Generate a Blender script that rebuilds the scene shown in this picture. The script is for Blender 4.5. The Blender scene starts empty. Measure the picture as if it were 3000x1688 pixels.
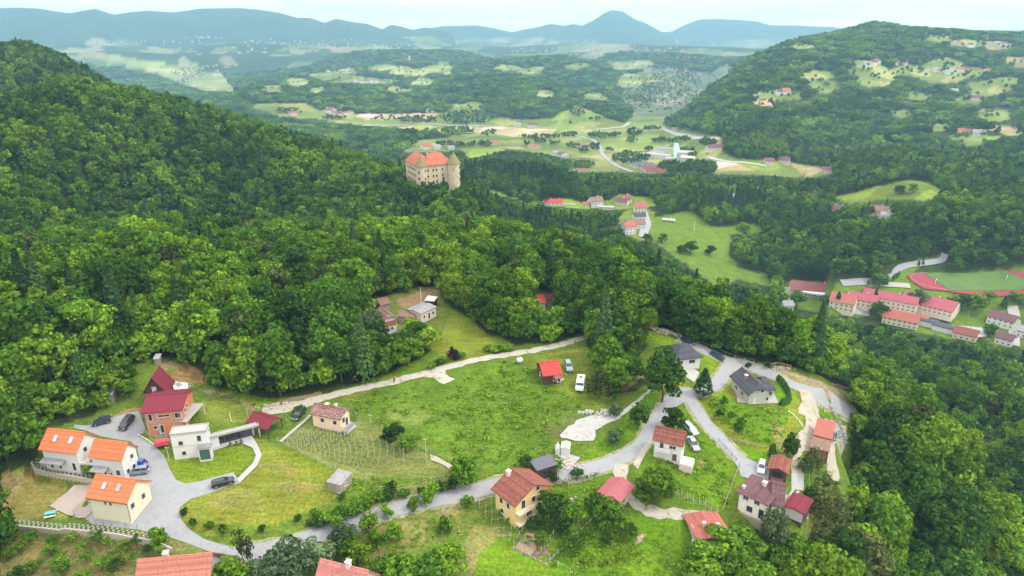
import bpy, math, random
import numpy as np
from mathutils import Vector, Matrix
from mathutils.geometry import delaunay_2d_cdt
random.seed(7)
RNG = np.random.RandomState(11)
SC = bpy.context.scene
COL = SC.collection
# ---------------------------------------------------------------- camera, sky, sun, exposure
PITCH = math.radians(20.4)
FPX = 2000.0
cam_data = bpy.data.cameras.new('camera')
cam_data.sensor_width = 36.0
cam_data.lens = 36.0 * FPX / 3000.0
cam_data.clip_start = 1.0
cam_data.clip_end = 80000.0
cam = bpy.data.objects.new('camera', cam_data)
COL.objects.link(cam)
cam.location = (0, 0, 0)
cam.rotation_euler = (math.pi / 2 - PITCH, 0, 0)
SC.camera = cam

SUN_EL, SUN_AZ = math.radians(52), math.radians(95)     # azimuth measured from +Y towards +X
world = bpy.data.worlds.new('World')
SC.world = world
world.use_nodes = True
wn, wl = world.node_tree.nodes, world.node_tree.links
wn.clear()
w_out = wn.new('ShaderNodeOutputWorld')
w_bg = wn.new('ShaderNodeBackground')
w_bg.inputs['Strength'].default_value = 0.12
sky = wn.new('ShaderNodeTexSky')
sky.sky_type = 'NISHITA'
sky.sun_disc = False
sky.sun_elevation = SUN_EL
sky.sun_rotation = SUN_AZ
sky.altitude = 300
tc = wn.new('ShaderNodeTexCoord')
mp = wn.new('ShaderNodeMapping')
mp.inputs['Scale'].default_value = (1.0, 1.0, 5.0)
wn_noise = wn.new('ShaderNodeTexNoise')
wn_noise.inputs['Scale'].default_value = 2.3
wn_noise.inputs['Detail'].default_value = 5
wn_noise.inputs['Distortion'].default_value = 0.6
ramp = wn.new('ShaderNodeValToRGB')
ramp.color_ramp.elements[0].position = 0.36
ramp.color_ramp.elements[0].color = (0.74, 0.74, 0.74, 1)
ramp.color_ramp.elements[1].position = 0.52
ramp.color_ramp.elements[1].color = (1, 1, 1, 1)
mixw = wn.new('ShaderNodeMixRGB')
mixw.inputs['Color2'].default_value = (12.0, 12.1, 12.0, 1)   # bright even cloud deck
# overcast deck: brighter overhead than at the horizon, broken by soft cloud texture
sepz = wn.new('ShaderNodeSeparateXYZ'); wl.new(tc.outputs['Generated'], sepz.inputs[0])
mz = wn.new('ShaderNodeMapRange'); mz.inputs[1].default_value = 0.0; mz.inputs[2].default_value = 1.0; mz.inputs[3].default_value = 8.0; mz.inputs[4].default_value = 16.0
wl.new(sepz.outputs['Z'], mz.inputs[0])
cn = wn.new('ShaderNodeTexNoise'); cn.inputs['Scale'].default_value = 4.0; cn.inputs['Detail'].default_value = 7; cn.inputs['Distortion'].default_value = .4
mp2 = wn.new('ShaderNodeMapping'); mp2.inputs['Scale'].default_value = (1, 1, 7); mp2.inputs['Location'].default_value = (3, 1, 2)
wl.new(tc.outputs['Generated'], mp2.inputs['Vector']); wl.new(mp2.outputs['Vector'], cn.inputs['Vector'])
mc = wn.new('ShaderNodeMapRange'); mc.inputs[1].default_value = 0.35; mc.inputs[2].default_value = 0.65; mc.inputs[3].default_value = 0.78; mc.inputs[4].default_value = 1.12
wl.new(cn.outputs['Fac'], mc.inputs[0])
mq = wn.new('ShaderNodeMath'); mq.operation = 'MULTIPLY'; wl.new(mz.outputs[0], mq.inputs[0]); wl.new(mc.outputs[0], mq.inputs[1])
vq = wn.new('ShaderNodeVectorMath'); vq.operation = 'SCALE'; vq.inputs[0].default_value = (1.0, 1.0, .99); wl.new(mq.outputs[0], vq.inputs['Scale'])
wl.new(vq.outputs[0], mixw.inputs['Color2'])
wl.new(tc.outputs['Generated'], mp.inputs['Vector'])
wl.new(mp.outputs['Vector'], wn_noise.inputs['Vector'])
wl.new(wn_noise.outputs['Fac'], ramp.inputs['Fac'])
wl.new(ramp.outputs['Color'], mixw.inputs['Fac'])
wl.new(sky.outputs['Color'], mixw.inputs['Color1'])
wl.new(mixw.outputs['Color'], w_bg.inputs['Color'])
wl.new(w_bg.outputs['Background'], w_out.inputs['Surface'])

sd = bpy.data.lights.new('sun', 'SUN')
sd.energy = 1.5
sd.angle = math.radians(12)
sd.color = (1.0, 0.95, 0.86)
sun = bpy.data.objects.new('sun', sd)
COL.objects.link(sun)
sdir = Vector((math.sin(SUN_AZ) * math.cos(SUN_EL), math.cos(SUN_AZ) * math.cos(SUN_EL), math.sin(SUN_EL)))
sun.rotation_euler = sdir.to_track_quat('Z', 'Y').to_euler()
sun.location = sdir * 200

SC.view_settings.view_transform = 'Standard'
SC.view_settings.look = 'None'
SC.view_settings.exposure = 0.72
SC.view_settings.gamma = 1.0
SC.render.engine = 'CYCLES'
SC.cycles.max_bounces = 6
SC.cycles.volume_bounces = 1
SC.cycles.transparent_max_bounces = 6

# ---------------------------------------------------------------- pixels of the photograph (3000 x 1688) to rays
CP, SP = math.cos(PITCH), math.sin(PITCH)
def ray(px, py):
    x = (px - 1500.0) / FPX
    v = (844.0 - py) / FPX
    return x, CP + v * SP, -SP + v * CP
def az_el(px, py):
    x, y, z = ray(px, py)
    return math.atan2(x, y), z / math.hypot(x, y)       # azimuth, tan(elevation)
def project(x, y, z):
    u = y * CP - z * SP
    v = y * SP + z * CP
    u = np.maximum(u, 1e-3)
    return 1500 + FPX * x / u, 844 - FPX * v / u

def vnoise(x, y, seed=0):
    xi = np.floor(x).astype(np.int64); yi = np.floor(y).astype(np.int64)
    xf = x - xi; yf = y - yi
    xf = xf * xf * (3 - 2 * xf); yf = yf * yf * (3 - 2 * yf)
    def h(a, b):
        n = (a * 374761393 + b * 668265263 + seed * 1442695041) & 0x7fffffff
        n = ((n ^ (n >> 13)) * 1274126177) & 0x7fffffff
        return ((n ^ (n >> 16)) & 0xffff) / 65535.0
    return (h(xi, yi) * (1 - xf) + h(xi + 1, yi) * xf) * (1 - yf) + (h(xi, yi + 1) * (1 - xf) + h(xi + 1, yi + 1) * xf) * yf
def fbm(x, y, sc, oct=4, seed=0):
    s = 0; a = 1; t = 0
    for o in range(oct):
        s = s + a * (vnoise(x / sc + 31.7 * o, y / sc - 17.3 * o, seed + o) * 2 - 1); t += a
        a *= 0.5; sc *= 0.5
    return s / t

# ---------------------------------------------------------------- terrain: control points, then hills
CTRL = []
def C(px, py, z):
    a, t = az_el(px, py)
    CTRL.append((a, math.log(z / t), z))
def D(px, d, z, row=844):
    a, t = az_el(px, row)
    CTRL.append((a, math.log(d), z))
for p in [(-500,1688,-96),(0,1688,-95),(350,1688,-95),(700,1688,-94),(1050,1688,-95.5),(1400,1688,-97),(1800,1688,-99),(2200,1688,-105),(2500,1688,-119),(3000,1688,-146),
          (0,1535,-91.6),(350,1520,-90.5),(650,1470,-90),(1000,1450,-90.5),(1400,1480,-94),(1750,1500,-96),(2150,1510,-97),(2350,1540,-98.5),(2520,1500,-110),(2800,1400,-137),(3100,1300,-158),
          (0,1400,-89.5),(200,1395,-88.6),(420,1370,-88.4),(700,1300,-88),(1000,1280,-88),(1400,1350,-91),(1700,1350,-92),(1950,1350,-92),(2200,1370,-95),(2420,1400,-97.5),
          (0,1200,-80),(250,1220,-86),(420,1240,-86.5),(450,1150,-83),(700,1200,-86.5),(1000,1150,-86),(1300,1150,-86.5),(1700,1180,-89),(2000,1180,-90),(2200,1180,-91),(2450,1250,-95.5),(2620,1200,-114),(2900,1150,-157),
          (0,1050,-74),(400,1050,-79),(700,1050,-84),(1000,1050,-86),(1300,1000,-85),(1600,1050,-86),(1800,1000,-87),(2000,1050,-89),(2150,1000,-90),(2420,1120,-95),(2300,1020,-96)]:
    C(*p)
for p in [(0,200,-72),(0,260,-76),(0,320,-90),(500,230,-81),(500,285,-83),(500,335,-95),(1150,211,-86),(1100,270,-88),(1100,320,-98),(1500,250,-88),(1500,320,-101),
          (1900,225,-90),(1900,285,-107),(1900,340,-130),(2250,195,-97),(2250,250,-126),(2200,340,-155),(2200,450,-185),(2600,185,-128),(2600,250,-155),(2600,330,-175),(2600,430,-195),
          (3000,150,-150),(3000,250,-178),(3000,350,-192),(3000,450,-200),(3400,200,-165),(3400,400,-200),
          (-300,400,-112),(0,400,-112),(500,400,-122),(1000,400,-132),(1300,400,-135),(1600,420,-150),(2000,520,-186),(2000,640,-174),(1800,600,-168),(1850,480,-168),
          (2300,500,-199),(2600,500,-200),(2900,500,-200),(3300,560,-202),(2300,580,-200),(2600,600,-200),(2900,620,-201),(2300,640,-196),(2500,690,-188),(2900,740,-180),
          (-400,900,-200),(200,900,-205),(800,900,-205),(1300,700,-185),(1600,760,-185),(1600,950,-210),(2100,850,-200),(2600,900,-192),(3100,950,-185),
          (-400,1400,-220),(500,1400,-222),(1000,1400,-222),(1500,1300,-222),(2000,1300,-222),(2500,1300,-210),(3100,1300,-205),
          (-400,2200,-226),(700,2200,-226),(1500,2200,-226),(2300,2200,-226),(3100,2200,-226),
          (-400,5000,-235),(700,5000,-235),(1500,5000,-235),(2300,5000,-235),(3100,5000,-235),
          (-400,12000,-240),(1500,12000,-240),(3100,12000,-240),(-400,40000,-240),(1500,40000,-240),(3100,40000,-240)]:
    D(*p)
CT = np.array(CTRL)
def tps_fit(P, z):
    d = np.hypot(P[:, None, 0] - P[None, :, 0], P[:, None, 1] - P[None, :, 1])
    K = d ** 2 * np.log(d + 1e-9) * 0 + d ** 1.5
    n = len(P)
    A = np.zeros((n + 3, n + 3))
    A[:n, :n] = K - np.eye(n) * 0.004
    A[:n, n] = 1; A[:n, n + 1:] = P; A[n, :n] = 1; A[n + 1:, :n] = P.T
    return np.linalg.solve(A, np.concatenate([z, np.zeros(3)]))
TP = CT[:, :2].copy(); TP[:, 0] *= 1.3
TW = tps_fit(TP, CT[:, 2])
def base_z(a, L):
    a = a * 1.3
    out = TW[-3] + TW[-2] * a + TW[-1] * L
    for (pa, pl), w in zip(TP, TW):
        out += w * ((a - pa) ** 2 + (L - pl) ** 2) ** 0.75
    return out
# hills: skyline pixels with the distance of the crest; tree = height of the wood on the crest
HILLS = [
 dict(tree=15, wf=240, wb=330, n=.07, pts=[(-700,300,500),(0,268,560),(200,212,620),(350,232,640),(580,292,640),(815,372,610),(1010,440,570),(1110,480,540),(1180,504,528),(1240,500,522),(1330,512,516),(1400,590,500),(1500,690,490)]),
 dict(tree=15, wf=330, wb=500, n=.07, pts=[(-900,60,1000),(0,110,1000),(80,112,1000),(180,150,1000),(260,195,1000),(330,240,1000),(420,310,1000),(480,380,1000)]),
 dict(tree=11, wf=700, wb=700, n=.22, pts=[(540,322,2300),(620,292,2350),(700,264,2400),(850,240,2500),(1000,246,2500),(1200,252,2550),(1350,222,2500),(1480,217,2500),(1600,240,2450),(1700,272,2400),(1780,302,2350),(1840,345,2300)]),
 dict(tree=11, wf=800, wb=900, n=.18, pts=[(540,292,3300),(700,242,3300),(850,214,3400),(1000,197,3400),(1190,180,3400),(1300,187,3400),(1450,174,3400),(1560,167,3400),(1640,164,3400),(1750,184,3400),(1870,207,3300),(1960,217,3300),(2020,240,3200),(2060,262,3200)]),
 dict(tree=13, wf=1500, wb=1500, n=.20, pts=[(1930,390,1650),(1985,352,1750),(2040,305,1850),(2100,250,2000),(2200,170,2200),(2330,112,2400),(2450,90,2600),(2560,64,2700),(2650,76,2750),(2800,82,2800),(3000,94,2900),(3800,100,3000)]),
 dict(tree=12, wf=300, wb=350, n=.25, pts=[(2080,430,1300),(2200,392,1400),(2330,372,1450),(2480,378,1450),(2600,360,1500),(2750,345,1500),(2900,362,1450),(3100,375,1400),(3800,380,1400)]),
 dict(tree=12, wf=240, wb=260, n=.2, pts=[(2330,500,900),(2450,462,1000),(2600,438,1050),(2750,450,1050),(2900,470,1000),(3100,480,1000),(3800,500,1000)]),
 dict(tree=0, wf=140, wb=120, n=0, pts=[(2380,590,850),(2440,560,870),(2520,538,880),(2600,530,885),(2690,534,880),(2770,560,870),(2840,600,850)]),
 dict(tree=12, wf=160, wb=260, n=.2, pts=[(2450,640,640),(2600,600,690),(2780,585,720),(3000,590,740),(3800,600,740)]),
 dict(tree=12, wf=180, wb=220, n=.15, pts=[(1340,500,820),(1420,482,850),(1540,480,870),(1640,500,850),(1700,540,800),(1850,560,780),(2000,545,800),(2200,560,800),(2360,580,780)]),
 dict(tree=0, wf=170, wb=200, n=0, pts=[(1540,372,1900),(1600,345,1930),(1650,322,1950),(1690,315,1950),(1740,322,1950),(1790,345,1930),(1840,372,1900)]),
 dict(tree=12, wf=150, wb=200, n=.1, pts=[(1180,388,1500),(1250,342,1900),(1330,318,2000),(1400,335,1950),(1450,360,1900)]),
 dict(tree=0, wf=500, wb=700, n=.15, pts=[(-900,168,4200),(0,168,4200),(300,150,4600),(500,158,4600),(700,150,4700),(900,160,4600),(1100,152,4200),(1300,152,4200),(1500,160,4600),(1700,152,4600),(1900,158,4200),(2100,172,4000),(2300,180,4000)]),
 dict(tree=0, wf=700, wb=1000, n=.15, pts=[(-900,135,5500),(200,132,5500),(500,134,5800),(700,128,5000),(900,134,5000),(1200,132,5500),(1500,138,5500),(1700,124,5500),(1900,132,5000),(2200,142,5000),(3200,150,5000)]),
 dict(tree=0, wf=1900, wb=2300, n=.34, pts=[(-900,10,7500),(-300,25,7500),(0,22,7500),(50,20,7500),(110,24,7500),(170,34,7500),(205,38,7500),(240,30,7500),(280,25,7500),(330,42,7500),(380,36,7500),(430,30,7500),(510,34,7500),(580,24,7500),(650,21,7500),(700,21,7500),(760,26,7500),(820,36,7500),(870,50,7500),(910,52,7500),(950,67,7500),(985,55,7500),(1030,65,7500),(1075,70,7500),(1120,88,7500),(1145,75,7500),(1175,80,7500),(1210,90,7500),(1245,82,7500),(1280,90,7500),(1350,100,7500)]),
 dict(tree=0, wf=2000, wb=2300, n=.26, pts=[(1050,105,9000),(1210,90,9000),(1290,78,9000),(1390,73,9000),(1440,80,9000),(1500,93,9000),(1560,82,9000),(1616,69,9000),(1651,76,9000),(1680,69,9000),(1706,74,9000),(1733,61,9000),(1752,50,9000),(1768,38,9000),(1791,29,9000),(1808,31,9000),(1823,32,9000),(1838,42,9000),(1858,55,9000),(1896,70,9000),(1937,93,9000),(2000,120,9000)]),
 dict(tree=0, wf=2400, wb=1500, n=.26, pts=[(1880,112,10500),(1937,95,10500),(1966,93,10500),(2001,76,10500),(2047,58,10500),(2106,55,10500),(2160,58,10500),(2216,61,10500),(2257,73,10500),(2327,74,10500),(2374,76,10500),(2432,79,10500),(2478,83,10500),(2700,86,10500),(3000,90,10500),(3900,90,10500)]),
]
for h in HILLS:
    A = []; Z = []; DD = []
    for px, py, d in h['pts']:
        a, t = az_el(px, py)
        A.append(a); Z.append(d * t - h['tree']); DD.append(d)
    h['a'], h['z'], h['d'] = np.array(A), np.array(Z), np.array(DD, float)
def smooth_interp(x, xp, fp):
    return np.interp(x, xp, fp)
def terrain_grid(a, L):
    d = np.exp(L)
    z = base_z(a, L)
    X, Y = d * np.sin(a), d * np.cos(a)
    far = np.clip((d - 380) / 300, 0, 1)
    rel = np.zeros_like(z)
    for k, h in enumerate(HILLS):
        dc = smooth_interp(a, h['a'], h['d'])
        zc = smooth_interp(a, h['a'], h['z'])
        inside = np.clip((a - h['a'][0]) / 0.012 , 0, 1) * np.clip((h['a'][-1] - a) / 0.012, 0, 1)
        t = np.where(d < dc, (dc - d) / h['wf'], (d - dc) / h['wb'])
        S = np.where(t < 1, 0.5 + 0.5 * np.cos(np.pi * np.clip(t, 0, 1)), 0)
        S = S ** 0.8
        lift = np.maximum(zc - z, 0) * S * inside
        if h['n']:
            sc = max(60, 0.16 * float(h['d'].mean()))
            nn = fbm(X, Y, sc, 4, 50 + k)
            lift = lift * (1 + h['n'] * 2.2 * nn * (1 - S) * np.sqrt(np.clip(S, 0, 1)) * 2 + h['n'] * .18 * nn * S)
        rel = np.where(lift > rel, lift, rel)
    z = z + rel
    z += far * fbm(X, Y, 160, 4, 3) * np.clip(d / 600, 0, 4) * 1.3 * np.clip(rel / 20, 0.12, 1)
    return apply_steps(X, Y, z)
def plane_pt(px, py, z):
    a, t = az_el(px, py); d = z / t
    return np.array([d * math.sin(a), d * math.cos(a)])
STEPS = [([plane_pt(*p, -91.0) for p in [(-60,1519),(8,1526),(136,1538),(245,1550),(340,1560),(450,1572),(500,1590)]], 2.0, 9),
         ([plane_pt(*p, -89.0) for p in [(96,1372),(105,1385),(180,1397),(272,1409),(300,1414)]], 2.0, 7)]
def apply_steps(X, Y, z):
    for line, hgt, fall in STEPS:
        lo = np.min(line, 0) - 14; hi = np.max(line, 0) + 14
        k = np.nonzero((X > lo[0]) & (X < hi[0]) & (Y > lo[1] - fall * 3) & (Y < hi[1]))
        if len(k[0]) == 0: continue
        x, y = X[k], Y[k]; best = np.full(len(x), 1e9); side = np.zeros(len(x)); inn = np.zeros(len(x))
        for p, q in zip(line[:-1], line[1:]):
            dx, dy = q - p; L2 = dx*dx + dy*dy
            t = ((x - p[0]) * dx + (y - p[1]) * dy) / L2; tc_ = np.clip(t, 0, 1)
            dist = np.hypot(x - p[0] - dx * tc_, y - p[1] - dy * tc_)
            s_ = (dx * (y - p[1]) - dy * (x - p[0])) / math.sqrt(L2)
            m_ = dist < best; best[m_] = dist[m_]; side[m_] = s_[m_]; inn[m_] = ((t > -.02) & (t < 1.02))[m_]
        w = np.where((side < 0) & (inn > 0), np.clip(best / .5, 0, 1) * np.exp(-np.maximum(best - 1, 0) / fall), 0)
        z[k] -= hgt * w
    return z
A0, A1 = math.radians(-54), math.radians(54)
NA = 600
r1 = np.exp(np.arange(math.log(60), math.log(340), 0.0046))
r2 = np.exp(np.arange(math.log(r1[-1]) + 0.006, math.log(1500), 0.0075))
r3 = np.exp(np.arange(math.log(r2[-1]) + 0.009, math.log(12200), 0.0105))
RADII = np.concatenate([r1, r2, r3])
LR = np.log(RADII)
NR = len(RADII)
AZ = np.linspace(A0, A1, NA)
ZG = terrain_grid(np.repeat(AZ[None, :], NR, 0), np.repeat(LR[:, None], NA, 1))
# building plot of the yellow house: a levelled terrace is part of the control points above
def zat(x, y):
    x = np.asarray(x, float); y = np.asarray(y, float)
    a = np.arctan2(x, y); L = np.log(np.hypot(x, y) + 1e-6)
    fa = np.clip((a - A0) / (A1 - A0) * (NA - 1), 0, NA - 1.001)
    ia = fa.astype(int); fa = fa - ia
    ir = np.clip(np.searchsorted(LR, L) - 1, 0, NR - 2)
    fr = np.clip((L - LR[ir]) / (LR[ir + 1] - LR[ir]), 0, 1)
    return (ZG[ir, ia] * (1 - fa) + ZG[ir, ia + 1] * fa) * (1 - fr) + (ZG[ir + 1, ia] * (1 - fa) + ZG[ir + 1, ia + 1] * fa) * fr
def zf(x, y):
    return float(zat(x, y))
def G(px, py, zplane=None):
    """point of the ground seen at a pixel of the photograph (or of a level plane)"""
    a, t = az_el(px, py)
    if zplane is not None:
        d = zplane / t
        return Vector((d * math.sin(a), d * math.cos(a), zplane))
    fa = min(max((a - A0) / (A1 - A0) * (NA - 1), 0), NA - 1.001)
    ia = int(fa); fa -= ia
    prof = ZG[:, ia] * (1 - fa) + ZG[:, ia + 1] * fa
    below = prof >= RADII * t
    k = int(np.argmax(below)) if below.any() else NR - 1
    if k == 0: k = 1
    g0 = prof[k - 1] - RADII[k - 1] * t; g1 = prof[k] - RADII[k] * t
    f = min(max(-g0 / (g1 - g0 + 1e-9), 0), 1)
    d = RADII[k - 1] * (1 - f) + RADII[k] * f
    x, y = d * math.sin(a), d * math.cos(a)
    return Vector((x, y, zf(x, y)))
# horizon mask for hiding what cannot be seen
TANG = ZG / RADII[:, None]
VIS = np.maximum.accumulate(TANG, 0)
def visible(x, y, h):
    a = np.arctan2(x, y); d = np.hypot(x, y)
    ia = np.clip(((a - A0) / (A1 - A0) * (NA - 1)).round().astype(int), 0, NA - 1)
    ir = np.clip(np.searchsorted(RADII, d) - 2, 0, NR - 1)
    return (zat(x, y) + h) / d > VIS[ir, ia] - 0.0003

def inpoly(px, py, poly):
    poly = np.asarray(poly, float)
    c = np.zeros(px.shape, bool)
    j = len(poly) - 1
    for i in range(len(poly)):
        xi, yi = poly[i]; xj, yj = poly[j]
        if yi != yj:
            c ^= ((yi > py) != (yj > py)) & (px < (xj - xi) * (py - yi) / (yj - yi) + xi)
        j = i
    return c
K = 3000 / 2576.0
def S(*pts):
    return [(x * K, y * K) for x, y in pts]
# ---------------------------------------------------------------- materials
MATS = {}
def principled(name):
    m = bpy.data.materials.new(name); m.use_nodes = True
    n, l = m.node_tree.nodes, m.node_tree.links
    return m, n, l, n['Principled BSDF']
def mat(name, col, rough=0.8, amp=0.12, sc=1.5, spots=None, bump=0.0, bsc=6.0, metal=0.0, wave=None, spec=None):
    """plain procedural material: base colour broken by two noises, optional spots (colour, threshold) and a bump"""
    if name in MATS: return MATS[name]
    m, n, l, b = principled(name)
    tcn = n.new('ShaderNodeTexCoord')
    nz = n.new('ShaderNodeTexNoise'); nz.inputs['Scale'].default_value = sc; nz.inputs['Detail'].default_value = 6; nz.inputs['Roughness'].default_value = .65
    l.new(tcn.outputs['Object'], nz.inputs['Vector'])
    mr = n.new('ShaderNodeMapRange'); mr.inputs[1].default_value = 0.3; mr.inputs[2].default_value = 0.7
    mr.inputs[3].default_value = 1 - amp; mr.inputs[4].default_value = 1 + amp
    l.new(nz.outputs['Fac'], mr.inputs[0])
    mx = n.new('ShaderNodeVectorMath'); mx.operation = 'SCALE'
    mx.inputs[0].default_value = col[:3]
    l.new(mr.outputs[0], mx.inputs['Scale'])
    cur = mx.outputs[0]
    if spots:
        n2 = n.new('ShaderNodeTexNoise'); n2.inputs['Scale'].default_value = spots[2]; n2.inputs['Detail'].default_value = 4
        l.new(tcn.outputs['Object'], n2.inputs['Vector'])
        r2_ = n.new('ShaderNodeMapRange'); r2_.inputs[1].default_value = spots[1]; r2_.inputs[2].default_value = spots[1] + .12
        l.new(n2.outputs['Fac'], r2_.inputs[0])
        m2 = n.new('ShaderNodeMixRGB'); m2.inputs['Color2'].default_value = (*spots[0], 1)
        l.new(r2_.outputs[0], m2.inputs['Fac']); l.new(cur, m2.inputs['Color1']); cur = m2.outputs[0]
    l.new(cur, b.inputs['Base Color'])
    b.inputs['Roughness'].default_value = rough
    b.inputs['Metallic'].default_value = metal
    if spec is not None: b.inputs['Specular IOR Level'].default_value = spec
    if bump:
        n3 = n.new('ShaderNodeTexNoise'); n3.inputs['Scale'].default_value = bsc; n3.inputs['Detail'].default_value = 5
        l.new(tcn.outputs['Object'], n3.inputs['Vector'])
        bp = n.new('ShaderNodeBump'); bp.inputs['Strength'].default_value = bump; bp.inputs['Distance'].default_value = .1
        l.new(n3.outputs['Fac'], bp.inputs['Height']); l.new(bp.outputs[0], b.inputs['Normal'])
    MATS[name] = m
    return m
def leaf_mat(name, cols, yellow=0.0, transl=0.30, stand=0.012, spread=.85):
    m = bpy.data.materials.new(name); m.use_nodes = True
    n, l = m.node_tree.nodes, m.node_tree.links
    n.clear()
    out = n.new('ShaderNodeOutputMaterial')
    oi = n.new('ShaderNodeObjectInfo'); ge = n.new('ShaderNodeNewGeometry')
    nz = n.new('ShaderNodeTexNoise'); nz.inputs['Scale'].default_value = stand; nz.inputs['Detail'].default_value = 2
    l.new(ge.outputs['Position'], nz.inputs['Vector'])
    a1 = n.new('ShaderNodeMath'); a1.operation = 'MULTIPLY_ADD'; a1.inputs[1].default_value = spread
    l.new(oi.outputs['Random'], a1.inputs[0])
    a2 = n.new('ShaderNodeMath'); a2.operation = 'MULTIPLY_ADD'; a2.inputs[1].default_value = 1.9; a2.inputs[2].default_value = -0.88
    l.new(nz.outputs['Fac'], a2.inputs[0]); l.new(a2.outputs[0], a1.inputs[2])
    rp = n.new('ShaderNodeValToRGB')
    rp.color_ramp.elements[0].color = (*cols[0], 1); rp.color_ramp.elements[0].position = 0.05
    rp.color_ramp.elements[1].color = (*cols[-1], 1); rp.color_ramp.elements[1].position = 0.95
    for i, c in enumerate(cols[1:-1]):
        e = rp.color_ramp.elements.new(0.05 + 0.9 * (i + 1) / (len(cols) - 1)); e.color = (*c, 1)
    l.new(a1.outputs[0], rp.inputs['Fac'])
    mr = n.new('ShaderNodeMapRange'); mr.inputs[3].default_value = 0.55; mr.inputs[4].default_value = 1.5
    l.new(ge.outputs['Random Per Island'], mr.inputs[0])
    pr = n.new('ShaderNodeMath'); pr.operation = 'MULTIPLY'; pr.inputs[1].default_value = 7.31; l.new(oi.outputs['Random'], pr.inputs[0])
    fr = n.new('ShaderNodeMath'); fr.operation = 'FRACT'; l.new(pr.outputs[0], fr.inputs[0])
    mr2 = n.new('ShaderNodeMapRange'); mr2.inputs[3].default_value = 0.70; mr2.inputs[4].default_value = 1.30; l.new(fr.outputs[0], mr2.inputs[0])
    mm = n.new('ShaderNodeMath'); mm.operation = 'MULTIPLY'; l.new(mr.outputs[0], mm.inputs[0]); l.new(mr2.outputs[0], mm.inputs[1])
    vm = n.new('ShaderNodeVectorMath'); vm.operation = 'SCALE'
    l.new(rp.outputs['Color'], vm.inputs[0]); l.new(mm.outputs[0], vm.inputs['Scale'])
    df = n.new('ShaderNodeBsdfDiffuse'); tr = n.new('ShaderNodeBsdfTranslucent'); mx = n.new('ShaderNodeMixShader')
    mx.inputs[0].default_value = transl
    l.new(vm.outputs[0], df.inputs['Color'])
    vt = n.new('ShaderNodeVectorMath'); vt.operation = 'MULTIPLY'; vt.inputs[1].default_value = (1.25, 1.2, .6)
    l.new(vm.outputs[0], vt.inputs[0]); l.new(vt.outputs[0], tr.inputs['Color'])
    l.new(df.outputs[0], mx.inputs[1]); l.new(tr.outputs[0], mx.inputs[2]); l.new(mx.outputs[0], out.inputs['Surface'])
    MATS[name] = m
    return m
M_BROAD = leaf_mat('broad_leaves', [(.040,.090,.016),(.065,.145,.015),(.105,.205,.015),(.175,.285,.020)])
M_HILL = leaf_mat('hill_leaves', [(.036,.085,.017),(.058,.132,.016),(.092,.185,.017),(.155,.26,.020)])
M_CONIF = leaf_mat('needles', [(.030,.065,.022),(.040,.085,.025),(.055,.105,.028)], transl=.1)
M_OLIVE = leaf_mat('dull_leaves', [(.055,.085,.025),(.085,.115,.03),(.12,.14,.045)])
M_SILVER = leaf_mat('grey_leaves', [(.08,.13,.06),(.11,.17,.08),(.15,.21,.09)])
M_LIME = leaf_mat('bright_leaves', [(.09,.19,.012),(.14,.26,.014),(.20,.31,.02)])
M_TUFT = leaf_mat('grass_blades', [(.11,.20,.014),(.13,.23,.016),(.16,.25,.025),(.20,.26,.05)], stand=.06)
M_PURPLE = leaf_mat('purple_leaves', [(.022,.012,.018),(.035,.018,.025)])
M_DARK = leaf_mat('hedge_leaves', [(.05,.14,.03),(.08,.19,.035)])
M_BARK = mat('bark', (.09,.07,.055), .95, .3, 3)
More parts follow.
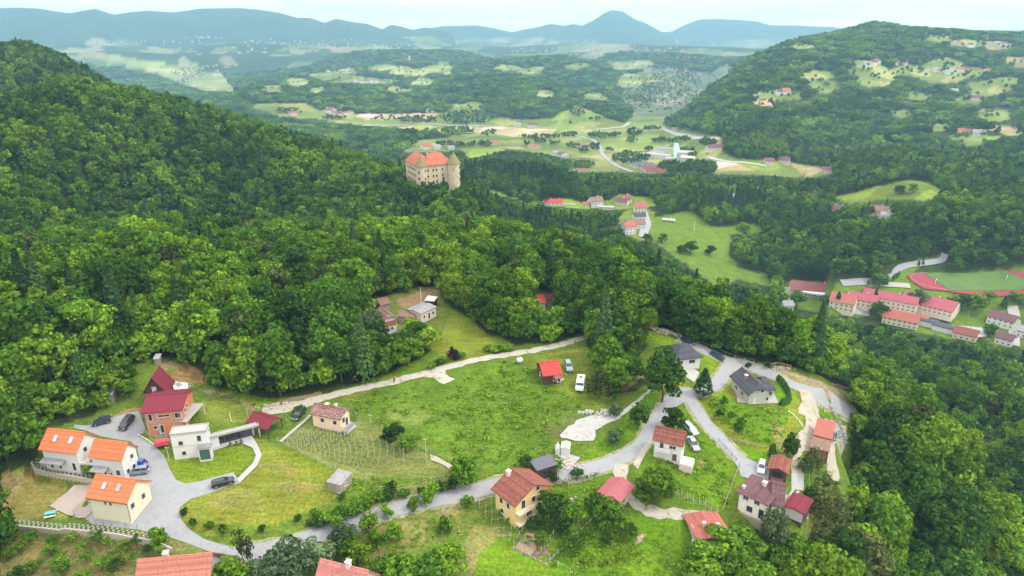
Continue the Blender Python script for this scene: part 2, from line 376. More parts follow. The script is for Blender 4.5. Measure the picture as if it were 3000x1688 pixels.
# ---------------------------------------------------------------- mesh building and naming
class MB:
    def __init__(s): s.v = []; s.f = []; s.m = []
    def add(s, vs, fs, mi=0):
        o = len(s.v); s.v += [tuple(p) for p in vs]
        for f in fs: s.f.append(tuple(o + i for i in f)); s.m.append(mi)
        return s
    def quad(s, a, b, c, d, mi=0): return s.add([a, b, c, d], [(0, 1, 2, 3)], mi)
    def box(s, x0, y0, z0, x1, y1, z1, mi=0):
        if x0 > x1: x0, x1 = x1, x0
        if y0 > y1: y0, y1 = y1, y0
        if z0 > z1: z0, z1 = z1, z0
        return s.add([(x0,y0,z0),(x1,y0,z0),(x1,y1,z0),(x0,y1,z0),(x0,y0,z1),(x1,y0,z1),(x1,y1,z1),(x0,y1,z1)],
                     [(0,3,2,1),(4,5,6,7),(0,1,5,4),(1,2,6,5),(2,3,7,6),(3,0,4,7)], mi)
    def slab(s, quad, t, mi=0):
        """closed slab: top quad, thickness t straight down"""
        q = [Vector(p) for p in quad]; b = [p - Vector((0, 0, t)) for p in q]
        n = len(q)
        fs = [tuple(range(n)), tuple(range(2 * n - 1, n - 1, -1))] + [(i, n + i, n + (i + 1) % n, (i + 1) % n) for i in range(n)]
        return s.add(q + b, fs, mi)
    def cyl(s, x, y, z0, z1, r0, r1=None, n=8, mi=0):
        r1 = r0 if r1 is None else r1
        vs = [(x + r0 * math.cos(2*math.pi*i/n), y + r0 * math.sin(2*math.pi*i/n), z0) for i in range(n)]
        vs += [(x + r1 * math.cos(2*math.pi*i/n), y + r1 * math.sin(2*math.pi*i/n), z1) for i in range(n)]
        return s.add(vs, [(i, (i+1) % n, n + (i+1) % n, n + i) for i in range(n)] + [tuple(range(n, 2*n)), tuple(range(n-1, -1, -1))], mi)
    def tube(s, p, q, r, n=5, mi=0, r2=None):
        p, q = Vector(p), Vector(q); d = (q - p).normalized()
        u = d.cross(Vector((0, 0, 1)));
        if u.length < .01: u = Vector((1, 0, 0))
        u.normalize(); w = d.cross(u); r2 = r if r2 is None else r2
        vs = [p + (u * math.cos(2*math.pi*i/n) + w * math.sin(2*math.pi*i/n)) * r for i in range(n)] + [q + (u * math.cos(2*math.pi*i/n) + w * math.sin(2*math.pi*i/n)) * r2 for i in range(n)]
        return s.add(vs, [(i, n+i, n + (i+1) % n, (i+1) % n) for i in range(n)] + [tuple(range(n, 2*n)), tuple(range(n-1, -1, -1))], mi)
    def wheel(s, x, y, z, r, w, n=12, mi=0):
        vs = [(x + r*math.cos(2*math.pi*i/n), y - w/2, z + r*math.sin(2*math.pi*i/n)) for i in range(n)] + [(x + r*math.cos(2*math.pi*i/n), y + w/2, z + r*math.sin(2*math.pi*i/n)) for i in range(n)]
        return s.add(vs, [(i, n+i, n+(i+1) % n, (i+1) % n) for i in range(n)] + [tuple(range(n, 2*n)), tuple(range(n-1, -1, -1))], mi)
    def mesh(s, name, mats, smooth=False):
        me = bpy.data.meshes.new(name)
        me.from_pydata(s.v, [], s.f)
        for m in (mats if isinstance(mats, (list, tuple)) else [mats]): me.materials.append(m)
        if any(s.m): me.polygons.foreach_set('material_index', s.m)
        if smooth: me.polygons.foreach_set('use_smooth', [True] * len(s.f))
        me.update()
        return me
    def build(s, name, mats, parent=None, smooth=False, loc=None, rz=0.0, label=None, stuff=False):
        o = bpy.data.objects.new(name, s.mesh(name, mats, smooth))
        COL.objects.link(o)
        if parent: o.parent = parent
        if loc is not None: o.location = loc
        if rz: o.rotation_euler = (0, 0, rz)
        if label: o['label'] = label
        if stuff: o['kind'] = 'stuff'
        return o
def tag(o, label, cat, group=None):
    o['label'] = label; o['category'] = cat
    if group: o['group'] = group
    return o
def thing(name, label, cat, loc, rz=0.0, group=None):
    o = bpy.data.objects.new(name, None); COL.objects.link(o)
    o.empty_display_size = .3
    o.location = loc; o.rotation_euler = (0, 0, rz)
    return tag(o, label, cat, group)
def structure(o, label=None):
    o['kind'] = 'structure'
    if label: o['label'] = label
    return o
def inst(mesh, name, parent=None, loc=(0, 0, 0), rz=0.0, scale=None):
    o = bpy.data.objects.new(name, mesh); COL.objects.link(o)
    if parent: o.parent = parent
    o.location = loc; o.rotation_euler = (0, 0, rz)
    if scale: o.scale = scale
    return o
# ---------------------------------------------------------------- where the wood is open (pixel outlines of what shows bare ground)
FORE = S((0,1190),(95,1165),(92,1090),(180,1062),(240,1045),(262,1010),(262,960),(335,925),(375,895),(450,900),(500,935),(540,975),(650,1000),(730,1003),(830,985),(930,955),(985,935),(1050,905),
         (1075,885),(1110,868),(1105,840),(1060,838),(1010,842),(950,840),(930,800),(930,765),(955,748),(1000,745),(1040,722),(1105,722),(1120,765),(1175,795),(1200,825),(1260,850),(1300,868),(1400,862),(1480,835),
         (1475,870),(1500,880),(1500,960),(1520,990),(1600,985),(1650,960),(1600,900),(1630,870),(1600,830),(1620,815),(1680,825),(1740,865),(1800,885),(1880,907),(1960,915),(2060,945),(2130,985),(2155,1010),(2150,1040),(2140,1060),(2148,1110),(2140,1170),(2135,1215),(2130,1240),(2125,1300),(2110,1360),(2030,1362),(1960,1350),(1900,1330),(1850,1370),(1790,1375),(1750,1400),(1730,1449),(1600,1520),(0,1520))
CLEAR = [FORE,
 S((1640,548),(1740,530),(1785,572),(1900,565),(1925,585),(1840,592),(1832,640),(1855,672),(1930,692),(1938,722),(1860,703),(1800,722),(1760,690),(1690,640),(1642,605)),
 S((1555,545),(1600,520),(1645,530),(1645,590),(1610,610),(1570,590)),
 S((2095,497),(2200,470),(2290,452),(2340,460),(2372,482),(2340,500),(2290,505),(2240,500),(2180,508),(2140,512)),
 S((1955,725),(1990,703),(2100,713),(2230,700),(2258,672),(2300,658),(2375,640),(2385,655),(2310,672),(2300,690),(2420,688),(2620,668),(2620,745),(2560,765),(2600,790),(2600,880),(2500,872),(2480,850),(2400,852),(2300,830),(2200,800),(2100,795),(1965,765)),
 S((620,262),(780,258),(800,275),(900,285),(1110,285),(1180,262),(1240,290),(1290,300),(1380,300),(1450,265),(1540,300),(1565,310),(1590,285),(1680,285),(1670,320),(1820,345),(1815,380),(1855,400),(1960,405),(2095,425),(2085,440),(2010,447),(1940,440),(1800,440),(1740,425),(1620,437),(1560,432),(1430,432),(1440,402),(1350,382),(1260,375),(1180,397),(1160,378),(1000,387),(1060,352),(1190,335),(900,312),(700,292)),
 S((1220,470),(1240,488),(1300,503),(1350,512),(1290,497)),
 S((1360,505),(1420,500),(1470,512),(1530,505),(1560,488),(1640,498),(1650,520),(1560,528),(1480,525),(1380,518)),
 S((2195,530),(2250,528),(2240,545),(2190,540)), S((2085,515),(2120,515),(2110,530)),
 S((285,730),(340,728),(345,752),(290,755)),
 S((240,150),(300,140),(560,185),(600,230),(510,228),(400,190)),
 S((1560,240),(1600,185),(1640,172),(1700,175),(1790,182),(1830,160),(1840,185),(1790,212),(1740,260),(1680,295),(1600,295)),
 S((1336,730),(1400,730),(1408,785),(1385,800),(1342,790)),
 S((745,782),(768,790),(768,822),(748,828)),
]
def E(cx, cy, rx, ry, n=26):
    r_ = np.random.RandomState(int(cx * 7 + cy * 3) % 100000)
    ph, am = r_.rand(5) * 6.28, r_.rand(5) * [.30, .26, .20, .14, .12]
    sh = (r_.rand() - .5) * 1.6
    out = []
    for i in range(n):
        a = 2 * math.pi * i / n
        k = 1 + sum(am[j] * math.sin((j + 1) * a + ph[j]) for j in range(5))
        out.append((cx + rx * k * math.cos(a) + sh * ry * k * math.sin(a), cy + ry * k * math.sin(a)))
    return out
HILLCLEAR = [E(e[0], e[1], e[2] * 1.22, e[3] * 1.3) for e in [(2426,256,34,12),(2385,227,46,15),(2286,280,50,12),(2548,207,64,17),(2566,232,50,18),(2665,204,32,12),(2775,192,48,16),(2752,227,74,13),(2830,210,50,14),(2927,250,62,20),
    (2909,338,46,14),(2752,112,32,8),(2828,131,40,10),(2927,131,42,10),(2857,404,52,12),(2752,373,32,10),(2344,134,30,6),(2960,380,40,12),(2640,330,30,8),(2850,290,36,10),(2240,300,30,8),(2690,280,30,9),(2985,180,40,12),
    (873,238,34,8),(958,222,44,9),(1016,210,30,7),(1059,236,64,9),(1140,199,44,8),(1199,214,40,11),(1288,200,32,14),(1373,313,40,9),(1750,280,32,8),(1849,188,52,10),(1878,233,52,14),(800,262,30,8),(1240,240,30,8),(1480,196,30,7),(1560,205,36,8),(930,262,24,6),(1690,196,30,7),(1600,278,30,7),(1170,262,30,7)]]
CLEAR += HILLCLEAR
def wobble(x, y):
    d = np.hypot(x, y); k = np.clip((d - 650) / 400, 0, 1)
    return k * fbm(x, y, 55, 3, 61) * 9, k * fbm(x, y, 55, 3, 62) * 3.5
def is_clear(px, py, polys=None):
    c = np.zeros(px.shape, bool)
    for p in (CLEAR if polys is None else polys):
        p = np.asarray(p)
        bb = (px > p[:, 0].min()) & (px < p[:, 0].max()) & (py > p[:, 1].min()) & (py < p[:, 1].max())
        if bb.any():
            c[bb] |= inpoly(px[bb], py[bb], p)
    return c
# ground covers: outline, colour
LUSH, MID, OLIVE, DRY, HAY, SOIL, BARE, DEEP = (.094,.170,.016),(.102,.165,.020),(.145,.178,.024),(.205,.205,.045),(.27,.235,.085),(.20,.12,.06),(.34,.30,.22),(.05,.12,.010)
COVER = [
 (FORE, MID, 4),
 (S((880,1012),(960,975),(1100,932),(1300,900),(1350,935),(1360,960),(1430,990),(1480,1030),(1500,1040),(1420,1080),(1400,1110),(1430,1130),(1330,1160),(1280,1190),(1200,1170),(1140,1150),(1000,1090),(890,1045)), LUSH, 4),
 (E(1045*K,1045*K,60*K,26*K), (.17,.22,.05), 14), (E(1130*K,1110*K,80*K,18*K), (.125,.2,.02), 14),
 (S((1385,1065),(1440,1040),(1480,1050),(1420,1080),(1395,1120),(1370,1080)), (.12,.15,.035), 5), (E(1372*K,1072*K,10*K,5*K), SOIL, 3),
 (S((880,1010),(960,972),(1110,930),(1110,922),(950,960),(860,1000)), OLIVE, 3),
 (S((1285,905),(1500,868),(1515,900),(1480,960),(1490,1020),(1430,985),(1355,958),(1345,925),(1310,912)), (.185,.20,.028), 3),
 (S((1050,860),(1110,840),(1130,790),(1180,800),(1240,850),(1290,868),(1240,888),(1130,912),(1100,890)), (.16,.20,.022), 3),
 (S((930,770),(1010,722),(1100,722),(1120,765),(1110,820),(1010,840),(950,830)), (.12,.15,.03), 4),
 (S((1000,755),(1060,738),(1100,728),(1110,745),(1080,762),(1020,775)), (.24,.17,.09), 5), (S((1045,722),(1105,720),(1105,745),(1080,735)), (.22,.19,.08), 4),
 (S((500,965),(650,1000),(730,1005),(860,985),(1000,935),(1050,905),(1060,925),(980,955),(800,1005),(690,1025),(560,1010)), (.12,.21,.012), 3),
 (S((640,1022),(700,1012),(800,985),(820,990),(700,1025),(650,1035)), (.25,.2,.1), 4),
 (S((505,1040),(560,1000),(640,1010),(670,1035),(640,1060),(560,1060)), (.14,.19,.02), 5),
 (S((500,980),(560,985),(640,1025),(630,1035),(540,1000)), (.24,.21,.1), 7),
 (S((450,925),(470,905),(520,945),(525,968),(440,965),(430,940)), (.26,.165,.065), 4), (S((400,900),(450,905),(460,925),(410,930)), (.21,.17,.08), 5),
 (S((350,940),(430,965),(350,990),(330,1010),(260,1040),(250,1000),(262,960)), (.10,.16,.02), 5), (S((255,1050),(350,1020),(360,1035),(260,1058)), (.2,.17,.06), 4),
 (S((510,1010),(600,1005),(640,1060),(560,1065),(510,1060)), (.15,.19,.03), 5),
 (S((712,1110),(780,1060),(880,1105),(900,1050),(960,1080),(1140,1180),(1130,1195),(1000,1240),(955,1240),(880,1205),(840,1180),(720,1122)), (.165,.195,.05), 3),
 (S((645,1098),(700,1125),(850,1190),(905,1215),(880,1240),(760,1295),(620,1340),(520,1345),(460,1310),(450,1285),(500,1250),(590,1218),(655,1155)), (.165,.195,.024), 3),
 (S((700,1125),(800,1165),(850,1195),(820,1200),(740,1160)), (.15,.2,.015), 4), (E(600*K,1265*K,70*K,22*K), (.21,.21,.055), 12), (E(760*K,1225*K,60*K,18*K), (.21,.21,.055), 12), (E(700*K,1180*K,50*K,15*K), (.20,.205,.05), 12),
 (S((500,1315),(650,1330),(800,1285),(870,1250),(900,1275),(760,1330),(600,1370)), (.11,.17,.02), 5),
 (S((415,1155),(440,1145),(560,1125),(610,1118),(640,1150),(600,1190),(540,1195),(470,1218),(440,1205)), (.135,.20,.014), 2),
 (S((395,1080),(470,1080),(470,1110),(400,1100)), (.09,.16,.015), 2),
 (S((860,1205),(1130,1200),(1280,1190),(1400,1160),(1480,1170),(1520,1175),(1400,1200),(1250,1220),(1100,1250),(950,1290),(850,1330),(760,1340),(850,1280)), (.095,.165,.016), 5),
 (S((950,1240),(1130,1200),(1180,1205),(1100,1235),(1000,1260)), (.19,.2,.05), 4),
 (S((850,1340),(950,1300),(1080,1260),(1190,1240),(1260,1260),(1240,1300),(1180,1340),(1050,1380),(900,1440),(820,1430)), (.125,.165,.03), 6),
 (E(1000*K,1340*K,60*K,30*K), (.22,.2,.07), 14), (E(1120*K,1290*K,40*K,18*K), (.27,.235,.11), 12), (E(960*K,1400*K,50*K,20*K), (.2,.18,.06), 12),
 (S((1190,1330),(1250,1320),(1290,1345),(1250,1400),(1180,1449),(1130,1449),(1150,1380)), (.20,.205,.06), 7),
 (S((1250,1350),(1290,1345),(1390,1420),(1420,1470),(1180,1470),(1200,1400)), (.12,.215,.012), 5),
 (S((1240,1240),(1530,1175),(1560,1200),(1500,1240),(1500,1300),(1420,1400),(1290,1345),(1240,1300)), (.105,.195,.014), 4),
 (S((1500,1280),(1560,1290),(1620,1275),(1800,1310),(1760,1380),(1740,1400),(1700,1449),(1600,1500),(1400,1470),(1380,1418)), (.10,.195,.010), 4),
 (E(1590*K,1400*K,90*K,25*K), (.15,.215,.018), 14), (E(1610*K,1355*K,8*K,10*K), BARE, 3),
 (S((1300,1350),(1345,1340),(1372,1350),(1385,1400),(1330,1400),(1295,1380)), (.2,.16,.10), 2),
 (S((1290,900),(1500,880),(1510,960),(1560,1000),(1600,985),(1600,1040),(1540,1050),(1470,1030)), (.13,.18,.022), 5),
 (S((1600,985),(1680,1000),(1690,1020),(1650,1080),(1590,1130),(1500,1170),(1430,1165),(1490,1120),(1580,1040)), (.105,.2,.012), 4),
 (E(1535*K,985*K,25*K,18*K), (.17,.2,.03), 6), (S((1540,925),(1610,920),(1620,955),(1570,985)), (.17,.16,.06), 6),
 (S((1620,815),(1740,870),(1760,885),(1660,870),(1625,840)), (.14,.225,.012), 3),
 (S((1720,880),(1800,895),(1815,910),(1800,950),(1750,965),(1765,920)), (.135,.22,.012), 2), (S((1680,945),(1740,975),(1745,985),(1700,985),(1690,965)), (.16,.2,.02), 3),
 (S((1755,1005),(1830,960),(1840,935),(1850,960),(1870,985),(1950,1015),(1975,965),(1990,970),(2025,1040),(2020,1080),(1990,1110),(1940,1140),(1850,1115),(1780,1050)), (.165,.205,.02), 3),
 (S((1775,1015),(1820,990),(1860,1010),(1950,1020),(1990,1030),(1975,1080),(1945,1125),(1890,1115),(1840,1080),(1790,1040)), (.10,.195,.010), 3),
 (E(1955*K,1085*K,15*K,35*K), (.22,.22,.07), 4), (S((1740,1110),(1800,1100),(1760,1080)), (.1,.2,.01), 3),
 (S((1955,965),(1985,960),(1985,1005),(1955,1005)), (.10,.23,.010), 2),
 (S((2040,1005),(2140,1040),(2140,1065),(2090,1055),(2050,1040)), (.10,.22,.008), 3), (S((2030,1000),(2050,1000),(2060,1045),(2045,1045)), (.2,.2,.05), 2),
 (S((1940,920),(2060,960),(2140,1000),(2140,1040),(2060,990),(2000,955),(1945,930)), (.27,.225,.13), 3), (S((1890,915),(1960,930),(2060,985),(2020,975),(1940,945)), (.19,.2,.05), 3),
 (S((1720,1020),(1860,1175),(1830,1290),(1790,1310),(1690,1260),(1600,1200),(1600,1150),(1640,1090)), (.105,.195,.012), 4),
 (E(1768*K,1165*K,10*K,10*K), (.27,.23,.1), 4), (E(1750*K,1220*K,50*K,20*K), (.15,.22,.02), 12),
 (S((1845,1185),(1870,1170),(1870,1215),(1850,1280),(1838,1260)), (.12,.2,.012), 3), (S((1830,1115),(1940,1140),(1935,1160),(1880,1150)), (.10,.22,.008), 2),
 (S((2015,1170),(2035,1175),(2035,1250),(2010,1270),(2020,1230)), (.10,.22,.01), 2),
 (S((2040,1250),(2095,1230),(2110,1300),(2110,1360),(2035,1362)), (.22,.19,.05), 4),
 (S((0,1190),(100,1170),(95,1210),(170,1215),(160,1260),(130,1268),(180,1300),(0,1310)), (.205,.185,.05), 4), (S((0,1210),(50,1180),(60,1200),(10,1290),(0,1290)), (.27,.225,.10), 4),
 (S((0,1330),(380,1345),(560,1390),(480,1390),(380,1400),(340,1470),(0,1470)), (.17,.165,.05), 7),
 (S((1640,548),(1740,530),(1785,572),(1900,565),(1925,585),(1840,592),(1832,640),(1855,672),(1930,692),(1938,722),(1860,703),(1800,722),(1760,690),(1690,640),(1642,605)), (.105,.175,.022), 3),
 (S((2095,497),(2200,470),(2290,452),(2340,460),(2372,482),(2340,500),(2290,505),(2240,500),(2180,508),(2140,512)), (.14,.20,.025), 2),
 (CLEAR[2], (.14,.19,.03), 3), (CLEAR[4], (.10,.17,.02), 3), (CLEAR[5], (.13,.18,.04), 2), (CLEAR[6], (.15,.23,.03), 2), (CLEAR[7], (.15,.22,.03), 2), (CLEAR[8], (.15,.22,.03), 2), (CLEAR[9], (.15,.22,.03), 2), (CLEAR[10], (.2,.2,.06), 2),
 (CLEAR[11], (.17,.22,.07), 2), (CLEAR[12], (.095,.13,.06), 2), (E(1960,290,60,20), (.14,.16,.09), 2), (CLEAR[13], (.10,.15,.02), 3), (CLEAR[14], (.10,.15,.02), 3),
 (S((890,288),(1110,284),(1100,300),(920,302)), (.33,.26,.15), 1), (S((1160,318),(1400,325),(1390,345),(1300,345),(1180,330)), (.33,.28,.15), 1), (S((1000,318),(1160,318),(1200,332),(1040,338)), (.24,.26,.07), 1),
 (S((1380,345),(1500,350),(1520,385),(1440,380)), (.16,.195,.05), 1), (S((1520,350),(1640,352),(1760,365),(1720,375),(1560,380)), (.14,.195,.04), 1), (S((1460,320),(1680,318),(1700,330),(1480,335)), (.19,.22,.07), 1),
 (S((1420,365),(1500,375),(1530,400),(1430,395)), (.17,.205,.045), 1), (S((1440,400),(1540,405),(1560,428),(1450,425)), (.18,.20,.05), 1), (S((1780,405),(1850,405),(1900,430),(1800,435)), (.33,.27,.14), 1), (S((1860,405),(1960,410),(1960,430),(1890,425)), (.17,.24,.03), 1), (S((1990,412),(2090,428),(2020,445)), (.3,.26,.12), 1),
 (S((1190,375),(1270,378),(1230,395),(1165,393)), (.15,.24,.02), 1), (S((1340,305),(1440,272),(1530,300),(1450,312)), (.11,.19,.03), 1),
]
for hc in HILLCLEAR: COVER.append((hc, (.15,.205,.05) if random.random() < .82 else (.24,.22,.10), 1))
aa = np.repeat(AZ[None, :], NR, 0).ravel(); rr = np.repeat(RADII[:, None], NA, 1).ravel()
GX, GY, GZ = rr * np.sin(aa), rr * np.cos(aa), ZG.ravel()
PXG, PYG = project(GX, GY, GZ)
npx = fbm(GX, GY, 9.0, 3, 5) ; npy = fbm(GX, GY, 9.0, 3, 6)
npx2 = fbm(GX, GY, 60.0, 3, 7)
WBX, WBY = wobble(GX, GY)
def cell(x, y, sx, sy, seed):
    u = (x * .8 + y * .6 + 35 * fbm(x, y, 200, 2, seed)) / sx; v = (-x * .6 + y * .8 + 35 * fbm(x, y, 200, 2, seed + 1)) / sy
    q = (np.floor(u).astype(np.int64) * 73856093 ^ np.floor(v).astype(np.int64) * 19349663 ^ seed * 83492791) & 0xffff
    return ((q * 40503) & 0xffff) / 65535.0
CELL = cell(GX, GY, 75, 45, 3)
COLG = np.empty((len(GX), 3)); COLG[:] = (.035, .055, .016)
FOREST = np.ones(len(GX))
fr_ = rr > 3600
patch = fbm(GX, GY * .5, 520, 4, 21) + .5 * fbm(GX, GY, 160, 3, 22)
farfield = fr_ & (patch > -0.16) & (GZ < -60 + 90 * fbm(GX, GY, 400, 2, 24))
BIG = cell(GX, GY, 230, 150, 9)
mt_ = fr_ & ~farfield
mw = np.clip(.5 + 2.2 * fbm(GX, GY, 420, 4, 88), 0, 1)[mt_, None]
COLG[mt_] = np.array((.022, .045, .022)) * (1 - mw) + np.array((.075, .115, .05)) * mw
COLG[fr_] = (.030, .060, .028)
COLG[farfield] = np.array([(.10,.145,.05),(.08,.125,.045),(.15,.18,.075),(.035,.07,.03),(.17,.18,.10),(.09,.14,.05),(.04,.08,.035),(.19,.18,.12)])[(BIG[farfield] * 7.99).astype(int)]
for poly, col, js in COVER:
    p = np.asarray(poly)
    bb = (PXG > p[:, 0].min() - 24) & (PXG < p[:, 0].max() + 24) & (PYG > p[:, 1].min() - 20) & (PYG < p[:, 1].max() + 20)
    idx = np.nonzero(bb)[0]
    if len(idx) == 0: continue
    qx, qy = PXG[idx] + npx[idx] * js * 2.4 + (WBX[idx] if js <= 2 else 0), PYG[idx] + npy[idx] * js * 1.6 + (WBY[idx] if js <= 2 else 0)
    ins = inpoly(qx, qy, p)
    k = idx[ins]
    if js >= 12:      # soft patches fade in and out
        w = np.clip(.45 + 1.1 * npx2[k] + .5 * npx[k], 0, .85)[:, None]
        COLG[k] = COLG[k] * (1 - w) + np.array(col) * w
    elif js <= 2:
        w = np.where(rr[k] > 650, .72 + .62 * CELL[k], 1.0)[:, None]
        COLG[k] = np.array(col) * w * np.where((rr[k] > 650) & (CELL[k] > .8), 1.0, 0)[:, None] * np.array([1.35, 1.05, 1.5]) + np.array(col) * w * np.where((rr[k] > 650) & (CELL[k] > .8), 0.0, 1.0)[:, None]
    else:
        COLG[k] = col
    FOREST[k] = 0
me = bpy.data.meshes.new('ground')
ii = np.arange(NR - 1)[:, None] * NA + np.arange(NA - 1)[None, :]
faces = np.stack([ii, ii + 1, ii + NA + 1, ii + NA], -1).reshape(-1, 4)
me.vertices.add(len(GX)); me.vertices.foreach_set('co', np.stack([GX, GY, GZ], -1).astype(np.float32).ravel())
me.loops.add(faces.size); me.loops.foreach_set('vertex_index', faces.ravel().astype(np.int32))
me.polygons.add(len(faces)); me.polygons.foreach_set('loop_start', (np.arange(len(faces)) * 4).astype(np.int32)); me.polygons.foreach_set('loop_total', np.full(len(faces), 4, np.int32))
me.update(calc_edges=True)
me.polygons.foreach_set('use_smooth', np.ones(len(faces), bool))
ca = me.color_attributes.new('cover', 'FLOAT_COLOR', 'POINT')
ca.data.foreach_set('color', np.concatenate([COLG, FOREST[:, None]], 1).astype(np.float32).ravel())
ground = bpy.data.objects.new('ground', me); COL.objects.link(ground)
structure(ground, 'grassy hillside, valley floor and far hills')
m, n, l, b = principled('ground_cover')
at = n.new('ShaderNodeAttribute'); at.attribute_name = 'cover'
ge = n.new('ShaderNodeNewGeometry')
def gnoise(sc, det, seed=0.0, ro=.6):
    x = n.new('ShaderNodeTexNoise'); x.inputs['Scale'].default_value = sc; x.inputs['Detail'].default_value = det; x.inputs['Roughness'].default_value = ro
    l.new(ge.outputs['Position'], x.inputs['Vector'])
    return x.outputs['Fac']
def gmap(s, a, b2, c, d):
    x = n.new('ShaderNodeMapRange'); x.inputs[1].default_value = a; x.inputs[2].default_value = b2; x.inputs[3].default_value = c; x.inputs[4].default_value = d
    l.new(s, x.inputs[0]); return x.outputs[0]
def gmul(a, b2):
    x = n.new('ShaderNodeMath'); x.operation = 'MULTIPLY'; l.new(a, x.inputs[0]); l.new(b2, x.inputs[1]); return x.outputs[0]
f1 = gmul(gmap(gnoise(1.6, 5, ro=.75), .3, .7, .50, 1.50), gmap(gnoise(.13, 4), .3, .7, .80, 1.20))
mpn = n.new('ShaderNodeMapping'); mpn.inputs['Rotation'].default_value = (0, 0, .5); mpn.inputs['Scale'].default_value = (.18, 1.5, 1)
stn = n.new('ShaderNodeTexNoise'); stn.inputs['Scale'].default_value = .9; stn.inputs['Detail'].default_value = 4
l.new(ge.outputs['Position'], mpn.inputs['Vector']); l.new(mpn.outputs['Vector'], stn.inputs['Vector'])
f1 = gmul(f1, gmap(stn.outputs['Fac'], .32, .68, .84, 1.16))
f1 = gmul(f1, gmap(gnoise(.004, 5, ro=.7), .35, .65, .82, 1.18))
vm = n.new('ShaderNodeVectorMath'); vm.operation = 'SCALE'
l.new(at.outputs['Color'], vm.inputs[0]); l.new(f1, vm.inputs['Scale'])
hs = n.new('ShaderNodeMixRGB'); hs.blend_type = 'MULTIPLY'; hs.inputs['Color2'].default_value = (1.45, 1.05, 1.1, 1)
l.new(gmap(gnoise(.45, 4), .48, .72, 0, .75), hs.inputs['Fac']); l.new(vm.outputs[0], hs.inputs['Color1'])
l.new(hs.outputs[0], b.inputs['Base Color'])
b.inputs['Roughness'].default_value = 1.0; b.inputs['Specular IOR Level'].default_value = 0.05
bp = n.new('ShaderNodeBump'); bp.inputs['Strength'].default_value = .8; bp.inputs['Distance'].default_value = .35
l.new(gnoise(2.4, 6, ro=.7), bp.inputs['Height']); l.new(bp.outputs[0], b.inputs['Normal'])
me.materials.append(m)
# haze: the humid air over the valley
hz = MB().box(-12500, -300, -330, 12500, 12400, 420)
haze = hz.build('haze', [])
haze['kind'] = 'stuff'; haze['label'] = 'pale blue haze over the valley'
hm = bpy.data.materials.new('haze_air'); hm.use_nodes = True
hn, hl = hm.node_tree.nodes, hm.node_tree.links
hn.clear()
ho = hn.new('ShaderNodeOutputMaterial'); hv = hn.new('ShaderNodeVolumePrincipled')
hv.inputs['Color'].default_value = (.42, .72, .98, 1); hv.inputs['Density'].default_value = 0.000088; hv.inputs['Anisotropy'].default_value = 0.0
hl.new(hv.outputs[0], ho.inputs['Volume'])
haze.data.materials.append(hm)
# ---------------------------------------------------------------- tree prototypes (unit: metres, about 16 m tall)
def leaves_mesh(name, P, N, size, rs, mats, bark=None):
    """leaf clumps: one small bent quad per point"""
    n = len(P)
    N = N / np.linalg.norm(N, axis=1)[:, None]
    ref = rs.normal(size=(n, 3)); U = np.cross(N, ref); U /= np.linalg.norm(U, axis=1)[:, None] + 1e-9
    V = np.cross(N, U)
    s = size * (0.6 + 0.8 * rs.rand(n))[:, None]
    asp = (0.55 + .5 * rs.rand(n))[:, None]
    q = np.stack([P - U * s, P + V * s * asp + N * s * .25, P + U * s, P - V * s * asp + N * s * .25], 1)
    vs = q.reshape(-1, 3)
    fs = np.arange(4 * n).reshape(-1, 4)
    me = bpy.data.meshes.new(name)
    me.vertices.add(4 * n); me.vertices.foreach_set('co', vs.astype(np.float32).ravel())
    me.loops.add(4 * n); me.loops.foreach_set('vertex_index', fs.ravel().astype(np.int32))
    me.polygons.add(n); me.polygons.foreach_set('loop_start', (np.arange(n) * 4).astype(np.int32)); me.polygons.foreach_set('loop_total', np.full(n, 4, np.int32))
    me.update(calc_edges=True)
    me.materials.append(mats)
    return me
def unit(rs, n):
    v = rs.normal(size=(n, 3)); return v / np.linalg.norm(v, axis=1)[:, None]
def crown_points(rs, R, zc, hz, nl, per, lr, low=-.55, gap=0.0, irregular=.25):
    Pn, Nn = [], []
    # lobes along a lopsided ellipsoid, with a few inside
    off = rs.normal(size=3) * irregular
    for i in range(nl):
        d = unit(rs, 1)[0]
        while d[2] < low: d = unit(rs, 1)[0]
        k = (0.62 + 0.33 * rs.rand()) if i > nl * .2 else .35
        wob = 1 + irregular * (math.sin(3 * math.atan2(d[1], d[0]) + off[0] * 9) * .5 + off[1] * d[0] + off[2] * d[1])
        c = np.array([d[0] * R * k * wob, d[1] * R * k * wob, zc + d[2] * hz * k])
        r = lr * (.65 + .7 * rs.rand())
        dd = unit(rs, per); dd[:, 2] = dd[:, 2] * .8 + .18
        dd /= np.linalg.norm(dd, axis=1)[:, None]
        rad = r * (.72 + .33 * rs.rand(per))[:, None]
        Pn.append(c + dd * rad * np.array([1, 1, .8])); Nn.append(dd + rs.normal(size=(per, 3)) * .38)
    return np.concatenate(Pn), np.concatenate(Nn)
def trunk_mesh(name, H, r, branch, rs):
    mb = MB()
    p = Vector((0, 0, -.8)); pr = r
    for k in range(4):
        q = Vector((rs.normal() * .15 * (k + 1), rs.normal() * .15 * (k + 1), H * .75 * (k + 1) / 4))
        mb.tube(p, q, pr, 6, 0, pr * .75); p, pr = q, pr * .75
        if k > 0:
            for b_ in range(branch):
                a = rs.rand() * 6.28; L = H * .22
                mb.tube(p, p + Vector((math.cos(a) * L, math.sin(a) * L, L * .8)), pr * .55, 5, 0, pr * .15)
    return mb.mesh(name, M_BARK)
BROAD, CONIF = [], []
